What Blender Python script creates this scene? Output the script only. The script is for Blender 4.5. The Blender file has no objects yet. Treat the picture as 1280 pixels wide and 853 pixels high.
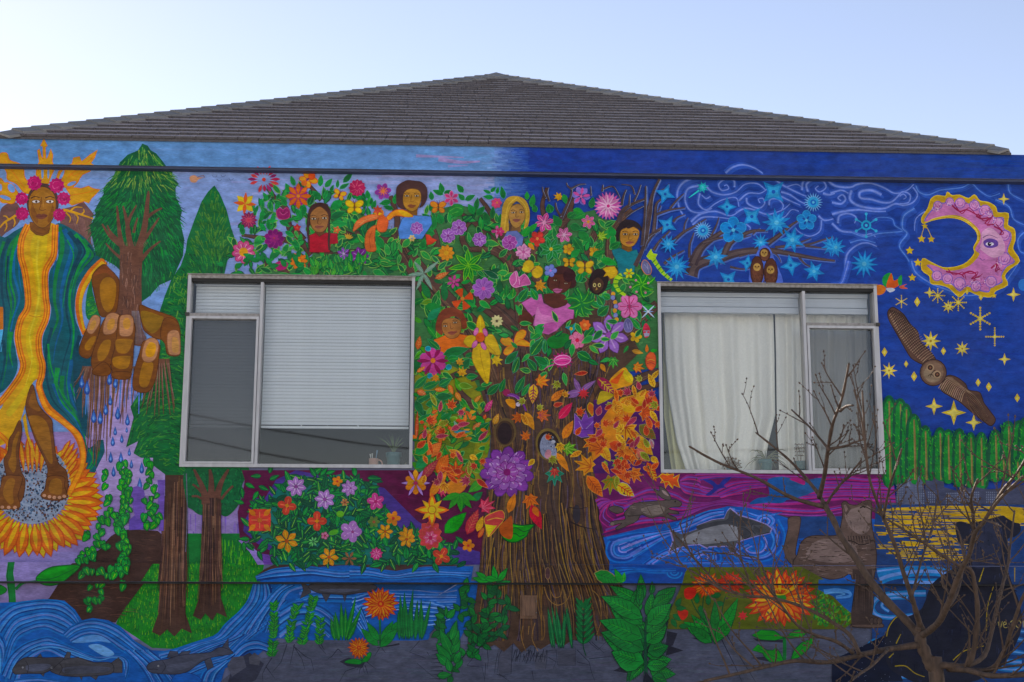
import bpy, bmesh, math, random
from mathutils import Vector, Matrix
from mathutils.geometry import tessellate_polygon
rnd = random.Random(7)
scene = bpy.context.scene
COL = scene.collection

# ------------------------------------------------------------------ camera
EYE = 1.60                    # eye height above the ground
DIST = 10.5                   # camera to mural wall (wall is the plane y = 0)
FPX, PW, PH = 1700.0, 1280.0, 853.0
YAW, PITCH, ROLL = (math.radians(a) for a in (2.4597, 10.8268, 0.1196))
_f = Vector((math.sin(YAW)*math.cos(PITCH), math.cos(YAW)*math.cos(PITCH), math.sin(PITCH)))
_r = Vector((math.cos(YAW), -math.sin(YAW), 0)); _u = _r.cross(_f)
CR = _r*math.cos(ROLL) + _u*math.sin(ROLL)
CU = -_r*math.sin(ROLL) + _u*math.cos(ROLL)
CAM = Vector((0, -DIST, EYE))
cd = bpy.data.cameras.new('camera'); cam = bpy.data.objects.new('camera', cd); COL.objects.link(cam)
cd.sensor_fit = 'HORIZONTAL'; cd.sensor_width = 36; cd.lens = FPX/PW*36
cd.clip_start = 0.1; cd.clip_end = 4000
M = Matrix((CR, CU, -_f)).transposed().to_4x4(); M.translation = CAM
cam.matrix_world = M; scene.camera = cam

# ------------------------------------------------------------------ sky, sun, exposure
SUN_EL, SUN_AZ = math.radians(26), math.radians(-25)      # azimuth from +Y, negative = left; sun stands behind the house
world = bpy.data.worlds.new('World'); scene.world = world; world.use_nodes = True
wn = world.node_tree.nodes; bg = wn['Background']
sky = wn.new('ShaderNodeTexSky'); sky.sky_type = 'NISHITA'; sky.sun_disc = False
sky.sun_elevation = SUN_EL; sky.sun_rotation = SUN_AZ; sky.air_density = 0.8; sky.dust_density = 0.04; sky.ozone_density = 0.5
bg.inputs['Strength'].default_value = 0.073
wb_ = wn.new('ShaderNodeVectorMath'); wb_.operation = 'MULTIPLY'; wb_.inputs[1].default_value = (1.10, .875, .78)     # white balance of the camera
world.node_tree.links.new(sky.outputs[0], wb_.inputs[0]); world.node_tree.links.new(wb_.outputs[0], bg.inputs[0])
sl = bpy.data.lights.new('sun', 'SUN'); sl.energy = 5.0; sl.angle = math.radians(0.53); sl.color = (1.0, 0.93, 0.82)
so = bpy.data.objects.new('sun', sl); COL.objects.link(so)
sd = Vector((math.sin(SUN_AZ)*math.cos(SUN_EL), math.cos(SUN_AZ)*math.cos(SUN_EL), math.sin(SUN_EL)))
so.rotation_euler = sd.to_track_quat('Z', 'Y').to_euler(); so.location = sd*60
scene.view_settings.view_transform = 'Standard'; scene.view_settings.look = 'None'
scene.view_settings.exposure = 1.86; scene.view_settings.gamma = 1.0

# ------------------------------------------------------------------ helpers
def ray(px, py): return CR*(px-PW/2) - CU*(py-PH/2) + _f*FPX
def at(px, py, y):
    d = ray(px, py); return CAM + d*((y-CAM.y)/d.y)
def lin(c):
    c /= 255.0
    return c/12.92 if c <= .04045 else ((c+.055)/1.055)**2.4
def hexc(h): return tuple(int(h[i:i+2], 16) for i in (0, 2, 4))
def srgb(h, k=1.0): return tuple(min(.92, lin(v)*k) for v in hexc(h))
def tag(o, label=None, cat=None, group=None, kind=None):
    for k, v in (('label', label), ('category', cat), ('group', group), ('kind', kind)):
        if v: o[k] = v
    return o
def link(name, me, mat=None, parent=None):
    o = bpy.data.objects.new(name, me); COL.objects.link(o)
    if mat and me: me.materials.append(mat)
    if parent: o.parent = parent
    return o
def empty(name, loc=(0, 0, 0)):
    o = bpy.data.objects.new(name, None); COL.objects.link(o); o.location = loc; o.empty_display_size = .1; return o
def mesh(name, vs, fs):
    me = bpy.data.meshes.new(name); me.from_pydata([tuple(v) for v in vs], [], fs); me.update(); return me
class MB:
    def __init__(s): s.v = []; s.f = []
    def box(s, x0, x1, y0, y1, z0, z1):
        n = len(s.v)
        s.v += [(x, y, z) for z in (z0, z1) for y in (y0, y1) for x in (x0, x1)]
        s.f += [tuple(n+i for i in q) for q in ((0,2,3,1),(4,5,7,6),(0,1,5,4),(2,6,7,3),(0,4,6,2),(1,3,7,5))]; return s
    def tube(s, pts, rads, n=6, cap=True):
        b = len(s.v); pts = [Vector(p) for p in pts]; m = len(pts)
        if not hasattr(rads, '__len__'): rads = [rads]*m
        up = None
        for i, p in enumerate(pts):
            d = (pts[min(i+1, m-1)]-pts[max(i-1, 0)]).normalized()
            if up is None: up = d.orthogonal().normalized()
            up = (up-d*up.dot(d)).normalized(); w = d.cross(up)
            for k in range(n):
                a = 2*math.pi*k/n; s.v.append(tuple(p+(up*math.cos(a)+w*math.sin(a))*rads[i]))
        for i in range(m-1):
            for k in range(n):
                k2 = (k+1) % n; s.f.append((b+i*n+k, b+i*n+k2, b+(i+1)*n+k2, b+(i+1)*n+k))
        if cap:
            s.f.append(tuple(b+k for k in reversed(range(n)))); s.f.append(tuple(b+(m-1)*n+k for k in range(n)))
        return s
    def lathe(s, prof, c=(0, 0, 0), n=20):
        b = len(s.v)
        for r, z in prof:
            for k in range(n):
                a = 2*math.pi*k/n; s.v.append((c[0]+r*math.cos(a), c[1]+r*math.sin(a), c[2]+z))
        for i in range(len(prof)-1):
            for k in range(n):
                k2 = (k+1) % n; s.f.append((b+i*n+k, b+i*n+k2, b+(i+1)*n+k2, b+(i+1)*n+k))
        s.f.append(tuple(b+k for k in reversed(range(n)))); s.f.append(tuple(b+(len(prof)-1)*n+k for k in range(n)))
        return s
    def build(s, name, mat, parent=None, smooth=False):
        me = mesh(name, s.v, s.f)
        if smooth: me.polygons.foreach_set('use_smooth', [True]*len(me.polygons))
        return link(name, me, mat, parent)

def newmat(name):
    m = bpy.data.materials.new(name); m.use_nodes = True
    return m, m.node_tree.nodes, m.node_tree.links, m.node_tree.nodes['Principled BSDF']
def simple(name, col, rough=.6, noise=.15, nscale=20, bump=0.0, metallic=0, spec=.5, stretch=(1, 1, 1), detail=6):
    m, n, l, b = newmat(name)
    tc = n.new('ShaderNodeTexCoord'); mp = n.new('ShaderNodeMapping'); mp.inputs['Scale'].default_value = stretch
    nz = n.new('ShaderNodeTexNoise'); nz.inputs['Scale'].default_value = nscale; nz.inputs['Detail'].default_value = detail
    l.new(tc.outputs['Object'], mp.inputs[0]); l.new(mp.outputs[0], nz.inputs['Vector'])
    mr = n.new('ShaderNodeMapRange'); mr.inputs[1].default_value = .25; mr.inputs[2].default_value = .75
    mr.inputs[3].default_value = 1-noise; mr.inputs[4].default_value = 1+noise; l.new(nz.outputs[0], mr.inputs[0])
    mx = n.new('ShaderNodeVectorMath'); mx.operation = 'SCALE'; mx.inputs[0].default_value = col; l.new(mr.outputs[0], mx.inputs['Scale'])
    l.new(mx.outputs[0], b.inputs['Base Color'])
    b.inputs['Roughness'].default_value = rough; b.inputs['Metallic'].default_value = metallic; b.inputs['Specular IOR Level'].default_value = spec
    if bump:
        bp = n.new('ShaderNodeBump'); bp.inputs['Strength'].default_value = bump; bp.inputs['Distance'].default_value = .004
        l.new(nz.outputs[0], bp.inputs['Height']); l.new(bp.outputs[0], b.inputs['Normal'])
    return m

# paint: colour of every brush stroke sits in a colour attribute; noise gives brush grain and fading
def paint_material():
    m, n, l, b = newmat('mural_paint')
    at_ = n.new('ShaderNodeAttribute'); at_.attribute_name = 'Col'
    geo = n.new('ShaderNodeNewGeometry')
    def noise(scale, stretch, det=5):
        mp = n.new('ShaderNodeMapping'); mp.inputs['Scale'].default_value = stretch; l.new(geo.outputs['Position'], mp.inputs[0])
        z = n.new('ShaderNodeTexNoise'); z.inputs['Scale'].default_value = scale; z.inputs['Detail'].default_value = det; l.new(mp.outputs[0], z.inputs['Vector'])
        return z
    a = noise(9, (1, 1, 2.2)); c = noise(60, (.6, 1, 3)); e = noise(1.6, (1, 1, 1), 3)
    def rng(z, lo, hi, a0=.3, a1=.7):
        r = n.new('ShaderNodeMapRange'); r.inputs[1].default_value = a0; r.inputs[2].default_value = a1
        r.inputs[3].default_value = lo; r.inputs[4].default_value = hi; l.new(z.outputs[0], r.inputs[0]); return r
    def mul(x, y):
        t = n.new('ShaderNodeMath'); t.operation = 'MULTIPLY'; l.new(x.outputs[0], t.inputs[0]); l.new(y.outputs[0], t.inputs[1]); return t
    f = mul(mul(rng(a, .74, 1.26), rng(c, .82, 1.18)), rng(e, .90, 1.10))
    hs = n.new('ShaderNodeVectorMath'); hs.operation = 'SCALE'; l.new(at_.outputs['Color'], hs.inputs[0]); l.new(f.outputs[0], hs.inputs['Scale'])
    # a little chalky fading of the paint film
    mx = n.new('ShaderNodeMix'); mx.data_type = 'RGBA'; mx.inputs[7].default_value = (.26, .26, .28, 1)
    fr = rng(noise(3.5, (1, 1, 1), 6), .0, .045); l.new(fr.outputs[0], mx.inputs[0]); l.new(hs.outputs[0], mx.inputs[6])
    l.new(mx.outputs[2], b.inputs['Base Color'])
    b.inputs['Roughness'].default_value = .7; b.inputs['Specular IOR Level'].default_value = .14
    bp = n.new('ShaderNodeBump'); bp.inputs['Strength'].default_value = .35; bp.inputs['Distance'].default_value = .002
    g = noise(150, (1, 1, 1), 4); l.new(g.outputs[0], bp.inputs['Height']); l.new(bp.outputs[0], b.inputs['Normal'])
    return m
PAINT = paint_material()
GAIN = 0.88                     # photographed paint colour in the shade -> base colour of the paint

# ------------------------------------------------------------------ the planes the mural is painted on
Y_FASCIA, Y_WALL, Y_BOARD = -0.10, 0.0, -0.095
def line_fb(x): return 204.6 + .01516*x          # lower edge of fascia in the photograph
def line_bt(x): return 702.6 + .0047*x           # upper edge of ledge board
def line_bb(x): return 726.5 + .0033*x           # lower edge of ledge board
WINQ = [[(234.5, 344.5), (518, 349), (515, 586), (228, 582.5)], [(821.5, 355), (1093.5, 358.5), (1105.5, 593.5), (826.5, 590)]]

def clip_half(poly, a, b, c):                    # keep a*x+b*y+c >= 0 ; vertices are (x,y,rgb)
    out = []; n = len(poly)
    for i in range(n):
        p, q = poly[i], poly[(i+1) % n]
        dp, dq = a*p[0]+b*p[1]+c, a*q[0]+b*q[1]+c
        if dp >= 0: out.append(p)
        if (dp >= 0) != (dq >= 0):
            t = dp/(dp-dq)
            out.append((p[0]+(q[0]-p[0])*t, p[1]+(q[1]-p[1])*t, tuple(u+(v-u)*t for u, v in zip(p[2], q[2]))))
    return out if len(out) >= 3 else []
def hp(q0, q1):                                  # half plane to the inner side of a clockwise (screen) edge
    (x0, y0), (x1, y1) = q0, q1; a, b = -(y1-y0), (x1-x0); return a, b, -(a*x0+b*y0)
WHP = [[hp(w[i], w[(i+1) % 4]) for i in range(4)] for w in WINQ]
LHP = [hp((0, f(0)), (1280, f(1280))) for f in (line_fb, line_bt, line_bb)]   # >=0 below the line

def project(v):
    d = v-CAM; z = d.dot(_f); return PW/2+d.dot(CR)/z*FPX, PH/2-d.dot(CU)/z*FPX
Z_FT = (at(400, 178.9, Y_FASCIA).z+at(900, 188.3, Y_FASCIA).z)/2
_a, _b = project(Vector((-5, Y_FASCIA, Z_FT-.002))), project(Vector((5, Y_FASCIA, Z_FT-.002)))
TOPHP = hp(_a, _b)                               # the paint ends at the top of the fascia
CELL = 3.0; GX0, GY0 = -120, 120
GW, GH = int(1560/CELL), int(800/CELL)
GRID = [0]*(GW*GH); MAXL = [0]
class Obj:
    def __init__(s, name, label): s.name = name; s.label = label; s.v = []; s.f = []; s.c = []
OBJS = []; CUR = None
def O(name, label=None):
    global CUR
    CUR = Obj(name, label); OBJS.append(CUR); return CUR
TX, TY, TS = 0., 0., 1.
def T(x=0., y=0., s=1.):
    global TX, TY, TS
    TX, TY, TS = x, y, s
def nums(p):
    if isinstance(p, str):
        a = [float(t) for t in p.replace(',', ' ').split()]; return list(zip(a[::2], a[1::2]))
    return [tuple(q) for q in p]
def px(p): return [(TX+x/TS, TY+y/TS) for x, y in nums(p)]
def cat(pts, closed, k=5):
    n = len(pts)
    if n < 3: return pts
    out = []
    for i in range(n if closed else n-1):
        if closed: p0, p1, p2, p3 = pts[i-1], pts[i], pts[(i+1) % n], pts[(i+2) % n]
        else: p0, p1, p2, p3 = pts[max(i-1, 0)], pts[i], pts[i+1], pts[min(i+2, n-1)]
        for j in range(k):
            t = j/k; t2 = t*t; t3 = t2*t
            out.append(tuple(.5*(2*p1[m]+(-p0[m]+p2[m])*t+(2*p0[m]-5*p1[m]+4*p2[m]-p3[m])*t2+(-p0[m]+3*p1[m]-3*p2[m]+p3[m])*t3) for m in (0, 1)))
    if not closed: out.append(pts[-1])
    return out
def emit(tris):
    """tris: list of polygons of (x,y,rgb) in photograph pixels -> lay them on wall, fascia or board"""
    cells = set()
    for t in tris:
        xs = [p[0] for p in t]; ys = [p[1] for p in t]
        for cy in range(int((min(ys)-GY0)/CELL), int((max(ys)-GY0)/CELL)+1):
            if 0 <= cy < GH:
                for cx in range(int((min(xs)-GX0)/CELL), int((max(xs)-GX0)/CELL)+1):
                    if 0 <= cx < GW: cells.add(cy*GW+cx)
    if not cells: return
    lay = max(GRID[c] for c in cells)+1
    for c in cells: GRID[c] = lay
    MAXL[0] = max(MAXL[0], lay); off = lay*3.5e-5+2e-4
    def put(poly, y):
        b = len(CUR.v)
        for p in poly: CUR.v.append(at(p[0], p[1], y-off)); CUR.c.append(p[2])
        CUR.f.append(tuple(range(b, b+len(poly))))
    for t in tris:
        ys = [p[1] for p in t]; lo, hi = min(ys), max(ys)
        rest = t
        if lo < 226:
            a, b, c = LHP[0]; top = clip_half(t, -a, -b, -c)
            if top: top = clip_half(top, *TOPHP)
            if top: put(top, Y_FASCIA)
            rest = clip_half(t, a, b, c)
        if rest and hi > 700:
            a, b, c = LHP[2]; low = clip_half(rest, a, b, c)
            if low: put(low, Y_WALL)
            rest = clip_half(rest, -a, -b, -c)
            if rest:
                a, b, c = LHP[1]; mid = clip_half(rest, a, b, c)
                if mid: put(mid, Y_BOARD)
                rest = clip_half(rest, -a, -b, -c)
        if not rest: continue
        xs = [p[0] for p in rest]; ys = [p[1] for p in rest]
        pieces = [rest]
        for w, H in zip(WINQ, WHP):
            nxt = []
            for q in pieces:
                if max(p[0] for p in q) < w[3][0] or min(p[0] for p in q) > w[2][0]+3 or max(p[1] for p in q) < w[0][1] or min(p[1] for p in q) > w[2][1]+4: nxt.append(q); continue
                ins = q
                for a, b, c in H:
                    o = clip_half(ins, -a, -b, -c)
                    if o: nxt.append(o)
                    ins = clip_half(ins, a, b, c)
                    if not ins: break
            pieces = nxt
        for q in pieces: put(q, Y_WALL)
_cc = {}
def colr(h):
    if h not in _cc:
        c = [lin(v)*GAIN for v in hexc(h)]; y = .25*c[0]+.6*c[1]+.15*c[2]; _cc[h] = tuple(max(.004, min(.9, y+(v-y)*1.13)) for v in c)
    return _cc[h]
def jit(h, a=10):
    v = rnd.uniform(-a, a); return ''.join('%02x' % int(max(0, min(255, c+v+rnd.uniform(-a, a)*.4))) for c in hexc(h))
def mixh(h, g, t): return ''.join('%02x' % int(a+(b-a)*t) for a, b in zip(hexc(h), hexc(g)))
CRV = None
def _fill(col, pp, g=None):
    c = colr(col)
    if g:
        (gx0, gy0), (gx1, gy1) = px([(g[0], g[1]), (g[2], g[3])]); c2 = colr(g[4]); dx, dy = gx1-gx0, gy1-gy0; dd = dx*dx+dy*dy
        def cf(p):
            t = max(0, min(1, ((p[0]-gx0)*dx+(p[1]-gy0)*dy)/dd)); return tuple(a+(b-a)*t for a, b in zip(c, c2))
    else: cf = lambda p: c
    vv = [(x, y, cf((x, y))) for x, y in pp]
    if len(pp) <= 3: tris = [vv]
    else: tris = [[vv[i] for i in t] for t in tessellate_polygon([[Vector((x, y, 0)) for x, y in pp]])]
    emit(tris)
def _stroke(col, pp, w0, w1=None, g2=None):
    """w0 -> w1 full widths in pixels"""
    if w1 is None: w1 = w0
    c = colr(col); c2 = colr(g2) if g2 else c; n = len(pp); L, R, C = [], [], []
    for i in range(n):
        a, b = pp[max(i-1, 0)], pp[min(i+1, n-1)]; dx, dy = b[0]-a[0], b[1]-a[1]; d = math.hypot(dx, dy) or 1
        t = i/(n-1); w = (w0+(w1-w0)*t)/2
        L.append((pp[i][0]-dy/d*w, pp[i][1]+dx/d*w)); R.append((pp[i][0]+dy/d*w, pp[i][1]-dx/d*w)); C.append(tuple(u+(v-u)*t for u, v in zip(c, c2)))
    emit([[(*L[i], C[i]), (*L[i+1], C[i+1]), (*R[i+1], C[i+1]), (*R[i], C[i])] for i in range(n-1)])
def F(col, p, o=None, ow=5, g=None, s=True, k=5):
    pp = px(p)
    if s: pp = cat(pp, True, k)
    _fill(col, pp, g)
    if o: _stroke(o, pp+[pp[0]], ow/TS)
def P(col, p, o=None, ow=5, g=None): F(col, p, o, ow, g, False)
def L(col, w, p, w1=None, s=True, k=6, g2=None):
    pp = px(p)
    if s: pp = cat(pp, False, k)
    _stroke(col, pp, w/TS, None if w1 is None else w1/TS, g2)
def ellp(cx, cy, rx, ry, rot=0, n=16):
    c, s = math.cos(rot), math.sin(rot)
    return [(cx+rx*math.cos(a)*c-ry*math.sin(a)*s, cy+rx*math.cos(a)*s+ry*math.sin(a)*c) for a in (2*math.pi*i/n for i in range(n))]
def E(col, cx, cy, rx, ry=None, rot=0, o=None, ow=4, n=14, g=None): P(col, ellp(cx, cy, rx, ry or rx, math.radians(rot), n), o, ow, g)
def leafp(x0, y0, x1, y1, w, bend=0., fat=.45):
    dx, dy = x1-x0, y1-y0; nx, ny = -dy, dx; L_ = math.hypot(dx, dy) or 1; nx /= L_; ny /= L_
    def pt(t, s):
        h = bend*L_*4*t*(1-t); ww = w/2*math.sin(math.pi*t**(.75 if fat < .5 else 1.25))*s
        return (x0+dx*t+nx*(h+ww), y0+dy*t+ny*(h+ww))
    ts = (.18, .4, .62, .84)
    return [(x0, y0)]+[pt(t, 1) for t in ts]+[(x1, y1)]+[pt(t, -1) for t in reversed(ts)]
def LF(col, x0, y0, x1, y1, w, v=None, o=None, ow=2.5, bend=0., vw=2.5, fat=.4, sv=0):
    pts = leafp(x0, y0, x1, y1, w, bend, fat); P(col, pts, o, ow)
    if v:
        dx, dy = x1-x0, y1-y0; L_ = math.hypot(dx, dy) or 1; nx, ny = -dy/L_, dx/L_
        mid = [(x0+dx*t+nx*bend*L_*4*t*(1-t), y0+dy*t+ny*bend*L_*4*t*(1-t)) for t in (.08, .35, .65, .92)]
        L(v, vw, mid, vw*.5, s=False)
        for i in range(sv):
            t = .2+.6*(i+.5)/sv; bx, by = x0+dx*t, y0+dy*t; q = w*.36*math.sin(math.pi*t)
            for sg in (1, -1): L(v, vw*.8, [(bx, by), (bx+nx*sg*q+dx/L_*q*.9, by+ny*sg*q+dy/L_*q*.9)], s=False)
def LFA(col, x, y, ang, ln, w, **kw):
    a = math.radians(ang); LF(col, x, y, x+math.cos(a)*ln, y+math.sin(a)*ln, w, **kw)
def FW(col, x, y, R, n=5, pw=.6, rot=0, c=None, cr=.2, o=None, ow=2.5, v=None, st='p', r0=.1, col2=None, ry=1.):
    for i in range(n):
        a = math.radians(rot)+2*math.pi*i/n; cx, sy = math.cos(a), math.sin(a)*ry
        cc = col2 if (col2 and i % 2) else col; w = R*pw*2*math.sin(math.pi/n)*(1.15 if n > 6 else .86 if n > 4 else .74)
        if st == 'p': P(cc, leafp(x+cx*R*r0, y+sy*R*r0, x+cx*R, y+sy*R, w, 0, .6), o, ow)
        else: E(cc, x+cx*R*.58, y+sy*R*.58, R*.44, w*.5, math.degrees(math.atan2(sy, cx)), o, ow, 10)
        if v: L(v, R*.07, [(x+cx*R*.2, y+sy*R*.2), (x+cx*R*.75, y+sy*R*.75)], s=False)
    if c: E(c, x, y, R*cr, n=10)
def STAR(col, x, y, R, n=8, ri=.35, rot=-90, o=None, ow=2.5, c=None, ry=1.):
    P(col, [(x+math.cos(math.radians(rot)+math.pi*i/n)*(R if i % 2 == 0 else R*ri), y+ry*math.sin(math.radians(rot)+math.pi*i/n)*(R if i % 2 == 0 else R*ri)) for i in range(2*n)], o, ow)
    if c: E(c, x, y, R*.25, n=8)
def inside(x, y, poly):
    r = False; j = len(poly)-1
    for i in range(len(poly)):
        (a, b), (c, d) = poly[i], poly[j]
        if (b > y) != (d > y) and x < (c-a)*(y-b)/(d-b)+a: r = not r
        j = i
    return r
def SCAT(p, n, fn, md=0):
    pp = nums(p); xs = [q[0] for q in pp]; ys = [q[1] for q in pp]; got = []; tries = 0
    while len(got) < n and tries < n*30:
        tries += 1; x, y = rnd.uniform(min(xs), max(xs)), rnd.uniform(min(ys), max(ys))
        if inside(x, y, pp) and all((x-a)**2+(y-b)**2 > md*md for a, b in got): got.append((x, y)); fn(x, y)
    return got
def MAPLE(col, x, y, R, ang, o=None, ow=2.5, v=None):
    a0 = math.radians(ang); pts = []
    for i, (d, r) in enumerate(((0, 1), (18, .5), (38, .92), (60, .45), (85, .72), (110, .4), (150, .5), (180, .25), (-150, .5), (-110, .4), (-85, .72), (-60, .45), (-38, .92), (-18, .5))):
        a = a0+math.radians(d); pts.append((x+math.cos(a)*R*r, y+math.sin(a)*R*r))
    P(col, pts, o, ow)
    if v:
        for d, r in ((0, .8), (38, .7), (-38, .7), (85, .5), (-85, .5)):
            a = a0+math.radians(d); L(v, R*.06, [(x-math.cos(a0)*R*.2, y-math.sin(a0)*R*.2), (x+math.cos(a)*R*r, y+math.sin(a)*R*r)], s=False)
def BFLY(col, x, y, R, rot=0, o='b8761c', d='5a2a20'):
    c, s = math.cos(math.radians(rot)), math.sin(math.radians(rot))
    def q(u, v): return (x+(u*c-v*s)*R, y+(u*s+v*c)*R)
    for sg in (-1, 1):
        for (u, v, a, b, r) in ((.5, -.3, .5, .34, -30), (.42, .38, .38, .28, 38)):
            X, Y = q(u*sg, v); E(col, X, Y, R*a, R*b, r*sg+rot, o, R*.07)
    L(d, R*.14, [q(0, -.35), q(0, .5)], R*.08, s=False)
    for sg in (-1, 1): L(d, R*.05, [q(0, -.3), q(.2*sg, -.8)], s=False)
def finish_mural(parent):
    for o in OBJS:
        if not o.f: continue
        me = mesh(o.name, o.v, o.f)
        ca = me.color_attributes.new('Col', 'FLOAT_COLOR', 'POINT')
        ca.data.foreach_set('color', [x for c in o.c for x in (*c, 1.0)])
        ob = link(o.name, me, PAINT, parent)
        if o.label: ob['label'] = o.label
    print('mural layers', MAXL[0], 'faces', sum(len(o.f) for o in OBJS))

# ================================================================== setting
ground_m = simple('pale_bounce_ground', (.50, .475, .45), .9, .35, 3, .3)  # unseen ground, pale tone added to bounce light onto the wall
tag(MB().box(-600, 600, -600, 600, -.5, 0).build('ground', ground_m), kind='structure')

bed_m = simple('added_dark_soil', (.045, .036, .028), .95, .5, 9, .6)  # unseen dark bed, added to cut bounce and deepen shade under the ledge
bed = MB(); nx_, ny_ = 60, 36
for j in range(ny_+1):
    for i in range(nx_+1):
        ed_ = min(1, min(i, nx_-i, j, ny_-j)/3); bed.v.append((-9+i*18/nx_, -6.9+j*6.88/ny_, .004+.07*ed_*(.4+.6*rnd.random())))
bed.f = [(j*(nx_+1)+i, j*(nx_+1)+i+1, (j+1)*(nx_+1)+i+1, (j+1)*(nx_+1)+i) for j in range(ny_) for i in range(nx_)]
tag(bed.build('added_dark_bed', bed_m, None, True), kind='structure')
def zat(pxx, pyy, y): return at(pxx, pyy, y).z
XL, XR = -3.98, 4.74                                        # ends of the painted wall
ROOF_L, ROOF_R = at(-4, 171, -.08).x, at(1262, 194.8, -.08).x
Z_FB = zat(640, line_fb(640), Y_FASCIA)
Z_BT, Z_BB = zat(640, line_bt(640), Y_BOARD), zat(640, line_bb(640), Y_BOARD)
DEPTH = 8.6
house = empty('painted_house', (0.4, 4.3, 0))
tag(house, 'house with a colourful nature mural on its wall and a brown shingled hip roof', 'house')
def under(o): o.parent = house; o.matrix_parent_inverse = Matrix.Translation(-Vector(house.location)); return o

plaster_m = simple('wall_plaster', srgb('5a5f7c', 1.2), .8, .12, 14, .2)
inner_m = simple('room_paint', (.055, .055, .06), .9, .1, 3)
def wrect(q):
    p = [at(x, y, 0) for x, y in q]
    return (p[0].x+p[3].x)/2, (p[1].x+p[2].x)/2, (p[2].z+p[3].z)/2, (p[0].z+p[1].z)/2
W1, W2 = wrect(WINQ[0]), wrect(WINQ[1])
wb = MB(); TH = .18
wb.box(XL, W1[0], 0, TH, 0, Z_FT); wb.box(W1[1], W2[0], 0, TH, 0, Z_FT); wb.box(W2[1], XR, 0, TH, 0, Z_FT)
for w in (W1, W2):
    wb.box(w[0], w[1], 0, TH, 0, w[2]); wb.box(w[0], w[1], 0, TH, w[3], Z_FT)
wb.box(XL, XL+.16, TH, DEPTH, 0, Z_FT); wb.box(XR-.16, XR, TH, DEPTH, 0, Z_FT); wb.box(XL+.16, XR-.16, DEPTH-.16, DEPTH, 0, Z_FT)
wall = under(wb.build('wall', plaster_m))
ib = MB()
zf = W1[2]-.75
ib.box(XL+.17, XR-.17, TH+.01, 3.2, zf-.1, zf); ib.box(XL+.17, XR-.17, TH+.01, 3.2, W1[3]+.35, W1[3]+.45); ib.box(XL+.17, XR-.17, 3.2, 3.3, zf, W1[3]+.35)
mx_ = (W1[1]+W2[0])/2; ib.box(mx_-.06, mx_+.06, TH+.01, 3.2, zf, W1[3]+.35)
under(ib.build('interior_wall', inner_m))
fas = MB().box(XL-.12, XR+.12, Y_FASCIA, .02, Z_FB, Z_FT)
fascia = under(fas.build('fascia', plaster_m)); fascia['label'] = 'wide fascia board painted pale blue turning to deep blue'
fascia_strip = MB().box(XL-.11, XR+.11, Y_FASCIA+.02, -.004, Z_FB-.016, Z_FB-.001); under(fascia_strip.build('fascia_shade_strip', simple('fascia_shade_paint', (.045, .06, .12), .7, .2, 12)))  # added dark strip, its colour stands in for the shade below the fascia
bd = MB().box(XL-.02, XR+.02, Y_BOARD, -.001, Z_BB, Z_BT)
under(MB().box(XL-.02, XR+.02, Y_BOARD+.04, -.004, Z_BB-.013, Z_BB-.001).build('board_shade_strip', simple('board_shade_paint', (.03, .034, .045), .8, .4, 12)))  # added dark strip, shade under the ledge board put into its colour
board = under(bd.build('ledge_board', plaster_m)); board['label'] = 'narrow board running along the wall below the windows'
sill_m = simple('window_sill_paint', (.55, .55, .56), .5, .1, 30)

# ---- roof
def shingle_mat(name, ca, cb):
    m, n, l, b = newmat(name)
    g = n.new('ShaderNodeNewGeometry'); oi = n.new('ShaderNodeObjectInfo')
    ad = n.new('ShaderNodeMath'); ad.operation = 'ADD'; l.new(g.outputs['Random Per Island'], ad.inputs[0]); l.new(oi.outputs['Random'], ad.inputs[1])
    fr = n.new('ShaderNodeMath'); fr.operation = 'FRACT'; l.new(ad.outputs[0], fr.inputs[0])
    nz = n.new('ShaderNodeTexNoise'); nz.inputs['Scale'].default_value = 2.2; nz.inputs['Detail'].default_value = 8; l.new(g.outputs['Position'], nz.inputs['Vector'])
    ng = n.new('ShaderNodeTexNoise'); ng.inputs['Scale'].default_value = 260; ng.inputs['Detail'].default_value = 3; l.new(g.outputs['Position'], ng.inputs['Vector'])
    m1 = n.new('ShaderNodeMath'); m1.operation = 'MULTIPLY_ADD'; m1.inputs[1].default_value = .55; l.new(fr.outputs[0], m1.inputs[0]); l.new(nz.outputs[0], m1.inputs[2])
    m2 = n.new('ShaderNodeMath'); m2.operation = 'MULTIPLY_ADD'; m2.inputs[1].default_value = .5; m2.use_clamp = True; l.new(ng.outputs[0], m2.inputs[0]); l.new(m1.outputs[0], m2.inputs[2])
    sb = n.new('ShaderNodeMapRange'); sb.inputs[1].default_value = .45; sb.inputs[2].default_value = 1.3; l.new(m1.outputs[0], sb.inputs[0])
    mx = n.new('ShaderNodeMix'); mx.data_type = 'RGBA'; mx.inputs[6].default_value = (*ca, 1); mx.inputs[7].default_value = (*cb, 1); l.new(sb.outputs[0], mx.inputs[0])
    mu = n.new('ShaderNodeVectorMath'); mu.operation = 'SCALE'; mr = n.new('ShaderNodeMapRange'); mr.inputs[3].default_value = .6; mr.inputs[4].default_value = 1.4; l.new(ng.outputs[0], mr.inputs[0])
    l.new(mx.outputs[2], mu.inputs[0]); l.new(mr.outputs[0], mu.inputs['Scale']); l.new(mu.outputs[0], b.inputs['Base Color'])
    b.inputs['Roughness'].default_value = .9
    bp = n.new('ShaderNodeBump'); bp.inputs['Strength'].default_value = .5; bp.inputs['Distance'].default_value = .004; l.new(ng.outputs[0], bp.inputs['Height']); l.new(bp.outputs[0], b.inputs['Normal'])
    return m
shm = shingle_mat('asphalt_shingle', (.29, .24, .232), (.42, .35, .34))
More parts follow.
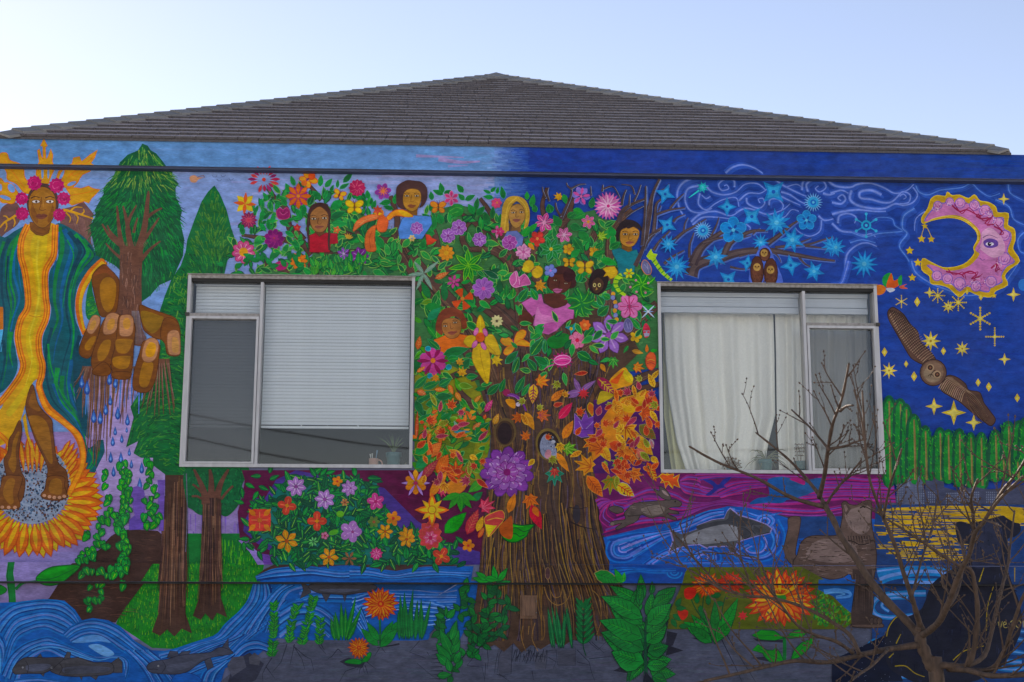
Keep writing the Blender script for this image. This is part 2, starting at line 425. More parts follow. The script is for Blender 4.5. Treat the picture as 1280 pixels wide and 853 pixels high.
capm = shingle_mat('asphalt_hip_cap', (.17, .165, .16), (.28, .27, .26))
ey = Y_FASCIA-.015                                       # roof edge a little proud of the fascia
zE = Z_FT+.012
half = (ROOF_R-ROOF_L)/2; cx_ = (ROOF_L+ROOF_R)/2; ay = ey+half
apz = at(632, 97, ay).z; rise = apz-zE
AP = Vector((cx_, ay, apz)); SL = math.hypot(half, rise)
sdir = Vector((0, half, rise))/SL; snor = Vector((0, -rise, half))/SL
cor = [Vector((ROOF_L, ey, zE)), Vector((ROOF_R, ey, zE)), Vector((ROOF_R, ey+2*half, zE)), Vector((ROOF_L, ey+2*half, zE))]
roof = under(link('roof', mesh('roof', cor+[AP]+[c-Vector((0, 0, .02)) for c in cor], [(0, 1, 4), (1, 2, 4), (2, 3, 4), (3, 0, 4), (5, 6, 1, 0), (6, 7, 2, 1), (7, 8, 3, 2), (8, 5, 0, 3)]), shm))
NR = 26; EXPO = SL/NR; SW = .166
def shingle(w, d, t=.02):
    # x: width, y: up slope, z: normal ; a wedge thick at its lower edge
    return [(-w/2, 0, 0), (w/2, 0, 0), (w/2, d, 0), (-w/2, d, 0), (-w/2, 0, t), (w/2, 0, t), (w/2, d, .0015), (-w/2, d, .0015)], [(4, 5, 6, 7), (0, 1, 5, 4), (1, 2, 6, 5), (3, 0, 4, 7)]
RM = Matrix((Vector((1, 0, 0)), sdir, snor)).transposed().to_4x4()
sm_v, sm_f = shingle(SW-.004, EXPO*1.06)
butt_m = simple('shingle_butt', (.085, .078, .083), .95, .35, 60)
sh_me = mesh('shingle', sm_v, sm_f); sh_me.materials.append(shm); sh_me.materials.append(butt_m); sh_me.polygons[1].material_index = 1
rest = MB(); nsh = 0
for r in range(NR):
    s0 = r*EXPO; hw = half*(1-(s0+EXPO*.5)/SL)
    off = rnd.uniform(0, SW); x = -hw-off
    while x < hw:
        xa, xb = max(x, -hw), min(x+SW, hw); x += SW
        if xb-xa < .02: continue
        base = Vector((cx_+(xa+xb)/2, ey, zE))+sdir*(s0-.004+rnd.uniform(-.002, .002))+snor*(.004+rnd.uniform(0, .0015))
        full = abs(xb-xa-SW) < 1e-6
        if full and nsh < 300:
            o = bpy.data.objects.new('shingle', sh_me); COL.objects.link(o); o.parent = roof
            o.matrix_local = Matrix.Translation(base) @ RM @ Matrix.Rotation(rnd.uniform(-.004, .004), 4, 'Z') @ Matrix.Diagonal((rnd.uniform(.985, 1), 1, rnd.uniform(.92, 1.12), 1)); nsh += 1
        else:
            v, f = shingle(xb-xa-.004, EXPO*1.06, .02*rnd.uniform(.92, 1.12)); n0 = len(rest.v)
            mm = Matrix.Translation(base) @ RM
            rest.v += [tuple(mm @ Vector(q)) for q in v]; rest.f += [tuple(n0+i for i in q) for q in f]
roof.data.materials.append(butt_m)
for i in range(4, 8): roof.data.polygons[i].material_index = 1
o = rest.build('shingle_field', shm, roof); o['kind'] = 'stuff'; o.data.materials.append(butt_m)
for i in range(1, len(o.data.polygons), 4): o.data.polygons[i].material_index = 1
for sg, c0 in ((-1, cor[0]), (1, cor[1])):
    e = AP-c0; Lh = e.length; e.normalize(); NC = 36; st = Lh/NC
    nf = snor; ns = Vector((sg*rise, 0, half)).normalized()
    df = nf.cross(e)*(1 if sg < 0 else -1); ds = ns.cross(e)*(-1 if sg < 0 else 1)
    if df.z > 0: df = -df
    if ds.z > 0: ds = -ds
    up = (nf+ns).normalized()
    for i in range(NC):
        a = c0+e*(i*st-(.01 if i else -.03))+up*(.05 if i else .03); b = c0+e*((i+1)*st+.03)+up*.038; W = .16
        vs = [a+df*W-nf*.01, a, a+ds*W-ns*.01, b+df*W-nf*.012, b, b+ds*W-ns*.012]; vs += [v-up*.02 for v in vs]
        fs = [(0, 1, 4, 3), (1, 2, 5, 4), (6, 7, 1, 0), (7, 8, 2, 1), (0, 3, 9, 6), (2, 8, 11, 5)]
        link('hip_cap', mesh('hip_cap', vs, fs), capm, roof)
vs = [AP+Vector((0, 0, .06))]+[AP+Vector((x*.2, y*.2, -.2*rise/half+.035)) for x, y in ((-1, -1), (1, -1), (1, 1), (-1, 1))]
link('ridge_cap', mesh('ridge_cap', vs, [(0, 1, 2), (0, 2, 3), (0, 3, 4), (0, 4, 1)]), capm, roof)

# ---- windows
alu = simple('aluminium_frame', srgb('b5b4b6', 1.0), .45, .16, 22, .1, stretch=(1, 1, .25))
dirt = simple('weathered_frame', srgb('8f8a86', 1.0), .7, .4, 40, .3)
def glass_mat():
    m, n, l, b = newmat('window_glass'); out = n['Material Output']
    tr = n.new('ShaderNodeBsdfTransparent'); tr.inputs[0].default_value = (.97, .98, .98, 1); gl = n.new('ShaderNodeBsdfGlossy'); gl.inputs['Roughness'].default_value = .02
    fr = n.new('ShaderNodeFresnel'); fr.inputs['IOR'].default_value = 1.43
    nz = n.new('ShaderNodeTexNoise'); nz.inputs['Scale'].default_value = 2.5; bp = n.new('ShaderNodeBump'); 
    mx = n.new('ShaderNodeMixShader'); l.new(fr.outputs[0], mx.inputs[0]); l.new(tr.outputs[0], mx.inputs[1]); l.new(gl.outputs[0], mx.inputs[2]); l.new(mx.outputs[0], out.inputs['Surface'])
    return m
glass = glass_mat()
def screen_mat():
    m, n, l, b = newmat('insect_screen_or_dimmer'); out = n['Material Output']
    tr = n.new('ShaderNodeBsdfTransparent'); df = n.new('ShaderNodeBsdfDiffuse'); df.inputs[0].default_value = (.09, .09, .10, 1)
    mx = n.new('ShaderNodeMixShader'); mx.inputs[0].default_value = .48; l.new(tr.outputs[0], mx.inputs[1]); l.new(df.outputs[0], mx.inputs[2]); l.new(mx.outputs[0], out.inputs['Surface'])
    return m
screen = screen_mat(); sash_dim_m = screen_mat(); sash_dim_m.name = 'sash_dimmer'; sash_dim_m.node_tree.nodes['Mix Shader'].inputs[0].default_value = .3  # second one is a weaker sheet added only to dim the right sash
def make_window(w, mull, trans, side, label):
    x0, x1, z0, z1 = w
    xm = at(*mull, 0).x; zt = at(*trans, 0).z
    wd = under(empty('window')); wd['label'] = label
    fb = MB(); t = .02; yo, yi = -.03, .09
    fb.box(x0-.004, x0+t, yo, yi, z0-.004, z1+.004); fb.box(x1-t, x1+.004, yo, yi, z0-.004, z1+.004)
    fb.box(x0+t, x1-t, yo, yi, z0-.004, z0+.022)
    fb.build('frame', alu, wd)
    MB().box(x0+t, x1-t, yo+.002, yi, z1-.022, z1+.004).box(x0-.008, x1+.008, yo-.012, 0.002, z1+.0045, z1+.011).build('head_frame', dirt, wd)
    MB().box(x0+t, x1-t, yo+.02, yi, z1-.045, z1-.0225).build('gasket', simple('rubber', (.02, .02, .02), .8), wd)
    MB().box(xm-.011, xm+.011, yo+.004, yi-.002, z0+.022, z1-.05).build('mullion', alu, wd)
    a, b = (x0+t, xm-.014) if side < 0 else (xm+.014, x1-t)
    c, d = (xm+.014, x1-t) if side < 0 else (x0+t, xm-.014)
    MB().box(a, b, yo+.006, yi-.004, zt-.012, zt+.012).build('transom', dirt, wd)
    s = .019; sf = MB(); sz0, sz1 = z0+.023, zt-.013; ys0, ys1 = yo-.004, .03
    sf.box(a+.001, a+s, ys0, ys1, sz0, sz1); sf.box(b-s, b-.001, ys0, ys1, sz0, sz1); sf.box(a+s, b-s, ys0, ys1, sz0, sz0+.014); sf.box(a+s, b-s, ys0, ys1, sz1-s, sz1)
    sf.build('sash_frame', alu, wd)
    MB().box(a+s, b-s, .012, .016, sz0+.014, sz1-s).build('sash_pane', glass, wd)
    MB().box(a+s, b-s, .045, .0455, sz0+.014, sz1-s).build('insect_screen_or_dimmer', screen if side < 0 else sash_dim_m, wd)  # real screen on the left sash; on the right an added dimming sheet
    MB().box(a, b, .03, .034, zt+.012, z1-.049).build('upper_pane', glass, wd)
    MB().box(c, d, .03, .034, z0+.022, z1-.049).build('fixed_pane', glass, wd)
    MB().box(x0-.01, x1+.01, .0905, TH+.16, z0-.03, z0-.005).build('inner_sill', sill_m, wd)
    # hinge knuckles / latch at the ends of the transom
    MB().box(*( (x0-.012, x0+.02) if side < 0 else (x1-.02, x1+.012)), yo-.012, yo-.001, zt-.014, zt+.014).build('latch', simple('dark_latch', (.04, .035, .03), .7, .3), wd)
    return x0, x1, z0, z1, xm, zt
WA = make_window(W1, (324.5, 460), (280, 394.5), -1, 'window with venetian blind half lowered and a screened left sash')
WB = make_window(W2, (1007.5, 470), (1050, 406.5), 1, 'window with cream curtains drawn behind the glass')

# ---- blinds behind the first window
slat_m = simple('blind_slat', srgb('dfe3e8', 1.0), .5, .04, 8)
def blind(xa, xb, ztop, zbot, label, y=.135):
    b = empty('venetian_blind', ((xa+xb)/2, y, ztop)); tag(b, label, 'blind', 'venetian blinds behind one window')
    MB().box((xa-xb)/2, (xb-xa)/2, -.02, .02, -.03, 0).build('head_rail', slat_m, b)
    pitch = .0262; n = int((ztop-.035-zbot)/pitch); w = (xb-xa)/2-.004
    vs, fs = [], []
    for i, (yy, zz) in enumerate(((-.006, .0135), (-.0045, .0045), (-.0035, -.0045), (-.0065, -.0135))): vs += [(-w, yy, zz), (w, yy, zz)]
    vs += [(x, yy+.0012, zz) for x, yy, zz in vs]
    fs = [(2*i, 2*i+1, 2*i+3, 2*i+2) for i in range(3)]+[(8+2*i, 10+2*i, 11+2*i, 9+2*i) for i in range(3)]+[(0, 8, 9, 1), (6, 7, 15, 14)]
    me = mesh('slat', vs, fs); me.materials.append(slat_m)
    for i in range(n):
        o = bpy.data.objects.new('slat', me); COL.objects.link(o); o.parent = b; o.location = (0, rnd.uniform(-.0006, .0006), -.05-pitch*i); o.rotation_euler = (math.radians(rnd.uniform(-19, -14)), rnd.uniform(-.0008, .0008), 0)
    zr = -.05-pitch*n
    MB().box(-w, w, -.012, .012, zr-.012, zr+.006).build('bottom_rail', slat_m, b)
    for fx in (-.7, -.1, .5):
        MB().tube([(fx*w, -.016, 0), (fx*w, -.016, zr)], .0011, 4).build('ladder_cord', slat_m, b)
    for fx in ((-.45, .32) if w > .5 else ()): MB().tube([(fx*w-.008, -.02, zr+.02), (fx*w+.006, -.02, zr-.012)], .004, 5).build('cord_tassel', slat_m, b)
zb1 = at(420, 534.5, .13).z
blind(WA[0]+.03, WA[4]-.004, WA[3]-.02, zb1, 'narrow venetian blind behind the screened sash and small upper pane')
blind(WA[4]+.006, WA[1]-.03, WA[3]-.02, zb1, 'wide white venetian blind half lowered behind the large fixed pane')

# ================================================================== the mural: backgrounds
S = 5.3333
T()
O('painted_day_sky', 'pale blue and lavender daytime sky painted on the left half of the wall')
P('7d9fd6', '-60 160 650 160 650 360 -60 360', g=(-60, 250, 560, 260, '98a6da'))
P('7d9fd6', '-60 359 240 359 240 600 -60 600')
P('5f8fc4', '-60 160 640 160 640 214 -60 205', g=(100, 0, 640, 0, '6f97cc'))
for i in range(260):
    x, y = rnd.uniform(-20, 620), rnd.uniform(168, 345); w = rnd.uniform(20, 90)
    if 196+.0152*x < y < 212+.0152*x: continue
    L(jit(mixh('7ea0d8' if y > line_fb(x) else '6393c8', 'a0a8dc', max(0, min(1, (x-90)/260)) if y > line_fb(x) else .1), 7), rnd.uniform(1, 4), [(x, y), (x+w*.5, y+rnd.uniform(-1, 1.5)), (x+w, y+.015*w)], .4)
L('9c8fc0', 6, '548 199 575 203 600 202', 2); L('9a92c4', 4, '520 195 548 196 580 197', 1); L('8f92c8', 3, '560 208 585 207', 1)
O('painted_night_sky', 'deep blue night sky painted on the right half of the wall')
P('24449a', '640 160 1340 160 1340 620 640 620')
P('1f3b94', '640 160 1340 160 1340 226 640 216', g=(1040, 0, 1200, 0, '27458f'))
for i in range(420):
    x, y = rnd.uniform(650, 1290), rnd.uniform(172, 560); w = rnd.uniform(20, 80)
    L(jit('24449a' if y > line_fb(x)+4 else '20409a', 6), rnd.uniform(1.5, 5), [(x, y), (x+w*.5, y+rnd.uniform(-1, 2)), (x+w, y+.015*w)], .5)
for k in range(14):
    xa = 618+k*3; P(mixh('7a9bd2', '24449a', (k+.5)/14), [(xa, 160), (xa+3.2, 160), (xa+3.2, 360), (xa, 360)])
for i in range(520):
    y = rnd.uniform(176, 300); x = rnd.gauss(640, 13); w = rnd.uniform(5, 24)
    c = mixh('7d9dd4', '24449a', max(0, min(1, .5+(x-639)/46+rnd.uniform(-.12, .12))))
    L(jit(c, 6), rnd.uniform(1, 3), [(x-w/2, y), (x+w/2, y+.4)], .5, s=False)
O('painted_meadow', 'lavender haze and bright green grass painted under the trees')
P('a98fc8', '-60 540 312 540 312 800 -60 800', g=(0, 560, 0, 740, '8f80b8'))
P('9a8cc6', '-60 690 100 690 100 728 -60 728')
P('8d7fb0', '-60 727 90 727 70 775 -60 775')
for i in range(60): x, y = rnd.uniform(225, 312), rnd.uniform(640, 690); L(jit('8a6cc4', 14), 1.6, [(x, y), (x+.5, y+rnd.uniform(8, 25))], .4, s=False)
P('2f8a34', '180 690 300 670 330 705 325 740 280 800 230 812 190 810 145 780')
P('1f7a3a', '231 667 300 667 300 705 231 705')
SCAT('180 705 326 705 318 742 262 800 226 812 190 808 146 778', 2400, lambda x, y: L(rnd.choice(('2c8a2c', '4aa838', '0f6a34', '7cb83c', '157a30', '0c5c30')), .9, [(x, y), (x+rnd.uniform(-1, 1), y-rnd.uniform(2, 5))], .3, s=False))
for i in range(150):
    x = rnd.uniform(276, 322); y = rnd.uniform(678, 704) + max(0, (x-300)*.0)
    L(rnd.choice(('2f9a34', '6fc040', '1a7c38')), 1., [(x, y+4), (x+rnd.uniform(-1.5, 1.5), y-rnd.uniform(2, 8))], .3, s=False)

# ================================================================== left: figure with robe
O('painted_hills', 'brown hills painted behind the robed figure')
T(0, 160, S)
F('73524e', '0 560 50 505 110 500 140 560 120 640 40 700 0 720')
O('painted_hills', 'brown hill painted right of the robed figure')
F('73524e', '400 545 500 520 555 488 625 575 610 640 605 760 650 860 500 700 400 650', s=False)
for i in range(14): x = 470+i*11; L(jit('8a665c', 10), 5, [(x, 560+i*6), (x+20, 620+i*9), (x+40, 680+i*10)], 2)
O('painted_gold_crown', 'ring of golden leaves painted round the head')
gold, go = 'cf9a2c', 'd97a24'
P(gold, '240 312 245 262 262 225 250 150 262 140 275 190 288 208 286 125 270 120 292 72 315 120 302 130 306 208 320 195 340 140 352 180 348 225 365 270 345 312 332 345 325 372 265 372 258 340', o=go, ow=5)
E('7ba2da', 283, 300, 8, 40); E('7ba2da', 322, 305, 7, 34)
P(gold, '370 350 390 290 430 262 480 240 490 200 530 192 545 225 600 180 650 148 630 200 605 235 635 255 600 290 550 312 530 340 520 362 480 402 430 398 400 372', o=go, ow=5)
E('7ba2da', 412, 315, 12, 40, 25, go); E('7ba2da', 478, 372, 34, 14, -22, go); L(go, 5, '455 330 520 270 600 215 640 165'); L(go, 4, '470 300 500 320 560 280'); L(go, 4, '490 250 530 230 560 255')
P(gold, '440 405 500 398 540 405 590 388 620 405 668 412 640 440 610 470 592 502 560 490 530 500 480 517 455 500 470 450', o=go, ow=5); L(go, 4, '470 450 560 435 655 414')
L(gold, 20, '415 545 480 560 560 585 622 606', 8); L(gold, 13, '470 555 500 530 550 530', 5); L(gold, 13, '500 570 520 600 510 640', 5); L(gold, 12, '540 580 560 560 556 540', 5); L(gold, 12, '440 565 470 600 462 632', 5)
F(gold, '0 175 45 170 65 215 120 235 155 260 165 330 195 372 202 432 160 432 110 375 50 345 45 300 20 260 0 250', o=go, ow=5); L(go, 4, '30 220 90 300 170 410')
F(gold, '0 340 30 365 60 368 112 420 122 455 90 502 50 502 0 482', o=go, ow=5); E('7ba2da', 76, 402, 24, 34, -30, go); E('7ba2da', 34, 465, 42, 15, 18, go); E('7ba2da', 4, 398, 12, 26, 0, go)
L(gold, 18, '118 575 80 600 30 630 0 665', 9); L(gold, 12, '60 612 40 590 20 588', 5); L(gold, 12, '90 600 100 630 90 660', 5); L(gold, 12, '40 630 45 660 30 690', 5)
O('painted_robed_figure', 'painted standing figure in yellow gown and teal robe with pink roses in the hair')
T()
F('0d5f6a', '36 281 20 288 6 297 -20 306 -20 500 0 492 14 478 22 460 20 440 17 420 23 400 33 385 32 370 28 340 22 320 24 297', s=True)
F('0d5f6a', '70 280 97 291 112 304 122 319 131 326 113 340 99 355 94 375 94 398 101 418 99 432 104 446 99 458 93 478 93 500 103 518 106 548 112 560 129 546 131 562 122 586 108 599 95 606 102 586 104 565 97 545 79 528 58 510 47 484 54 470 57 455 54 440 54 420 62 400 64 385 61 370 62 340 73 320')
P('c87838', '-20 383 4 384 4 412 -20 414'); P('5fb0dc', '-20 414 4 412 2 440 -20 440')
def folds(cols, lines, w):
    for i, ln in enumerate(lines): L(cols[i % len(cols)], w*rnd.uniform(.8, 1.4), ln, .6)
folds(('0f8048', '0f6c9c', '0a4a5c', '14904a'), ['28 290 12 310 8 345 14 380 10 420 8 455 2 485', '32 290 20 308 17 340 24 372 16 400 12 430 16 460', '12 298 3 320 2 360 6 400 0 440', '24 296 16 315 13 350 19 378 12 405', '5 302 -3 330 -4 370 0 410', '30 300 25 320 24 345 28 368', '4 425 6 450 0 480', '14 415 12 440 16 458'], 4.2)
folds(('128048', '0f6496', '0a4658', '1a944c'), ['74 284 78 310 70 345 68 375 72 400 62 425 60 450 64 475', '80 287 90 310 82 340 76 370 78 400 70 430 66 455', '86 290 100 312 92 335 84 360 83 390 88 420 80 450 74 480', '94 293 110 314 100 332 90 355 87 380 92 410 90 440 84 470 86 500 96 530', '104 300 116 318 106 332 95 350 91 375', '73 290 70 320 66 350', '65 410 58 440 58 470 66 500 84 520 100 540', '72 460 70 490 84 512 102 532 108 560', '78 470 78 492 92 515 105 540', '90 450 86 480 92 505 104 525', '100 420 94 440 92 460', '112 562 116 575 106 592', '124 560 118 580 104 596', '66 480 76 505 94 525 106 552'], 4.6)
folds(('1d9850', '0b3f56'), ['60 430 64 460 76 490 96 516', '96 298 106 314 96 334 88 362', '84 300 92 320 84 350 78 385', '110 306 118 320 104 336', '88 480 98 508 108 530', '10 320 8 360 14 390'], 2)
# gown
F('d9a824', '36 280 28 300 27 320 32 340 35.5 370 35 386 27 400 22 420 25 440 29 455 26 470 18 486 6 500 0 512 -20 520 -20 560 11 552 24 530 32 505 40 480 51 470 53 455 48 440 49 420 57 400 58 385 56 370 57 340 68 320 69 300 68 280')
F('d6b83a', '44 292 38 310 42 335 46 370 42 395 33 415 34 440 40 458 34 478 20 498 8 515 14 520 30 498 44 472 46 455 40 438 42 415 50 395 51 370 51 340 58 315 58 292')
L('e0c850', 3, '48 300 46 330 49 365 44 395 37 420 40 450 32 482', 1)
L('b8841c', 1.2, '36 394 45 396.5 53 395')
for lw, cc in ((8, 'd9781c'), (4.5, 'e89a38'), (1.2, 'b8621a')):
    L(cc, lw, '35 281 27 300 26 320 31 340 35 370 34 386 26 400 22 420 25 440 29 456 25 470 14 486 3 500 -10 512'); L(cc, lw, '69 281 68.5 300 67 320 57 340 57 370 59 385 57 400 49 420 49 440 53 456 52 470 49 484 59 508 78 526 95 543 103 565 100 588 88 612')
L('d9781c', 6, '-12 535 2 545 10 556 4 570 -10 580'); L('e89a38', 3, '-12 535 2 545 10 556 4 570 -10 580')
# sunflower behind the feet
O('painted_sunflower', 'huge orange sunflower with grey seed disc painted under the bare feet')
T(0, 600, S)
sfx, sfy = 215, 130
def petal(a, r0, r1, w, c, c2):
    ca, sa = math.cos(math.radians(a)), math.sin(math.radians(a)); x0, y0, x1, y1 = sfx+ca*r0*1.02, sfy+sa*r0*.7, sfx+ca*r1*1.05, sfy+sa*r1*.85
    P('c8541c', leafp(x0, y0, x1, y1, w, 0, .6)); P(c, leafp(x0, y0, x0+(x1-x0)*.97, y0+(y1-y0)*.97, w*.78, 0, .6)); P(c2, leafp(x0, y0, x0+(x1-x0)*.8, y0+(y1-y0)*.8, w*.34, .02, .6))
for i in range(30): petal(-105+i*12+6, 215, rnd.uniform(440, 470), 84, 'd2b41c', 'c9c83a')
for i in range(30): petal(-105+i*12+rnd.uniform(-2, 2), 205, rnd.uniform(430, 482), 88, 'd9741c', 'e2b028')
T(0, 600, S)
E('97a3b8', 215, 30, 255, 265, 0, n=40)
for i in range(900):
    a, r = rnd.uniform(0, 6.283), math.sqrt(rnd.uniform(0, 1)); x, y = 215+math.cos(a)*r*245, 30+math.sin(a)*r*255
    if x > -30: E(rnd.choice(('4a6480', '5a4038', '7a8aa8', '6a3f34', '53708c', '23283c')), x, y, rnd.uniform(4, 9), n=6)
T(0, 460, S)
for a in range(-120, -50, 9):
    pass
for x0, x1, y1 in ((160, 135, 480), (190, 180, 465), (215, 212, 470), (245, 245, 480), (270, 285, 520)):
    LF('c85a1c', x0, 700, x1, y1, 42, fat=.6); LF('e0a020', x0+2, 690, x1+2, y1+20, 22, fat=.6)
for (a, b, c, d) in ((440, 720, 520, 610), (430, 690, 525, 565), (420, 660, 520, 530), (410, 630, 500, 495), (400, 600, 470, 480), (450, 750, 540, 660)):
    LF('c8541c', a, b, c, d, 36, fat=.6); LF('e0a020', a, b, c-8, d+8, 20, fat=.6)
for lw, cc in ((40, 'd9781c'), (24, 'e89a38')): L(cc, lw, '255 120 310 270 420 360 520 450 553 560 545 660 500 760 455 850')
# legs
O('painted_legs', 'brown painted legs and bare feet standing on the sunflower')
F('d9a824', '130 370 150 330 170 440 200 520 240 620 230 560 190 440 170 300', s=False)
F('74482a', '215 110 172 240 185 330 235 480 300 620 318 690 300 800 285 870 432 870 446 700 382 620 352 420 345 350 290 290 250 230', o='5a3420', ow=5)
F('97662f', '200 320 195 350 250 480 315 610 345 640 350 600 330 420 300 350 250 318'); F('8a5a2c', '225 150 190 240 240 285 270 280 245 220')
F('74482a', '130 350 90 430 60 480 52 560 25 620 45 760 0 840 -30 900 130 900 168 760 138 680 126 560 146 420', o='5a3420', ow=5)
F('97662f', '115 430 85 500 75 580 55 640 90 700 110 640 105 540 130 440')
T(0, 600, S)
F('80502c', '20 -20 0 60 -40 130 -60 190 60 196 128 186 132 150 120 100 150 -10 100 -30', o='5a3420', ow=5); F('9a6832', '50 0 20 90 60 160 90 150 85 80 100 0')
F('80502c', '320 -20 300 60 274 95 290 117 440 122 446 90 430 40 425 -20', o='5a3420', ow=5); F('9a6832', '345 0 325 70 360 95 410 90 405 0')
for x, y in ((15, 182), (58, 184), (100, 184), (295, 105), (330, 113), (362, 118), (397, 118), (428, 110)): E('c9977a', x, y, 13, 11, n=10)
T(0, 310, S)
O('painted_sleeve_trim', 'orange and yellow trim painted along the sleeve')
L('d9781c', 62, '700 85 612 165 548 270 524 380 540 500 566 575', 34); L('e0b020', 30, '690 95 615 175 556 275 535 380 546 480 562 550', 14)
F('177c48', '612 200 580 300 570 420 590 480 640 460 670 470 640 380 615 280')
for i in range(50): x, y = rnd.uniform(575, 640), rnd.uniform(330, 450); L(rnd.choice(('3f9c3c', '5fae3c', '0f6a40')), 5, [(x, y), (x+18, y-9)], 2, s=False)
# head
O('painted_goddess_head', 'painted brown face framed by pink roses')
T(0, 160, S)
E('4e3a38', 285, 500, 108, 132, n=20)
P('865428', '200 630 205 680 240 712 285 720 325 700 340 630', o='6a4020', ow=5); L('6a4020', 4, '205 665 250 700 300 703 335 672')
F('a06c30', '285 392 215 430 190 500 200 585 240 648 284 668 328 642 362 580 374 500 352 430', o='5c3a24', ow=4)
F('b07a38', '285 420 235 450 240 480 285 475 330 480 335 450'); F('8a5628', '215 500 205 570 245 640 255 600 230 540'); F('8a5628', '350 500 360 570 325 635 318 600 342 540')
for sx in (240, 332): E('4a2c20', sx, 492, 29, 12); E('e8ddd4', sx, 492, 25, 9); E('4a3020', sx+2, 492, 8)
L('4a2e20', 8, '205 470 235 458 268 468', 4); L('4a2e20', 8, '302 468 335 458 366 470', 4)
L('7a4a26', 6, '276 462 272 520 262 540 285 552 306 542', 4); L('c08a48', 6, '288 480 288 530', 3)
F('7a4434', '238 588 260 572 276 578 292 572 318 586 296 604 276 610 254 604'); L('54281e', 3, '240 588 276 590 316 586')
for x, y, r in ((230, 368, 50), (378, 385, 52), (425, 472, 46), (145, 472, 44), (148, 572, 46), (396, 580, 44)):
    STAR('b8246a', x, y, r*1.05, 11, .82); 
    for k in range(12): a = rnd.uniform(0, 6.28); q = rnd.uniform(.1, .7)*r; L(rnd.choice(('d85a92', '8a1450', 'cf3f80')), 5, [(x+math.cos(a)*q, y+math.sin(a)*q), (x+math.cos(a+.6)*q*1.05, y+math.sin(a+.6)*q*1.05), (x+math.cos(a+1.2)*q, y+math.sin(a+1.2)*q)], 2)

# ================================================================== painted conifers, hand, roots
def conifer(cx, top, rows, cols, n, ln):
    pass
O('painted_cedar_crown', 'bushy green conifer painted growing from the open hand')
T(0, 160, S)
P('0c5c3a', '950 105 985 120 1005 150 1040 170 1078 215 1110 260 1150 285 1148 330 1192 372 1170 400 1172 460 1212 548 1200 620 1228 740 1220 853 1150 1010 1060 1050 1000 1120 945 1160 920 900 800 950 770 920 700 880 640 850 600 660 640 580 630 550 690 440 690 400 760 320 800 230 850 180 920 150')
def frond(cx, cy, x, y, ln, cols, w=7):
    a = math.atan2(y-cy, x-cx)+rnd.uniform(-.35, .35); L(rnd.choice(cols), w, [(x, y), (x+math.cos(a)*ln*.5, y+math.sin(a)*ln*.5+2), (x+math.cos(a)*ln, y+math.sin(a)*ln+6)], 2)
SCAT('950 120 1000 160 1070 220 1140 300 1180 380 1170 460 1200 560 1215 740 1140 960 1000 1080 930 900 790 900 640 830 610 660 690 420 800 250 880 180', 1100, lambda x, y: frond(930, y-120 if y < 560 else 420, x, y, rnd.uniform(30, 62), ('137840', '0a4a34', '2c9440', '1a8448', '0e6440') if y > 400 else ('5f9c4a', '4a8c44', '2f7c40', '8aac54', '226e3e')))
O('painted_cedar_trunk', 'brown painted trunk with bare limbs rising from the open hand')
tr = '6e4a3c'
for w, ln in ((120, '880 1180 880 900 870 820'),): L(tr, w, ln, 100)
for w, ln in ((50, '840 900 800 720 780 520'), (44, '880 880 850 650 820 520'), (44, '880 820 850 650 910 515'), (56, '900 880 960 680 985 480 990 420'), (40, '930 780 980 720 1060 600'), (26, '975 600 1030 560 1080 535'), (36, '830 800 740 730 680 640'), (24, '800 760 740 700 715 650'), (20, '890 700 905 640 918 600'), (30, '940 880 1000 810 1070 755'), (24, '820 880 760 830 705 770')): L(tr, w, ln, 9)
for i in range(16): x = 850+i*5; L(jit('8a6454', 14), 4, [(x, 1140), (x-6+rnd.uniform(-6, 6), 1000), (x-10, 880), (x-30+i*6, 760)], 2)
T(0, 310, S)
P(tr, '800 0 950 0 940 200 945 380 935 520 960 620 890 640 880 480 770 440 790 200', s=False) if False else F(tr, '800 -10 955 -10 942 200 945 380 938 520 975 600 960 660 890 650 850 480 772 440 790 300 798 150', s=False)
for i in range(46):
    x, y = rnd.uniform(805, 930), rnd.uniform(0, 420); L(rnd.choice(('8f6a5c', '5a3c34', 'a07868', '54403c')), rnd.uniform(3, 7), [(x, y), (x+rnd.uniform(-8, 8), y+30), (x+rnd.uniform(-8, 8), y+60)], 2)
for i in range(12): x = 880+i*7; L(jit('8a7a80', 16), 5, [(x, 420), (x+5, 520), (x+14+i, 640)], 2)
O('painted_fir_tree', 'tall dark green fir painted beside the window')
T(0, 0, 1)
P('1a6c3c', '268 232 275 243 283 262 289 285 294 300 296 318 285 322 280 345 236 346 238 590 230 592 222 600 205 594 191 583 191 573 174 573 166 568 172 553 156 560 167 523 163 509 180 482 176 465 200 440 200 388 206 370 214 350 226 332 232 315 234 300 243 275 252 252 260 240')
SCAT('268 234 282 262 292 300 290 318 278 340 236 345 236 590 205 592 192 572 172 570 160 555 168 520 165 508 182 480 200 440 200 390 215 350 234 318 236 300 252 254', 1300, lambda x, y: (lambda a: L(rnd.choice(('1f7a3c', '0e5c36', '358a3e', '4f9440', '157040', '0a4c32') if y > 315 else ('3f7c34', '2a6c34', '5a8c40', '1c6038', '4c8438')), rnd.uniform(1.2, 2.4), [(x, y), (x+math.cos(a)*4, y+math.sin(a)*4), (x+math.cos(a)*8, y+math.sin(a)*9)], .4))(math.radians(90+(268-x)*-1.4+rnd.uniform(-25, 25))))
for i in range(60): x, y = rnd.uniform(212, 236), rnd.uniform(340, 420); L(rnd.choice(('5a9440', '3f8440', '6ca048', '2a7440')), 1.2, [(x, y), (x-2, y+7)], .4, s=False)
O('painted_fir_trunk', 'brown fluted painted trunk below the fir')
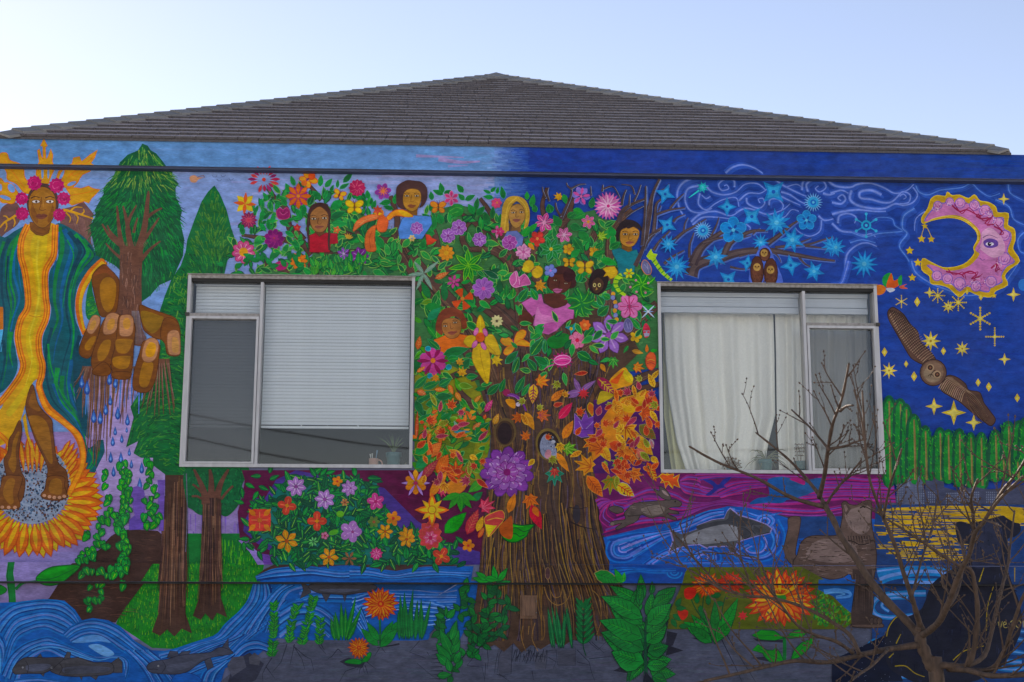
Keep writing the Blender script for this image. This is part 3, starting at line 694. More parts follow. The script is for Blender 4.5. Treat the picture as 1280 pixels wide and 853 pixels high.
def bark(x0, x1, y0, y1, xb0, xb1, cols, n, base, w=1.6, flare=8):
    P(base, [(x0, y0), (x1, y0), (xb1, y1-25), (xb1+flare, y1), (xb1-flare*.6, y1-6), ((xb0+xb1)/2+3, y1+4), ((xb0+xb1)/2-6, y1-5), (xb0+2, y1+3), (xb0-flare, y1-2), (xb0, y1-25)])
    for i in range(n):
        t = (i+.5)/n; a = x0+(x1-x0)*t; b = xb0+(xb1-xb0)*t; ym = y0+(y1-y0)*rnd.uniform(0, .5); ye = ym+(y1-ym)*rnd.uniform(.4, 1); f = lambda y: a+(b-a)*(y-y0)/(y1-y0)
        L(jit(rnd.choice(cols), 8), w*rnd.uniform(.6, 1.5), [(f(ym), ym), (f((ym+ye)/2)+rnd.uniform(-1, 1), (ym+ye)/2), (f(ye)+(t-.5)*flare*.8, ye-3)], .5)
bark(205, 235, 594, 792, 198, 232, ('6a4a38', '3a2624', '8a6450', '4a3228', '5a4038'), 70, '50382e')
T(); F('0d4f60', '92 436 104 440 122 452 112 470 108 500 112 545 104 540 94 500')
O('painted_roots', 'brown painted roots with blue water drops hanging below the hand')
T(0, 460, S)
P('b09cd0', '590 30 960 60 870 260 890 330 840 530 920 490 890 570 940 600 1020 600 1020 650 1100 710 1100 853 700 853 640 680 700 560 690 480 600 480')
for i in range(17):
    x = 560+i*25; L(jit('5a82cc', 12), 17, [(x, 20+abs(i-8)*4), (x-6, 120), (x-10+rnd.uniform(-8, 8), rnd.uniform(170, 330))], 6)
for i, (x, ex, ey_) in enumerate(((560, 490, 130), (575, 510, 210), (590, 550, 330), (600, 575, 600), (620, 600, 560), (640, 620, 640), (660, 640, 660), (690, 660, 560), (700, 640, 640), (715, 690, 470), (730, 710, 620), (750, 735, 470), (780, 730, 460), (800, 770, 260), (830, 800, 370), (850, 820, 380), (880, 840, 300), (900, 880, 240), (610, 560, 260), (670, 655, 380))):
    L(jit('6e4c3c', 8), 20, [(x, -10), ((x+ex)/2+rnd.uniform(-16, 16), ey_*.45), (ex, ey_)], 4); L('957060', 4, [(x+3, 0), ((x+ex)/2+4, ey_*.45), (ex+1, ey_*.8)], 2)
for x, ex, ey_ in ((1020, 945, 270), (1035, 975, 310), (1050, 1030, 320), (1060, 1060, 320), (1075, 1090, 310), (1090, 1135, 315), (1110, 1165, 270), (1120, 1160, 300), (1040, 1000, 260)):
    L(jit('74503f', 8), 18, [(x, -60), ((x+ex)/2, ey_*.4), (ex, ey_)], 3); L('a08070', 3, [(x+4, -30), ((x+ex)/2+4, ey_*.4), (ex, ey_*.8)], 2)
def drop(x, y, h, c='4a78c8'):
    w = h*.42; P('2f4f9a', [(x, y-h*.5), (x+w*.3, y-h*.12), (x+w*.5, y+h*.2), (x+w*.36, y+h*.42), (x, y+h*.52), (x-w*.36, y+h*.42), (x-w*.5, y+h*.2), (x-w*.3, y-h*.12)]); P(c, [(x, y-h*.36), (x+w*.2, y-h*.05), (x+w*.34, y+h*.2), (x, y+h*.4), (x-w*.34, y+h*.2), (x-w*.2, y-h*.05)]); E('7fa8e0', x-w*.05, y+h*.16, w*.16, h*.14, n=8)
for x, y, h in ((625, 320, 95), (668, 330, 90), (705, 275, 80), (785, 300, 90), (850, 345, 80), (735, 215, 70), (770, 95, 80), (730, 70, 90), (845, 412, 40), (768, 420, 62), (752, 488, 70), (812, 470, 62), (862, 560, 55), (738, 595, 78), (806, 597, 80), (876, 640, 60), (945, 665, 80), (757, 690, 72), (830, 695, 70), (695, 708, 50), (932, 770, 85), (920, 850, 60), (905, 910, 70), (580, 130, 100), (545, 90, 90)): drop(x, y, h)

# hand
O('painted_hand', 'large brown painted hand cradling the tree roots')
T(0, 310, S)
sk, sk2, so2, nl = '7c4a22', 'a8742a', '5c3418', 'c08a64'
F(sk, '690 110 630 160 612 210 625 290 650 400 680 460 760 440 785 380 795 230 770 180 735 145', o=so2); F(sk2, '700 200 665 260 680 380 720 430 760 380 775 260 750 205'); F('8a4c28', '700 118 640 160 630 190 700 165 760 200 740 150')
F(sk, '930 385 1000 405 1100 440 1170 470 1195 530 1190 600 1060 610 970 560 945 500', o=so2); F('8f6a28', '945 420 1060 450 1090 470 1060 540 1010 570 955 510')
F(sk, '1090 480 1150 470 1195 520 1200 640 1195 715 1120 712 1100 640 1070 590', o=so2)
F(nl, '1120 570 1160 548 1195 570 1202 680 1190 712 1130 708 1115 640', o='8a5a40', ow=4); F('cf9a5c', '1150 600 1185 610 1190 690 1150 690')
for fin in (('660 460 590 520 540 630 527 690 545 725 590 735 620 690 660 560 668 490', '640 590 600 600 565 650 570 680 600 680 630 630', '625 450 600 480 580 540 590 568 620 570 655 520 668 480 655 455'), ('790 440 700 470 650 600 612 720 612 790 640 825 700 830 745 760 775 600 800 500', '690 620 650 690 655 750 690 750 725 700 740 620', '750 432 710 455 690 520 690 570 720 578 765 560 798 490 795 450'), ('800 450 780 560 768 660 745 740 745 810 780 853 850 850 880 800 890 680 895 500', '780 610 770 660 790 700 850 700 880 640 880 610', '830 447 800 465 795 560 810 588 860 588 885 560 890 480 870 450')):
    F(sk, fin[0], o=so2); F(sk2, fin[1], o='8a5420', ow=4); F(nl, fin[2], o='8a5a40', ow=4)
F(sk2, '760 730 755 780 790 805 850 800 870 740 860 720'); E('cf964c', 845, 505, 26, 40); E('cf964c', 740, 510, 24, 42, 20); E('cf9a54', 620, 515, 18, 36, 25)
F(sk, '960 620 930 700 900 800 885 880 890 940 940 965 1000 950 1040 860 1060 720 1058 640', o=so2); F(sk2, '960 760 930 860 935 920 980 925 1010 850 1020 770'); F(nl, '1000 602 965 630 945 720 965 758 1010 760 1045 720 1058 640 1035 605', o='8a5a40', ow=4); F('d89c3c', '1000 630 970 680 980 725 1025 720 1040 650')
F(sk, '615 820 640 850 720 850 740 810 690 760', o=so2); F(sk, '750 830 760 870 850 875 870 830', o=so2)
# ================================================================== vines, fallen log, sunflower stem
O('painted_log', 'dark brown painted log lying behind hanging vines')
T(0, 600, S)
F('46302a', '870 330 960 335 1050 340 1075 360 1072 560 880 560 720 520 690 430 740 375 800 340', s=False)
P('46302a', '700 440 880 400 880 560 520 560'); P('46302a', '480 555 1020 555 930 690 780 870 560 860 320 800')
T(0, 693, S); P('46302a', '430 180 970 180 840 350 770 455 540 440 450 320 320 300')
for i in range(46): x, y = rnd.uniform(420, 850), rnd.uniform(190, 430); L(rnd.choice(('5c4034', '36241f', '6a4a3c')), 4, [(x, y), (x+50, y-4), (x+100, y+6)], 2)
T(0, 600, S)
for i in range(30): x, y = rnd.uniform(880, 1020), rnd.uniform(350, 540); L(rnd.choice(('5c4034', '36241f')), 4, [(x, y), (x+40, y+rnd.uniform(-5, 8))], 2, s=False)
P('6e54b4', '860 270 940 200 960 330 860 335'); F('7a5cb8', '880 60 960 70 955 250 900 240'); P('7a5cb8', '1050 0 1100 0 1090 340 1060 340')
O('painted_vines', 'bright green heart shaped vine leaves painted hanging down')
def hleaf(x, y, r, a):
    ca, sa = math.cos(math.radians(a)), math.sin(math.radians(a))
    def q(u, v): return (x+(u*ca-v*sa)*r, y+(u*sa+v*ca)*r)
    c = rnd.choice(('1f9440', '2aa048', '178a3c', '35a83c')); F(c, [q(0, 1.1), q(.55, .35), q(.62, -.3), q(.3, -.68), q(0, -.5), q(-.3, -.68), q(-.62, -.3), q(-.55, .35)], o='0c5a34', ow=5, k=3)
    L(rnd.choice(('7cc83c', '9ad040', '5ab840')), 6, [q(.1, -.2), q(.04, .3), q(0, .75)], 2)
for ln, n, sp in (('820 -100 830 0 820 80 850 150 790 240 820 300', 26, 60), ('840 -60 860 40 830 120 850 230 800 280 780 330', 20, 40), ('790 330 820 360 800 430 850 470 790 520 820 550 780 590 850 600', 26, 70), ('1000 -120 1010 -40 1000 40 1040 80 980 140 1040 190 970 240 1050 250 980 300 1050 310', 22, 40), ('700 -60 710 40 720 130 730 190 715 260 660 280 690 340 640 380 580 360 570 430', 15, 25), ('650 430 700 440 560 480 620 500 540 530 650 500', 16, 35), ('540 620 610 600 690 610 750 640 830 610 860 570', 12, 25), ('600 720 680 700 640 790 570 810 690 800 590 860 640 870', 11, 30), ('820 700 830 720', 2, 14)):
    pp = cat(nums(ln), False, 8)
    for i in range(n): x, y = pp[int(i/n*(len(pp)-1))]; hleaf(x+rnd.uniform(-sp, sp)*.6, y+rnd.uniform(-12, 12), rnd.uniform(24, 38), rnd.uniform(-45, 45))
O('painted_sunflower_stem', 'thick green painted sunflower stem with one broad leaf')
P('157a3c', '52 548 98 548 88 620 100 700 106 800 104 960 50 990 60 800 46 690 40 640'); L('0c5c30', 5, '60 560 48 640 60 760 58 940')
F('1f9432', '240 655 300 600 380 575 530 572 470 640 400 690 330 705 270 690', o='0a5a2c', ow=6); L('0c5c30', 6, '240 660 340 660 440 620 520 580', 3); F('2faa38', '290 630 360 590 460 580 400 610')
L('157a3c', 22, '104 730 150 690 240 675', 10); O('painted_leaf', 'cut off green leaf painted left of the sunflower stem'); F('1f8c38', '-40 700 0 700 45 730 20 760 -40 770', o='0a5a2c')

# ================================================================== river, left
O('painted_river', 'swirling blue river painted along the foot of the wall')
T(0, 693, S)
P('1a62b4', '-200 330 100 320 260 300 350 302 430 310 500 370 545 440 620 425 720 440 800 480 900 580 1010 640 1120 645 1280 590 1420 545 1500 490 1600 400 1720 300 1800 180 2000 180 3200 180 3200 330 3130 440 3050 600 2450 600 2000 570 1850 560 1700 690 1500 760 1460 900 -200 900')
T(); P('1a62b4', '322 729 350 711 380 707 440 707 480 712 545 708 592 708 588 729')
F('4a3530', '318 722 330 712 345 705 400 706 450 704 480 705 540 704 594 706 560 708 530 708 495 714 470 711 440 706 400 709 370 706 345 711 328 724', s=False)
T(0, 693, S)
wv = ('2a74c4', '154f98', '4a8cd4', '6a88d0', '1a5aa8', '3a80cc', '5c98dc', '123f84', '3070bc')
def flow(a, b, n, w, cols=wv, w1=.4):
    a, b = nums(a), nums(b)
    n = int(n*1.45)
    for i in range(n):
        t = (i+.5)/n; L(jit(cols[i % len(cols)], 8), w*rnd.uniform(.7, 1.3), [(p[0]+(q[0]-p[0])*t, p[1]+(q[1]-p[1])*t) for p, q in zip(a, b)], w*w1)
flow('-30 400 90 330 250 305 340 303 420 315 490 370 530 440', '40 860 100 600 200 520 300 500 380 530 450 560 500 580', 17, 17)
flow('0 800 60 680 150 600 260 560 340 550 450 600 560 650 640 680', '120 860 150 760 200 700 280 650 340 650 420 690 500 720 600 740', 9, 13)
flow('420 530 470 480 560 440 660 435 780 480 900 580 1000 650 1060 680', '480 590 560 550 640 545 720 580 800 640 880 690 960 760 1040 830', 11, 14)
flow('350 560 440 600 540 650 640 690 760 670 830 680 870 740 840 850', '200 650 320 620 450 640 560 680 650 710 740 690 810 700 830 760', 5, 12)
flow('820 640 880 700 940 780 980 860', '1000 640 1100 720 1180 800 1240 870', 12, 12)
flow('-20 500 20 540 40 600 20 700', '-60 600 -20 640 0 700 0 800', 5, 14); flow('100 830 250 820 400 840 600 850', '90 870 250 850 420 870 600 880', 4, 10)
F('6aa0e0', '480 585 560 550 660 540 740 590 660 580 560 590'); F('7ab0e8', '590 610 660 600 740 640 760 670 700 680 640 650')
flow('1050 660 1180 630 1300 590 1440 550 1560 440 1680 330 1780 190', '1180 860 1400 760 1560 700 1640 600 1760 500 1880 420 1960 360', 26, 15)
T(220, 693, S)
flow('530 150 640 100 760 85 900 85 1000 100 1120 110 1290 85', '540 175 660 160 780 150 900 140 1000 150 1120 160 1290 140', 6, 14); flow('520 190 480 300 420 380 330 460 240 560 100 600 0 640', '620 190 640 300 560 420 480 520 400 570 260 620 120 680', 12, 13)
flow('700 200 640 260 560 350 480 450 420 540', '860 220 760 250 700 340 660 420 620 520', 9, 13); flow('860 190 960 210 1080 230 1290 230', '740 420 900 340 1100 330 1320 330', 8, 14)
flow('690 360 820 300 980 340 1080 420', '690 560 800 480 900 470 1020 560', 9, 14); flow('380 650 440 590 520 560 620 590', '420 700 480 650 560 640 620 660', 6, 12); flow('150 850 180 780 260 740 330 700', '260 850 280 800 310 760 350 720', 6, 12)
flow('1180 300 1240 380 1280 450', '1160 420 1220 500 1260 560', 8, 12, ('8ab0ec', '1a5ab4', '5c94e0', '0f469c'))
F('1c66c0', '0 800 60 790 140 810 160 853 -20 853', o='0f4690')
T(440, 660, 6.4)
flow('-20 320 140 330 330 370 480 340 640 325 760 340 960 340', '-20 420 140 415 300 430 480 420 640 410 780 400 920 420', 8, 15); flow('0 540 200 500 500 520 840 530', '0 780 200 700 450 660 830 640', 11, 12, ('2a74d0', '6fa4ec', '1858b0', '8cb4f0', '1650a8')); flow('0 640 60 720 110 800', '80 640 110 720 130 800', 6, 10); flow('480 560 640 580 830 640', '480 800 640 800 780 740', 9, 12, ('2a74d0', '6fa4ec', '1858b0', '8cb4f0'))
P('1c4c84', '180 440 840 440 760 500 400 500 160 480'); L('8a98c8', 10, '840 450 760 500 690 540', 4); L('6a80b8', 10, '840 500 700 520 500 500 300 500', 4); P('3c332f', '-30 440 180 440 160 480 60 520 -30 520')
def fish(pts, fins, body='45485a', o='2f3040', belly=None):
    for f in fins: F(body, f, o=o, ow=4, s=False)
    F(body, pts, o=o, ow=5)
    if belly: F('575a6c', belly)
O('painted_trout', 'pair of grey fish painted overlapping in the swirling river'); T(0, 693, S)
fish('330 765 400 710 520 690 620 720 740 725 750 790 640 810 480 815 380 800', ('740 725 790 690 815 720 815 790 745 790', '420 705 450 650 472 655 465 695', '500 695 520 685 550 700', '530 815 545 840 550 812', '600 812 640 838 660 805'), '4e4c52', '2f3038', '420 760 560 745 730 755 700 785 560 795 440 795')
fish('85 765 130 710 180 688 300 690 420 690 390 730 300 790 180 795 110 800 90 790', ('245 690 270 662 285 695', '260 790 290 815 300 785'), '4a484e', '2f3038', '180 740 300 730 340 745 290 775 190 780'); E('8a8a90', 152, 755, 7); E('8a8a90', 345, 757, 8); E('23242a', 347, 757, 4); L('2a2a30', 4, '170 710 190 750 180 800'); L('2a2a30', 4, '395 725 415 760 395 800')
for i in range(14): y = 735+i*5; L(jit('3c3b42', 8), 3, [(430, y+rnd.uniform(-3, 3)), (560, y-4), (720, y-2)], 1)
O('painted_river_salmon', 'long grey fish painted leaping across the river'); T(220, 693, S)
fish('-190 740 -150 715 -60 700 0 680 100 665 220 655 300 620 380 660 230 690 150 730 80 780 0 800 -120 795 -160 790 -190 770', ('300 630 350 560 350 620 385 660 290 665', '10 680 40 650 100 645 80 675', '190 710 210 770 250 750 230 690', '-60 690 -40 645 10 650 20 680'), '4c4e5e', '2c3040', '-60 745 60 720 180 695 80 755 -40 785'); E('9a9aa0', -180+62, 745, 7)
L('2a2c38', 4, '-90 710 -70 750 -95 790'); L('2a2c38', 4, '-190 770 -150 765 -120 768')
O('painted_upper_salmon', 'dark grey fish painted half hidden below the ledge board'); T(220, 693, S)
fish('880 215 940 195 1080 195 1280 195 1340 220 1300 250 1240 255 1130 270 1020 262 940 255', ('890 215 830 185 850 235 825 298 900 255', '970 260 1000 320 1030 265', '1110 265 1125 320 1140 262'), '45444c', '2a2a34', '960 235 1100 230 1230 235 1120 255 1000 250')

# ================================================================== trees under the window, rock
O('painted_small_tree_crown', 'round green tree crown painted under the window corner'); T(220, 600, S)
F('17643c', '80 -90 460 -90 465 -20 440 40 430 130 400 190 330 245 250 200 170 235 110 200 70 150')
SCAT('90 -80 450 -80 430 120 330 235 240 190 170 225 90 150', 260, lambda x, y: L(rnd.choice(('1f7444', '10543a', '2a8048', '0c4c34')), 9, [(x, y), (x+rnd.uniform(-14, 14), y+rnd.uniform(10, 26))], 3, s=False))
O('painted_small_tree_trunk', 'brown painted trunk with spread limbs under the window')
T()
bark(254, 276, 615, 772, 249, 276, ('6a4a38', '3a2624', '8a6450', '4a3228', '5c4038'), 54, '4c352c')
T(220, 600, S)
for w, ln in ((60, '200 160 180 60 120 -70'), (50, '235 120 235 0 225 -70'), (50, '270 120 300 20 350 -70'), (18, '190 110 150 60 110 30'), (16, '180 130 140 110 105 110'), (18, '300 130 340 80 380 40')): L('6a463a', w, ln, 14)
T(); L('6a6a80', 1, '233 592 234 640 232 690')
O('painted_rock_ledge', 'grey painted rock ledge with cracks along the foot of the wall')
P('575a6c', '288 842 300 822 312 816 318 824 334 822 344 808 400 800 440 801 520 801 535 800 545 782 552 780 556 800 600 812 640 812 700 805 760 790 800 790 870 786 940 787 1040 785 1075 780 1090 792 1080 830 1060 900 -0 900 255 870')
P('3b3d4e', '288 842 300 822 312 816 330 830 320 850 280 870')
for i in range(500):
    x, y = rnd.uniform(340, 1070), rnd.uniform(803, 860); L(jit('585b6d', 8), rnd.uniform(1, 3), [(x, y), (x+rnd.uniform(10, 45), y+rnd.uniform(-1, 1))], .5, s=False)
P('575867', '284 832 290 822 304 820 308 834 290 846'); P('5a5a66', '311 822 318 816 326 822 324 832 312 830')
rk = '2c2e3e'
T(220, 693, S)
for ln in ('740 600 700 720 640 790', '790 600 760 740', '780 610 860 680 900 700 920 780', '790 620 840 700 860 770', '940 580 960 620 1000 665', '960 590 990 640', '1080 630 1040 680 1010 700', '1080 630 1110 660', '1240 740 1130 780 1090 850', '1230 750 1220 800', '640 690 600 750 575 800 580 850', '600 750 660 830', '1260 740 1280 800'): L(rk, 6, ln, 2, s=False)
P('30313f', '1090 715 1150 690 1260 720 1240 760 1140 745')
T(440, 720, 6.4)
for ln in ('540 520 460 610 590 660 520 700 640 800 720 840', '600 610 620 640', '690 400 620 460 690 470', '1080 570 1090 680 1080 750', '1170 600 1150 700 1140 780', '1070 700 1060 850', '920 720 1040 730 1060 830', '1000 620 920 715', '1160 790 1240 810', '220 580 180 640', '240 580 270 620', '80 700 100 780', '60 710 40 760', '120 690 190 745', '1240 570 1270 700'): L(rk, 6, ln, 2, s=False)
P('565766', '620 470 690 395 720 470 700 500 620 500'); 
for i in range(8): L('2a2a38', 10, [(690+i*8, 600+i*32), (640-i*3, 600+i*32)], 2, s=False)
L('2a2a38', 16, '380 545 300 560 200 575', 5); L('2a2a38', 12, '140 560 100 570', 4)
T(620, 700, S)
P('525362', '10 600 70 555 110 570 105 750 20 760'); P('50515f', '410 610 530 600 530 700 415 710'); P('565765', '260 640 330 620 335 720 260 730')
for ln in ('60 560 20 640 10 750', '110 560 100 760 50 770', '130 660 180 600 250 610', '200 690 220 620 240 560', '330 610 400 600 410 700 530 705 530 590', '250 640 340 650 330 730', '540 600 620 680 640 760 660 810', '610 540 680 600 740 540', '620 660 800 640', '640 550 720 620', '540 680 620 700', '350 650 400 680 380 730', '20 760 90 810', '240 740 250 800'): L(rk, 5, ln, 2, s=False)
for i in range(20): L('2a2c3a', 7, [(130+i*11, 600+rnd.uniform(-20, 40)), (125+i*11+rnd.uniform(-20, 20), 680)], 2, s=False)
P('2a2a38', '1140 475 1210 490 1180 570 1130 590'); P('2a2a38', '1150 570 1250 605 1130 640'); P('2a2a38', '780 740 860 700 960 720 900 760'); P('2a2a38', '800 690 850 685 840 700')
T(740, 693, S)
L('565866', 60, '880 540 980 680 1080 860', 80); L(rk, 7, '860 560 920 680 960 760 1000 850', 3); L(rk, 7, '900 540 990 690 1090 850', 3); P('2c2c3a', '660 560 800 540 760 580'); P('2c2c3a', '1070 560 1190 575 1280 570 1280 590 1100 580'); P('2c2c3a', '1050 690 1180 680 1280 700 1200 720')

# ================================================================== flowering bush under the first window
O('painted_plum_ground', 'dark plum background painted behind the flowering bush'); T()
P('5c1640', '302 588 640 588 640 706 345 706 330 700 325 694 322 690 315 680 308 672 300 676 298 655 297 640 303 620 306 600')
for i in range(120): x, y = rnd.uniform(306, 610), rnd.uniform(590, 700); L(jit('5c1640', 9), 2.5, [(x, y), (x+rnd.uniform(5, 20), y+rnd.uniform(-3, 3))], .8, s=False)
P('9c86cc', '298 676 303 675 325 692 345 697 350 706 322 706 312 690'); P('7a4fae', '325 692 345 695 352 706 330 706')
O('painted_flower_bush', 'teal green bush full of painted leaves under the window')
P('4e3a8c', '330 625 345 600 370 588 480 610 520 650 560 680 600 690 600 706 345 706 340 690 322 680 304 664 306 650 312 640 318 622')
P('1a7468', '336 628 350 606 372 594 400 598 430 592 450 605 470 600 480 640 500 660 520 668 540 676 560 690 570 706 340 706 350 690 330 676 316 664 314 645 325 640')
P('1f6a58', '480 680 520 668 560 690 575 706 480 706')
def bleaf(x, y):
    a = rnd.uniform(0, 360); ln = rnd.uniform(11, 19); LFA(rnd.choice(('147040', '0f6440', '1a8444', '10583c', '238c46')), x, y, a, ln, ln*.42, v=rnd.choice(('3fac4c', '5ab84c', '0c4030', '8ac850')), vw=.9, o='0a3a34', ow=.7, sv=0)
SCAT('340 620 372 592 430 592 470 598 480 640 500 660 540 672 575 690 585 704 342 704 330 676 312 664 312 645 322 632', 520, bleaf, 3.5)
for i in range(26): x, y = rnd.choice(((rnd.uniform(300, 345), rnd.uniform(590, 690)), (rnd.uniform(440, 600), rnd.uniform(592, 690)))); a = rnd.uniform(0, 360); LFA(rnd.choice(('147040', '1f8440')), x, y, a, 14, 6, v='46ac40', o='0a3a34', ow=.7, vw=.8)
def bflower(kind, x, y, r, rot=0):
    if kind == 'lil': FW('b080c4', x, y, r, 7, .55, rot, c='8a4a90', cr=.2, o='7a3f8a', ow=.7, v='e0c4e4', st='p')
    elif kind == 'lil5': FW('b07cc0', x, y, r, 5, .75, rot, c='a04a8a', cr=.18, o='6f4a90', ow=.7, v='d8b4dc', st='r')
    elif kind == 'red': FW('cc4a3a', x, y, r, 4, .75, rot, c='d89038', cr=.2, o='8a2a2a', ow=.7, v='e88058', st='r')
    elif kind == 'redstar': FW('cc4038', x, y, r, 4, .9, rot+45, o='d8702c', ow=.8, st='p'); FW('d8802c', x, y, r*1.15, 4, .3, rot+45, c='cc7a30', cr=.14, st='p'); FW('d84a40', x, y, r*.8, 4, .8, rot, v='e89058', st='r')
    elif kind == 'gold': FW('d8901c', x, y, r, 6, .6, rot, c='b85a1c', cr=.18, o='b8641c', ow=.7, v='e8b840', st='p')
    elif kind == 'pink': FW('cc4a90', x, y, r, 5, .75, rot, c='b0306a', cr=.2, o='8a2a5a', ow=.7, v='e8a0c4', st='r')
    elif kind == 'orange': FW('d8843a', x, y, r, 5, .7, rot, c='c03a3a', cr=.2, o='a8502a', ow=.7, st='r')
    elif kind == 'mag': STAR('c43a78', x, y, r, 9, .75); FW('d85a94', x, y, r*.8, 8, .4, rot, v='e8a0c0', st='p')
    elif kind == 'rose': FW('c8484a', x, y, r, 8, .75, rot, o='cc8a4a', ow=.8, st='p'); FW('d85a80', x, y, r*.6, 7, .6, rot+20, v='f0b0c0', c='c02a5a', cr=.3, st='p')
    elif kind == 'grn': FW('6a8c48', x, y, r, 6, .7, rot, c='b06a48', cr=.25, st='r', o='3a5a38', ow=.7)
    elif kind == 'brn': FW('9a6a48', x, y, r, 6, .4, rot, c='7a4a3a', st='p')
def flower(kind, x, y, r, rot=0, label=None):
    O('painted_flower', label); bflower(kind, x, y, r, rot)
T(220, 600, S)
def fl(kind, x, y, r, rot, label): flower(kind, x, y, r*1.12, rot, label)
fl('lil', 800, 45, 62, 10, 'lilac painted flower at the top of the bush under the window')
fl('lil', 1155, 55, 50, 0, 'small lilac painted flower near the bush top'); fl('lil', 992, 130, 62, 30, 'ragged lilac painted flower in the bush')
fl('orange', 1075, 10, 32, 0, 'small orange painted flower just below the window frame'); fl('red', 740, 172, 56, 12, 'red four petalled painted flower in the bush')
fl('redstar', 558, 268, 82, 0, 'large red and orange star flower painted at the bush edge'); fl('red', 940, 275, 58, 0, 'red clover shaped painted flower in the bush')
fl('gold', 738, 408, 70, 20, 'golden trumpet flower painted low in the bush'); fl('lil5', 1165, 345, 66, 0, 'pale purple five petalled painted flower')
fl('gold', 1020, 515, 58, 5, 'golden flower painted just above the ledge board'); O('painted_flower', 'tiny pink and white painted flower'); FW('c87a9a', 992, 372, 26, 5, .8, 0, '9a2a4a', .3, o='8a2a4a', st='r'); O('painted_flower', 'tiny mint green painted star flower'); FW('7acc7a', 915, 412, 34, 7, .35, 0, st='p'); O('painted_flower', 'tiny tan painted flower among lilac ones'); FW('c88a58', 1125, 150, 28, 6, .6, 0, '9a4a3a', .25, st='p'); fl('brn', 1155, 525, 46, 0, 'brown painted blossom above the ledge')
O('painted_bud', 'round lime green painted bud in the bush'); E('6aae3c', 1095, 228, 26, 22); O('painted_bud', 'long lime green painted bud in the bush'); E('5aa83c', 1050, 350, 34, 18, -20)
T(440, 540, 6.4)
fl('lil', -10, 450, 40, 0, 'small lilac painted flower beside the pink one'); fl('pink', 190, 558, 62, 45, 'pink four petalled painted flower in the bush'); fl('grn', 175, 720, 44, 0, 'green painted rosette in the bush'); fl('orange', 330, 692, 54, 0, 'rusty orange painted flower'); fl('gold', 265, 798, 58, 0, 'yellow orange painted blossom with five petals'); fl('lil5', 5, 800, 56, 20, 'purple painted flower half hidden by leaves')
fl('gold', 438, 850-25, 60, 15, 'bright yellow painted blossom near the bush corner'); fl('rose', 625, 800, 84, 0, 'deep red many petalled painted flower')
T(440, 660, 6.4)
fl('gold', 438, 92, 62, 10, 'yellow painted flower with orange lines'); fl('mag', 195, 208, 48, 0, 'round magenta painted flower near the ledge'); fl('rose', 628, 80, 88, 10, 'large crimson and pink painted flower'); fl('red', 715, 228, 66, 30, 'scarlet painted flower resting on the ledge'); fl('orange', 930, 142, 46, 0, 'small coral painted flower by the tree trunk')

# ================================================================== great tree: canopy ground, trunk, limbs
O('painted_canopy', 'leafy green canopy of the great painted tree'); T()
P('427646', '408 268 430 258 462 272 480 286 520 288 545 262 572 256 600 262 622 282 650 300 690 285 720 268 745 262 770 278 785 300 800 332 815 345 824 356 824 460 744 470 700 470 640 440 620 500 610 540 600 590 518 590 518 352 300 346 330 338 372 330 390 320')
P('8a8a1c', '518 470 560 455 590 470 615 520 612 560 600 610 560 600 518 575')
P('6a7a20', '518 500 560 480 600 520 590 580 560 590 518 560')
for i in range(600):
    x, y = rnd.uniform(300, 820), rnd.uniform(262, 470)
    L(jit('4c8450', 20), rnd.uniform(2, 5), [(x, y), (x+rnd.uniform(-9, 9), y+rnd.uniform(-9, 9))], 1, s=False) if inside(x, y, nums('430 265 470 280 520 290 560 262 610 272 650 300 700 285 745 268 780 300 815 350 820 455 700 460 630 450 600 440 520 350 400 340')) else None
O('painted_great_trunk', 'broad brown trunk of the great painted tree with streaked bark'); T()
tb = '523d31'
F(tb, '584 436 597 456 600 480 604 500 610 520 614 545 612 580 606 640 603 680 600 703 596 740 590 780 584 808 596 803 606 812 618 806 630 815 642 804 652 816 664 806 676 812 690 803 704 808 716 800 732 803 742 794 758 797 772 788 786 790 790 750 775 728 762 703 752 660 745 610 742 560 746 500 770 470 800 440 780 400 740 380 700 400 680 420 655 440 620 430', s=False)
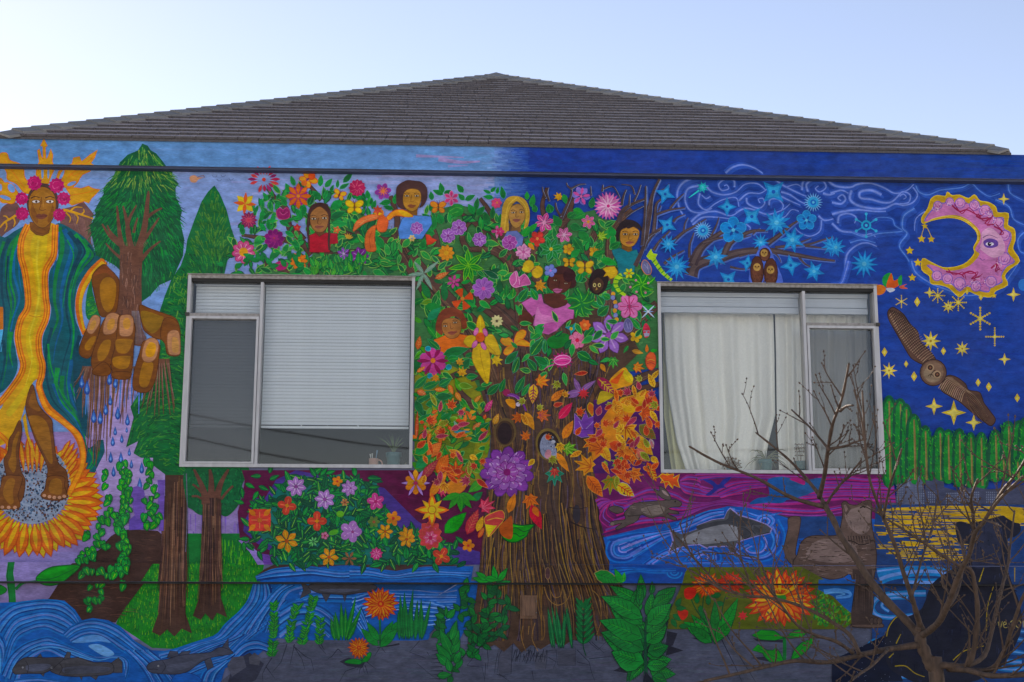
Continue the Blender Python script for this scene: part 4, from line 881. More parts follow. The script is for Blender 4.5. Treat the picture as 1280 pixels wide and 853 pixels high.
limbs = ((42, 14, '610 470 590 420 560 385 532 352 508 318 496 290'), (14, 6, '545 330 575 345 588 360 600 380 640 410 665 425'), (20, 8, '668 440 640 400 610 378 588 360'), (20, 9, '650 410 620 382 600 379 585 378'), (26, 8, '690 440 660 395 650 350 636 320 618 305 605 290'), (24, 10, '650 440 655 400 648 355 640 310 633 280'), (12, 5, '640 330 625 318 610 312 588 312'), (18, 6, '700 420 690 380 665 330 672 300 690 280 705 275'), (26, 10, '700 460 735 430 780 420 800 400 822 380'), (22, 6, '740 445 760 400 740 360 735 320 745 290'), (14, 5, '760 390 765 350 762 310 768 285 790 262'), (16, 6, '744 513 775 489 800 473 824 464'), (10, 5, '760 500 790 490 824 480'), (10, 4, '500 310 480 300 460 297 444 290'), (9, 4, '510 330 498 300 496 270 488 245'), (8, 3, '548 320 545 298 540 280 543 262'), (7, 3, '588 316 578 300 582 285 590 276'), (8, 3, '633 300 620 285 612 265 600 248'), (7, 3, '610 290 595 280 578 268'), (9, 4, '600 470 580 466 560 472 540 468'), (7, 3, '610 520 580 495 570 480'), (7, 3, '612 515 590 508 565 502'), (7, 3, '614 522 600 516 592 514'), (10, 5, '430 345 420 330 412 318 395 312 375 306 350 298'), (8, 4, '390 318 375 300 362 285 358 262 345 250 335 235'), (6, 3, '380 300 372 290 360 280'), (7, 3, '395 345 388 332 385 322'), (7, 3, '330 330 345 335 362 340'), (6, 2, '355 302 330 298 302 294'), (7, 3, '442 296 430 290 420 278'), (6, 3, '460 320 450 315 420 318 405 330'), (5, 2, '402 250 392 238 380 225'), (8, 4, '700 300 705 280 712 262 705 245'), (6, 3, '700 284 712 270 715 255 725 235'), (5, 3, '680 270 678 255 684 235'), (6, 3, '668 330 655 310 650 290'))
for w0, w1, ln in limbs: L('3c2c2a', w0+2, ln, w1+1.5); L('5a4038', w0, ln, w1)
for w0, w1, ln in limbs:
    if w0 > 11:
        pp = nums(ln)
        for k in range(int(w0/2.2)):
            d = rnd.uniform(-.38, .38)*w0; L(rnd.choice(('6e5044', '40302c', '7a5c48', '54423c')), 1.4, [(x+d*(1-.6*i/len(pp)), y+d*.5) for i, (x, y) in enumerate(pp)], .5)
barkc = ('846438', '7a5c34', '6a4a38', '3a2c30', '54423c', '8a6a3c', '4a3a40', '6e4c34', '2f2428', '5c4c5c', '5c4030', '4a342c', '5a4030')
def trunk_edge(y): # left, right
    lp = ((440, 590), (500, 606), (545, 614), (640, 606), (703, 600), (760, 594), (815, 584)); rp = ((440, 770), (500, 748), (560, 742), (640, 749), (703, 762), (740, 782), (790, 800))
    def it(t):
        for (a, b), (c, d) in zip(t, t[1:]):
            if y <= c: return b+(d-b)*(y-a)/(c-a)
        return t[-1][1]
    return it(lp)+2, it(rp)-2
for i in range(420):
    u = rnd.uniform(0, 1); y0 = rnd.uniform(445, 770); h = rnd.uniform(20, 110); pts = []
    for k in range(6):
        y = min(y0+h*k/5, 800); a, b = trunk_edge(y); pts.append((a+(b-a)*u+rnd.uniform(-1, 1)+1.6*math.sin(y*.09+u*30), y))
    L(jit(rnd.choice(barkc), 6), rnd.uniform(1., 3.2), pts, .7)
for i in range(46):
    u = (i+.5)/46; y0 = rnd.uniform(600, 640); pts = []
    for k in range(7):
        y = y0+(795-y0)*k/6; a, b = trunk_edge(y); pts.append((a+(b-a)*u+1.4*math.sin(y*.07+i*2), y))
    k0 = rnd.randint(0, 3); k1 = rnd.randint(k0+2, 6); q = pts[k0:k1+1]
    L(jit(rnd.choice(('94703a', '84633a', '8c6c48', 'a4803f')), 8), rnd.uniform(.8, 1.7), q, .6); L(jit('2c2224', 6), 1.1, [(x+2, y) for x, y in q], .5)
for i in range(260):
    x, y = rnd.uniform(640, 772), rnd.uniform(418, 520); h = rnd.uniform(10, 34)
    if x > 746+(470-y)*.6: continue
    L(rnd.choice(('3a2a30', '4a3a48', '5c4638', '2c2026', '6a4e34', '54405a', '46342e')), rnd.uniform(.9, 2.4), [(x, y), (x+rnd.uniform(-2, 2), y+h*.5), (x+rnd.uniform(-3, 3), y+h)], .5)
T(620, 700, S)
for ln in ('320 180 350 260 400 300 450 290 490 240 500 190', '360 200 390 250 430 240 440 190', '180 440 170 520 200 610', '260 420 240 520 280 610', '220 440 215 500', '640 200 690 260 700 400 670 500', '730 220 740 330 740 460'): L('9a7444', 6, ln, 3)
E('54383a', 345, 90, 18, 40, 0, '8a6a4a', 5)
T(620, 550, 5.805); L('2c2022', 12, '530 590 620 630 720 650', 4); E('363038', 585, 540, 28, 70); L('2c2022', 8, '530 490 600 500 660 490', 3)
O('painted_knothole', 'empty dark oval knothole painted in the trunk'); T(500, 420, 6.4)
E('6a5434', 840, 770, 90, 115, 0, n=22); E('4a3424', 840, 775, 74, 98, n=22); E('2c1c20', 838, 780, 58, 86, n=22)
O('painted_knothole', 'dark oval knothole holding a small grey animal'); T(620, 430, 5.805); E('7a6434', 380, 730, 92, 118, -8, n=22); E('2a1c1c', 380, 735, 78, 102, -8, n=22)
O('painted_opossum', 'small grey animal painted curled inside the knothole')
F('8a90a8', '350 660 370 655 375 700 420 705 425 730 440 780 440 820 400 838 360 830 330 800 318 740 330 690'); E('c88a98', 378, 800, 24, 34, 10)
for i in range(40): x, y = rnd.uniform(325, 430), rnd.uniform(670, 815); L(rnd.choice(('c0c4d0', '50566a', '70768c')), 4, [(x, y), (x+rnd.uniform(-14, 14), y+14)], 1, s=False)
E('b8b8c4', 415, 712, 14); E('2a2a34', 400, 745, 5)

# ================================================================== canopy leaves
O('painted_leaves', 'hundreds of green leaves painted through the great tree crown'); T()
gl = ('1a8040', '126a3a', '239044', '125e3a', '329c48', '177848', '3a9a4c')
def cleaf(x, y, s=1., cols=gl):
    a = rnd.uniform(0, 360); ln = rnd.uniform(11, 19)*s; LFA(rnd.choice(cols), x, y, a, ln, ln*rnd.uniform(.34, .48), v=rnd.choice((None, '0a4a30', '3aa048', '56ac4c')), vw=.8, o=rnd.choice((None, '0a4430', '8abc5a', '6ab060')), ow=.8)
SCAT('288 300 310 262 340 240 370 236 420 234 460 250 480 286 500 300 518 346 300 346', 230, lambda x, y: cleaf(x, y, .95), 6)
SCAT('400 262 480 290 545 262 620 275 700 285 745 268 790 320 815 350 810 400 700 400 640 380 600 400 520 345 420 345', 330, lambda x, y: cleaf(x, y), 6)
SCAT('518 352 600 390 590 440 606 500 612 550 600 600 518 590', 150, lambda x, y: cleaf(x, y, 1.1, ('177c3c', '2a8c38', '4f9c30', '0f6a38', '6a9428')), 6)
T(220, 160, S)
for x0, y0, x1, y1, w in ((790, 385, 765, 320, 30), (760, 430, 730, 370, 36), (960, 390, 968, 315, 36), (995, 395, 1042, 338, 34), (1115, 365, 1178, 298, 36), (1075, 400, 1080, 345, 22), (1090, 405, 1155, 370, 28), (965, 475, 910, 420, 44), (985, 470, 1012, 412, 26), (1030, 425, 1050, 380, 22), (520, 570, 550, 515, 26), (570, 620, 580, 540, 34), (580, 610, 630, 560, 26), (640, 640, 655, 560, 30), (620, 680, 612, 605, 30), (450, 715, 430, 640, 34), (500, 710, 505, 660, 22), (690, 620, 760, 660, 26), (730, 690, 790, 725, 30), (770, 760, 820, 790, 30), (520, 770, 590, 755, 30), (600, 620, 570, 645, 20), (690, 490, 660, 545, 30), (625, 545, 630, 485, 24), (735, 520, 700, 460, 36), (580, 530, 570, 470, 24), (610, 480, 580, 430, 26), (650, 460, 610, 390, 20), (690, 440, 670, 480, 20), (560, 640, 600, 690, 30), (690, 560, 760, 560, 24), (830, 480, 850, 560, 40), (860, 520, 840, 600, 36), (800, 540, 840, 610, 34), (700, 620, 790, 610, 30), (1040, 540, 1110, 480, 60), (1030, 600, 1130, 560, 50), (1040, 640, 1140, 640, 50)):
    LF(rnd.choice(('1a8c44', '147a40', '23944a', '0f6a3c')), x0, y0, x1, y1, w, v=rnd.choice(('0c5c38', None)), o='2fa050', ow=3)
T(440, 180, 6.4)
for x0, y0, x1, y1, w in ((725, 395, 705, 310, 46), (730, 405, 645, 370, 40), (735, 395, 800, 375, 34), (640, 450, 630, 380, 40), (890, 390, 840, 325, 46), (900, 450, 850, 400, 40), (905, 450, 985, 410, 42), (990, 530, 1005, 430, 40), (975, 560, 930, 480, 50), (1000, 570, 1060, 500, 50), (1130, 430, 1050, 420, 36), (1110, 395, 1050, 370, 26), (1110, 385, 1150, 345, 28), (1160, 400, 1170, 345, 26), (1215, 440, 1195, 340, 44), (640, 540, 620, 485, 36), (630, 610, 560, 560, 46), (640, 660, 550, 635, 48), (660, 720, 580, 700, 50), (640, 700, 660, 560, 60), (720, 640, 690, 560, 60), (310, 460, 220, 480, 46), (330, 520, 250, 500, 36), (340, 480, 350, 400, 40), (130, 440, 120, 370, 40), (150, 490, 160, 430, 30), (90, 450, 20, 420, 40), (120, 500, 70, 410, 36), (160, 520, 190, 450, 36), (420, 740, 470, 620, 60), (400, 680, 410, 600, 40), (250, 830, 190, 730, 60), (560, 840, 580, 760, 50), (1090, 650, 1060, 540, 60), (1120, 600, 1130, 500, 40), (1180, 640, 1190, 560, 40)):
    LF(rnd.choice(('15803e', '0f7038', '1c8c44')), x0, y0, x1, y1, w, v='0a5230', o='2c9c4c', ow=3)
F('2f8a3c', '770 540 800 490 850 480 890 500 885 560 830 580'); L('5aac4c', 6, '780 540 830 510 880 520'); L('5aac4c', 5, '800 560 850 540')

# ================================================================== children painted in the tree
def face(name, label, hairs, hair, facep, skin, shade, eyes, nose, mouth, lip, body=None, bodyc=None, neck=None, extra=None, eyew=18, white='c8b8a0'):
    O(name, label)
    for hpth in hairs: F(hair, hpth)
    if neck: F(shade, neck, s=False)
    if body:
        F(bodyc, body, o=mixh(bodyc, '202020', .4), ow=4, s=False)
    F(skin, facep, o=mixh(skin, '201008', .5), ow=4)
    for ex, ey2 in eyes: E(mixh(skin, '201008', .6), ex, ey2, eyew*1.15, eyew*.5); E(white, ex, ey2, eyew*.9, eyew*.34); E('2c1c18', ex, ey2, eyew*.36); L('3a2418', 5, [(ex-eyew*1.2, ey2-eyew*.9), (ex, ey2-eyew*1.3), (ex+eyew*1.2, ey2-eyew*.8)], 3)
    L(shade, 6, nose, 3); F(lip, mouth); pm = nums(mouth); xs = [p[0] for p in pm]; ym = sum(p[1] for p in pm)/len(pm); L(mixh(lip, '200808', .5), 3, [(min(xs), ym), (max(xs), ym)], s=False)
T(220, 160, S)
face('painted_child', 'painted child with dark braids and a red shirt among the leaves', ('955 498 905 515 882 560 878 620 895 650 920 560 955 545 1000 560 1015 650 1030 610 1032 560 1005 512',), '442a28', '955 525 905 560 892 610 905 660 930 690 955 698 985 690 1012 650 1016 590 1000 555', 'a06e42', '74482c', ((918, 606), (990, 602)), '950 600 944 635 958 642 972 632', '925 660 945 648 960 652 985 656 965 672 940 672', '8a5240', '885 720 930 700 955 725 1000 700 1075 705 1080 770 1030 775 1025 830 890 830', 'b02434', '925 680 990 680 985 720 955 732 925 720')
for pth in ('884 600 878 680 884 740 886 810', '1018 640 1022 700 1018 760 1022 815'):
    L('3a2424', 18, pth, 11); L('5c4038', 5, pth, 3)
T(440, 180, 6.4)
face('painted_child', 'painted face with a round brown afro and a blue shirt', ('450 290 405 305 358 345 352 420 360 490 400 520 440 520 440 460 470 380 520 365 550 400 555 470 540 510 575 490 602 430 598 350 555 305 500 295',), '4c3230', '480 358 430 375 408 420 410 475 430 515 480 540 525 515 550 460 552 405 530 370', 'b0803c', '80562a', ((440, 416), (518, 416)), '478 410 470 455 480 465 500 455', '445 495 470 482 485 488 512 492 490 512 465 512', '8a5238', '370 690 400 600 440 570 520 575 630 580 640 640 560 760 380 760', '5a8ad4', '435 520 525 515 520 570 480 590 430 570')
T(620, 200, 5.805)
face('painted_child', 'painted face with long blond hair beside pink flowers', ('140 262 85 275 50 330 38 430 36 520 90 520 92 420 120 330 150 300 190 340 210 420 205 480 190 560 235 470 245 380 225 310 190 275',), 'c09a44', '150 320 110 345 92 400 105 455 130 490 152 495 185 470 210 420 205 365 185 330', 'b88a4c', '86603a', ((125, 383), (185, 380)), '150 370 143 410 152 418 166 408', '120 435 145 426 160 428 180 434 160 450 140 452', '94584c', '60 560 80 520 150 515 200 560 190 620 100 650 60 620', '6a78b4', '115 470 180 470 180 520 140 530 110 515', eyew=15)
L('d8b454', 8, '150 275 90 330 70 430 60 510', 4); L('d8b454', 8, '160 275 215 340 225 420 205 500', 4); L('9a7430', 5, '145 300 110 340 85 430 75 510', 3)
face('painted_child', 'painted child with short black hair and a teal shirt beside the bare branches', ('900 470 870 510 872 570 890 590 900 520 960 480 1040 500 1062 520 1050 480 1010 445 960 435',), '2c2024', '975 485 910 510 900 570 915 610 960 632 1000 620 1030 575 1040 520 1010 492', 'b88440', '7c5428', ((937, 540), (1012, 540)), '970 535 962 575 975 582 992 570', '940 600 962 590 980 592 1000 595 978 612 955 612', '9a5c48', '840 655 900 640 960 670 1020 650 1040 700 1010 760 1000 840 890 850 880 740 850 690', '147884', '912 610 985 620 985 665 950 678 915 660')
F('2c2024', '880 520 930 480 960 500 1020 480 1055 520 1045 480 1000 445 950 432 900 460')
T(620, 310, 5.805)
face('painted_child', 'painted child with dark brown skin and a pink top seated in the tree', ('480 130 420 150 385 200 370 260 400 300 560 290 582 240 570 180 530 145',), '442424', '470 190 410 200 382 240 385 290 420 320 450 332 500 320 540 280 545 230 520 200', '5c3026', '442020', ((430, 236), (508, 258)), '462 240 455 285 468 292', '412 305 440 292 460 298 482 302 460 326 435 328', 'a85a80', '185 400 290 340 330 335 345 400 420 440 500 420 520 400 570 440 560 520 500 540 440 600 380 630 310 610 270 560 285 480 260 500', 'c86aac', '345 335 470 330 520 400 480 430 430 438 370 410 350 370', eyew=13)
F('5c3026', '350 340 440 330 500 345 518 400 470 430 420 438 365 405'); F('d884bc', '300 430 280 560 320 600 430 560 400 500 330 480'); F('b85a9c', '330 560 420 540 440 580 370 620 320 605'); F('5c3026', '185 460 240 470 270 520 250 570 200 580 160 540')
F('5c3026', '510 530 560 515 570 545 530 560')
E('3a1c20', 530, 200, 42, 50, 20); 
O('painted_monkey', 'dark hooded face with round eyes painted in the shadows')
F('2a1c1e', '740 150 690 190 670 260 690 320 740 340 790 310 815 240 800 180'); F('4c3428', '740 215 700 250 705 310 735 330 770 300 780 250'); 
for x in (715, 750): E('c8b878', x, 270, 12, 15); E('1c1418', x+1, 271, 6)
P('a8844c', '728 285 722 310 740 300')
T(500, 300, 6.4)
face('painted_child', 'painted child with auburn hair and an orange shirt beside the window', ('420 540 340 560 300 630 285 700 300 740 340 760 345 680 400 620 470 620 490 680 500 715 535 700 525 630 490 570',), '84402a', '410 625 350 640 332 690 345 740 380 780 420 790 465 770 490 710 480 645', 'a87040', '744428', ((362, 690), (440, 662)), '400 665 405 705 415 712 430 700', '380 745 410 730 430 732 460 728 440 752 410 760', '8a4a3c', '270 800 370 760 480 755 570 770 580 853 500 880 320 950', 'd8701c', '372 770 465 760 470 840 420 862 368 840', eyew=17)

# ================================================================== flowers and creatures in the canopy
def A(name, label, x, y, s): O(name, label); T(x, y, s)
A('painted_flower', 'red and purple firework shaped painted flower high on the left', 220, 160, S)
for i in range(15):
    a = math.radians(-200+i*22); r0, r1 = 40, rnd.uniform(85, 120); LF(rnd.choice(('b02a50', '8a2464', 'd0484a', 'a03070')), 585+math.cos(a)*r0, 345+math.sin(a)*r0*.8, 585+math.cos(a)*r1, 345+math.sin(a)*r1*.85, 22, fat=.6)
E('d04a3c', 586, 345, 13)
A('painted_flower', 'orange and yellow pinwheel painted flower beside the fir', 220, 160, S)
for a in range(4): LFA('d8c028', 460, 505, a*90+45, 74, 44, o='c89a28'); LFA('d8622c', 460, 505, a*90+5, 78, 26)
A('painted_flower', 'spiky maroon painted flower beside the fir', 220, 160, S); FW('7a2058', 485, 615, 56, 12, .6, 0, c='b83a50', o='9a2a64', ow=3, v='cc5a5a', st='p')
A('painted_flower', 'large orange and purple star flower painted left of the braided child', 220, 160, S); FW('a02a88', 815, 455, 68, 8, .45, 22, o='8a2a80', ow=3, st='p'); FW('d8702c', 815, 455, 86, 8, .4, 0, c='e09038', cr=.14, st='p', o='c0502c', ow=3)
A('painted_butterfly', 'orange and yellow butterfly painted above the star flower', 220, 160, S); BFLY('e0a030', 880, 342, 62, 45, o='d85a28', d='6a2a50'); E('d85a30', 905, 322, 24); E('d8702c', 855, 368, 20)
A('painted_flower', 'plum rose bud painted on the left branch', 220, 160, S); F('942060', '670 560 690 535 715 545 740 532 758 560 750 600 710 610 680 600', o='b84078'); L('c85a90', 4, '690 560 715 580 745 560'); L('6a1448', 4, '700 545 710 570 730 545')
A('painted_flower', 'purple cluster painted flower above the window', 220, 160, S); FW('78206a', 655, 740, 66, 9, .8, 0, c='b84a50', o='9a3a80', ow=3, st='r'); FW('9a3078', 655, 735, 34, 6, .7, 20, st='r')
A('painted_flower', 'pink petalled painted flower with yellow heart above the window corner', 220, 160, S); FW('cc5a8c', 450, 828, 76, 9, .72, 10, c='e0a028', cr=.4, o='a82a5c', ow=4, st='r', v='e8a8c0')
A('painted_butterfly', 'small orange and yellow butterfly painted on green leaves', 220, 160, S); BFLY('e0b038', 1090, 445, 44, 20, o='d8582c'); 
A('painted_flower', 'crimson ruffled painted bloom near the fascia', 220, 160, S); STAR('b02a58', 1208, 400, 58, 12, .85)
for k in range(16): a = rnd.uniform(0, 6.28); L('d8607c', 4, [(1208+math.cos(a)*14, 400+math.sin(a)*14), (1208+math.cos(a+.4)*48, 400+math.sin(a+.4)*48)], 2, s=False)
A('painted_butterfly', 'yellow butterfly painted beside the crimson bloom', 220, 160, S); BFLY('e0c028', 1190, 525, 62, 0, o='b8861c', d='8a5a1c')
A('painted_bird', 'small pale orange bird painted in the day sky', 220, 160, S); F('d09a7a', '90 330 120 315 150 330 185 330 150 345 130 365 100 360'); L('8a6a6a', 5, '140 330 180 318 190 332')
A('painted_birds', 'tiny dark birds painted in the day sky', 220, 160, S)
for x, y in ((258, 325), (288, 350), (315, 322), (368, 345)): L('5a6a98', 4, [(x-16, y-8), (x-6, y+4), (x, y+2), (x+6, y+4), (x+16, y-8)], 3)
A('painted_flower', 'small red blossom painted on a twig', 220, 160, S); STAR('c83a3c', 808, 665, 28, 5, .6, c='d86a4a'); O('painted_flower', 'tiny rust flower painted right of the red shirt'); FW('c8643c', 1072, 680, 26, 5, .6, 0, 'd8a048', st='r')
O('painted_flower', 'small ochre fan shaped painted flower'); 
for i in range(5): LFA('c8a048', 1145, 740, -120+i*25, 40, 14)
A('painted_flower', 'magenta bud painted just above the blind', 220, 310, S); F('a82468', '650 115 690 88 730 92 748 110 730 140 680 150'); L('cc5a90', 4, '665 115 700 105 735 115')
A('painted_flower', 'bright orange painted flower above the window frame', 220, 310, S); FW('d87a24', 818, 88, 60, 9, .6, 0, c='e0a838', cr=.25, o='c05a20', ow=3)
A('painted_flower', 'violet star flowers painted at the window top', 220, 310, S); FW('7a3aa0', 1118, 40, 46, 6, .6, 20, c='c8b0d8', v='b48ccc'); FW('7c2f8c', 1225, 55, 62, 7, .6, 0, v='b48ac8', c='d0a0d0', cr=.14, o='5a2070', ow=3)
T(220, 310, S); O('painted_leaves', 'broad green leaves painted along the window head')
for i in range(40): x = rnd.uniform(900, 1270); LFA(rnd.choice(('1a8040', '2a9444', '4aa03c')), x, rnd.uniform(100, 190), rnd.uniform(-120, -60), rnd.uniform(50, 90), 34, v='7ab84a', o='0c5a34')
for i in range(18): x = rnd.uniform(310, 860); LFA(rnd.choice(('1a8040', '147a40', '23904a')), x, rnd.uniform(60, 170), rnd.uniform(-180, 0), rnd.uniform(50, 80), 34, o='0c6a3c')
T(440, 180, 6.4)
A('painted_flower', 'purple painted flower with orange heart left of the afro', 440, 180, 6.4); FW('8a3a90', 248, 380, 66, 6, .75, -70, c='d8844a', cr=.24, o='a85ab0', ow=3, st='r'); FW('d8744a', 250, 378, 40, 9, .3, 0)
A('painted_orchid', 'large drooping coral orchid painted with yellow wing tips', 440, 180, 6.4)
F('d8784a', '10 700 30 630 90 585 170 565 220 575 200 600 110 630 50 670', o='c05a34'); F('e0903c', '270 600 310 550 370 525 430 535 490 580 430 585 350 575 300 610', o='c05a34'); F('e0b030', '370 535 430 540 485 578 420 580', s=True); F('d8663c', '230 560 200 640 205 690 240 705 275 690 290 620 260 580', o='c05a34'); F('cc6a3c', '190 650 130 690 105 760 115 853 190 853 180 770 185 700', o='b0502c'); F('d8803c', '175 545 215 520 250 535 250 570 200 570'); F('e0b83c', '190 545 220 532 240 550 215 568'); L('e8a068', 6, '60 650 110 610 200 585', 3); L('a84a2c', 4, '160 700 140 760 150 840'); STAR('c0503a', 205, 530, 44, 6, .5)
A('painted_butterfly', 'orange butterfly painted right of the afro', 440, 180, 6.4); BFLY('d88c3c', 690, 505, 66, 0, o='b8582c')
A('painted_flower', 'pink painted flower with pale petals under a leaf sprig', 440, 180, 6.4); FW('c84a80', 795, 435, 62, 6, .6, -30, c='d86a8c', o='d88ab8', ow=3, st='p', v='a82a60')
for n_, x, y, r in (('lilac painted blossom under the blue shirt', 518, 675, 50), ('violet painted blossom among dark leaves', 768, 735, 58), ('mauve orchid painted among leaves', 855, 670, 62), ('purple dome painted blossom', 1020, 765, 56), ('purple painted blossom under the blond hair', 1248, 790, 50)):
    A('painted_flower', n_, 440, 180, 6.4); FW('9a5cb4', x, y, r, 7, .8, rnd.uniform(0, 50), c='8a3a90', o='c094cc', ow=3, st='r', v='cca0d8')
A('painted_flower', 'small pink and red painted flower on a bare twig', 440, 180, 6.4); FW('d04a70', 1155, 475, 42, 7, .7, 0, c='e0904a', cr=.25, st='r'); 
A('painted_flower', 'pink cross shaped painted flower', 440, 180, 6.4); FW('d04a90', 1160, 700, 46, 4, .55, 0, c='e8a8c0', st='r'); LFA('e08ab8', 1160, 760, -90, 110, 20)
A('painted_flower', 'scarlet trumpet painted flower among leaves', 440, 180, 6.4); P('d04a34', '590 725 620 730 640 755 680 770 640 800 600 810 595 770', o='a83a2c'); O('painted_flower', 'tiny cream flower painted under the blue shirt'); FW('e0c078', 480, 755, 30, 6, .7, 0)
A('painted_flower', 'bright yellow orange daisy painted in the crown', 500, 300, 6.4); FW('d8901c', 370, 105, 66, 9, .7, 0, c='e0a828', cr=.3, o='b8741c', ow=3)
A('painted_leaf_star', 'lime edged star of seven leaves painted in the crown', 500, 300, 6.4)
for a, ln in ((-92, 130), (-40, 140), (15, 130), (75, 140), (105, 130), (170, 160), (-140, 130)): LFA('178a34', 545, 205, a, ln, 44, v='8ad03c', o='86cc40', ow=5)
A('painted_dragonfly', 'grey green dragonfly painted by the window corner', 500, 300, 6.4)
for a, ln in ((-128, 130), (-40, 160), (175, 130), (115, 150), (62, 150)): LFA('7a9a88', 190, 270, a, ln, 34, v='a8c0b0')
A('painted_flower', 'magenta star painted flower on dark bark', 500, 300, 6.4); FW('c0488c', 430, 335, 56, 6, .5, -20, c='d86aa0', o='9a2a70', ow=3)
A('painted_flower', 'mauve painted flower with notched petals in the crown', 500, 300, 6.4); FW('a264b8', 668, 390, 88, 8, .75, 10, c='cc5aa0', cr=.18, o='c08ccc', ow=3, st='r', v='8448a0')
A('painted_flower', 'orange red propeller shaped painted flower', 500, 300, 6.4)
for a in (-110, -20, 65, 145): 
    ca, sa = math.cos(math.radians(a)), math.sin(math.radians(a)); P('d8562c', [(500, 475), (500+ca*80-sa*34, 475+sa*80+ca*34), (500+ca*88, 475+sa*88), (500+ca*80+sa*34, 475+sa*80-ca*34)])
E('e09048', 500, 472, 16)
A('painted_leaf', 'orange autumn leaf painted beside the dragonfly', 500, 300, 6.4); LF('c86a3c', 280, 310, 390, 260, 46, v='e8b070', sv=4)
O('painted_leaves', 'dark green leaves painted around the auburn haired child'); LF('17743c', 240, 470, 170, 330, 60, o='0c5430'); LF('14703c', 360, 490, 350, 330, 60, o='0c5430'); LF('17843c', 200, 530, 350, 545, 70); LF('128a5c', 220, 640, 330, 540, 70); LF('0f6a3c', 270, 320, 340, 350, 30); LF('0c6040', 790, 310, 660, 240, 50, o='9ac0a0'); LF('0c5a3c', 800, 240, 720, 250, 34); LF('0f6438', 800, 430, 795, 310, 52, o='0a4028'); LF('147a38', 850, 450, 855, 350, 44, v='4aac44'); LF('1f8c38', 900, 460, 910, 380, 50, v='a0d840')
A('painted_flower', 'pink tulip shaped painted bloom on the limb', 500, 300, 6.4); F('c8609c', '880 300 930 250 950 300 1000 275 1045 350 990 365 920 380 885 350', o='e8a0c8'); L('e8b0d0', 5, '925 260 930 330 900 370'); L('e8b0d0', 5, '950 310 960 360'); L('a03a78', 4, '1000 290 970 330 960 370')
A('painted_flower', 'pale pink star painted flower', 500, 300, 6.4); FW('d88ab4', 985, 100, 62, 6, .5, 0, c='d86a90', o='b8609a', ow=3)
A('painted_butterfly', 'yellow spotted butterfly painted above the pink bloom', 620, 310, 5.805); E('d8b828', 235, 135, 46, 40, -70, 'a8861c'); E('d8b424', 300, 175, 40, 46, 20, 'a8861c'); E('d8c040', 215, 155, 26, 20); L('8a4a4a', 8, '250 170 290 140', 4)
A('painted_flower', 'blue painted flower tucked in dark hair', 620, 310, 5.805); FW('7a88d0', 395, 165, 46, 5, .8, 0, c='c07ac8', cr=.2, st='r', o='5a68b0', ow=3)
A('painted_flower', 'yellow orange ragged painted bloom beside the dark face', 620, 310, 5.805); MAPLE('d89c20', 310, 270, 62, 20, o='b8641c', v='c07a1c')
T(620, 310, 5.805); O('painted_leaf_star', 'deep green star of curved leaves painted over the pink top')
for a, ln, bd in ((-170, 130, .2), (-110, 110, .15), (-60, 110, .1), (-20, 110, .15), (25, 110, .2), (75, 110, .1), (110, 120, .1), (160, 110, -.1)): LFA('0f7a3c', 620, 400, a, ln, 50, v='6ac040', bend=bd, vw=7)
O('painted_leaf_star', 'green spidery leaf star painted near the second window')
for a, ln in ((-165, 110), (-120, 90), (-70, 110), (-30, 120), (20, 100), (75, 110), (150, 90)): LFA('1f8a30', 1055, 265, a, ln, 34, v='7ad040', bend=.15, vw=6)
for x, y in ((1015, 235), (975, 285), (1085, 325), (1020, 320), (1105, 255)): E('d88aa0', x, y, 9)
O('painted_leaves', 'green leaves painted along the shaded limbs')
for x0, y0, x1, y1, w in ((165, 390, 235, 290, 62), (300, 380, 250, 290, 50), (250, 660, 350, 575, 66), (255, 770, 340, 650, 76), (355, 770, 355, 660, 40), (65, 840, 160, 755, 50), (130, 880, 160, 790, 40), (285, 880, 225, 800, 44), (370, 850, 275, 790, 50), (590, 760, 700, 820, 70), (640, 660, 720, 570, 60), (780, 420, 735, 345, 60), (740, 490, 820, 420, 70), (830, 370, 770, 335, 50), (1045, 590, 975, 505, 44), (590, 250, 620, 175, 50), (610, 100, 630, 185, 40)):
    LF(rnd.choice(('17843c', '0f7038', '1f8c40')), x0, y0, x1, y1, w, v='6ac048', o='4aa880', ow=3, vw=4)
F('1f7c34', '370 670 430 630 500 620 540 650 510 700 450 730 390 720')
O('painted_flower', 'large pale violet star flower painted right of the trunk')
FW('a070c4', 818, 632, 146, 7, .5, -90, o='6a3a8c', ow=4, v='c8a0dc', c='9a50a8', cr=.14)
O('painted_flower', 'pink four petalled painted flower near the second window'); FW('d87ab0', 968, 425, 92, 6, .8, 0, c='c83a80', cr=.12, st='r', o='a8487c', ow=3, v='b83a6c'); L('b83a6c', 10, '965 350 968 425 975 490', 8)
O('painted_flower', 'small rosy painted flower under the pink top'); FW('d87a9c', 590, 670, 62, 7, .8, 0, c='c02a4a', cr=.24, st='r', o='a84a6c', ow=3)
O('painted_flower', 'tiny orange painted blossom in the shadow'); FW('d8683c', 645, 560, 44, 7, .7, 0, c='e09050', cr=.3)
O('painted_butterfly', 'large orange butterfly painted beneath the seated child')
for ln in ('130 690 150 620 190 595 218 610 205 650 160 690', '135 695 90 650 45 655 35 680 70 710 120 705', '130 705 80 720 55 760 80 778 120 750 140 710', '140 700 190 665 240 690 250 712 200 712'): F('d89c20', ln, o='e0702c', ow=5)
L('8a3a6a', 8, '120 660 135 710', 5)
O('painted_butterfly', 'yellow butterfly painted above the dark face'); BFLY('d8b428', 645, 140, 66, 0, o='a8801c')
O('painted_butterfly', 'small yellow butterfly painted beside the leaf star'); BFLY('d8a828', 530, 105, 46, 0, o='a8701c')
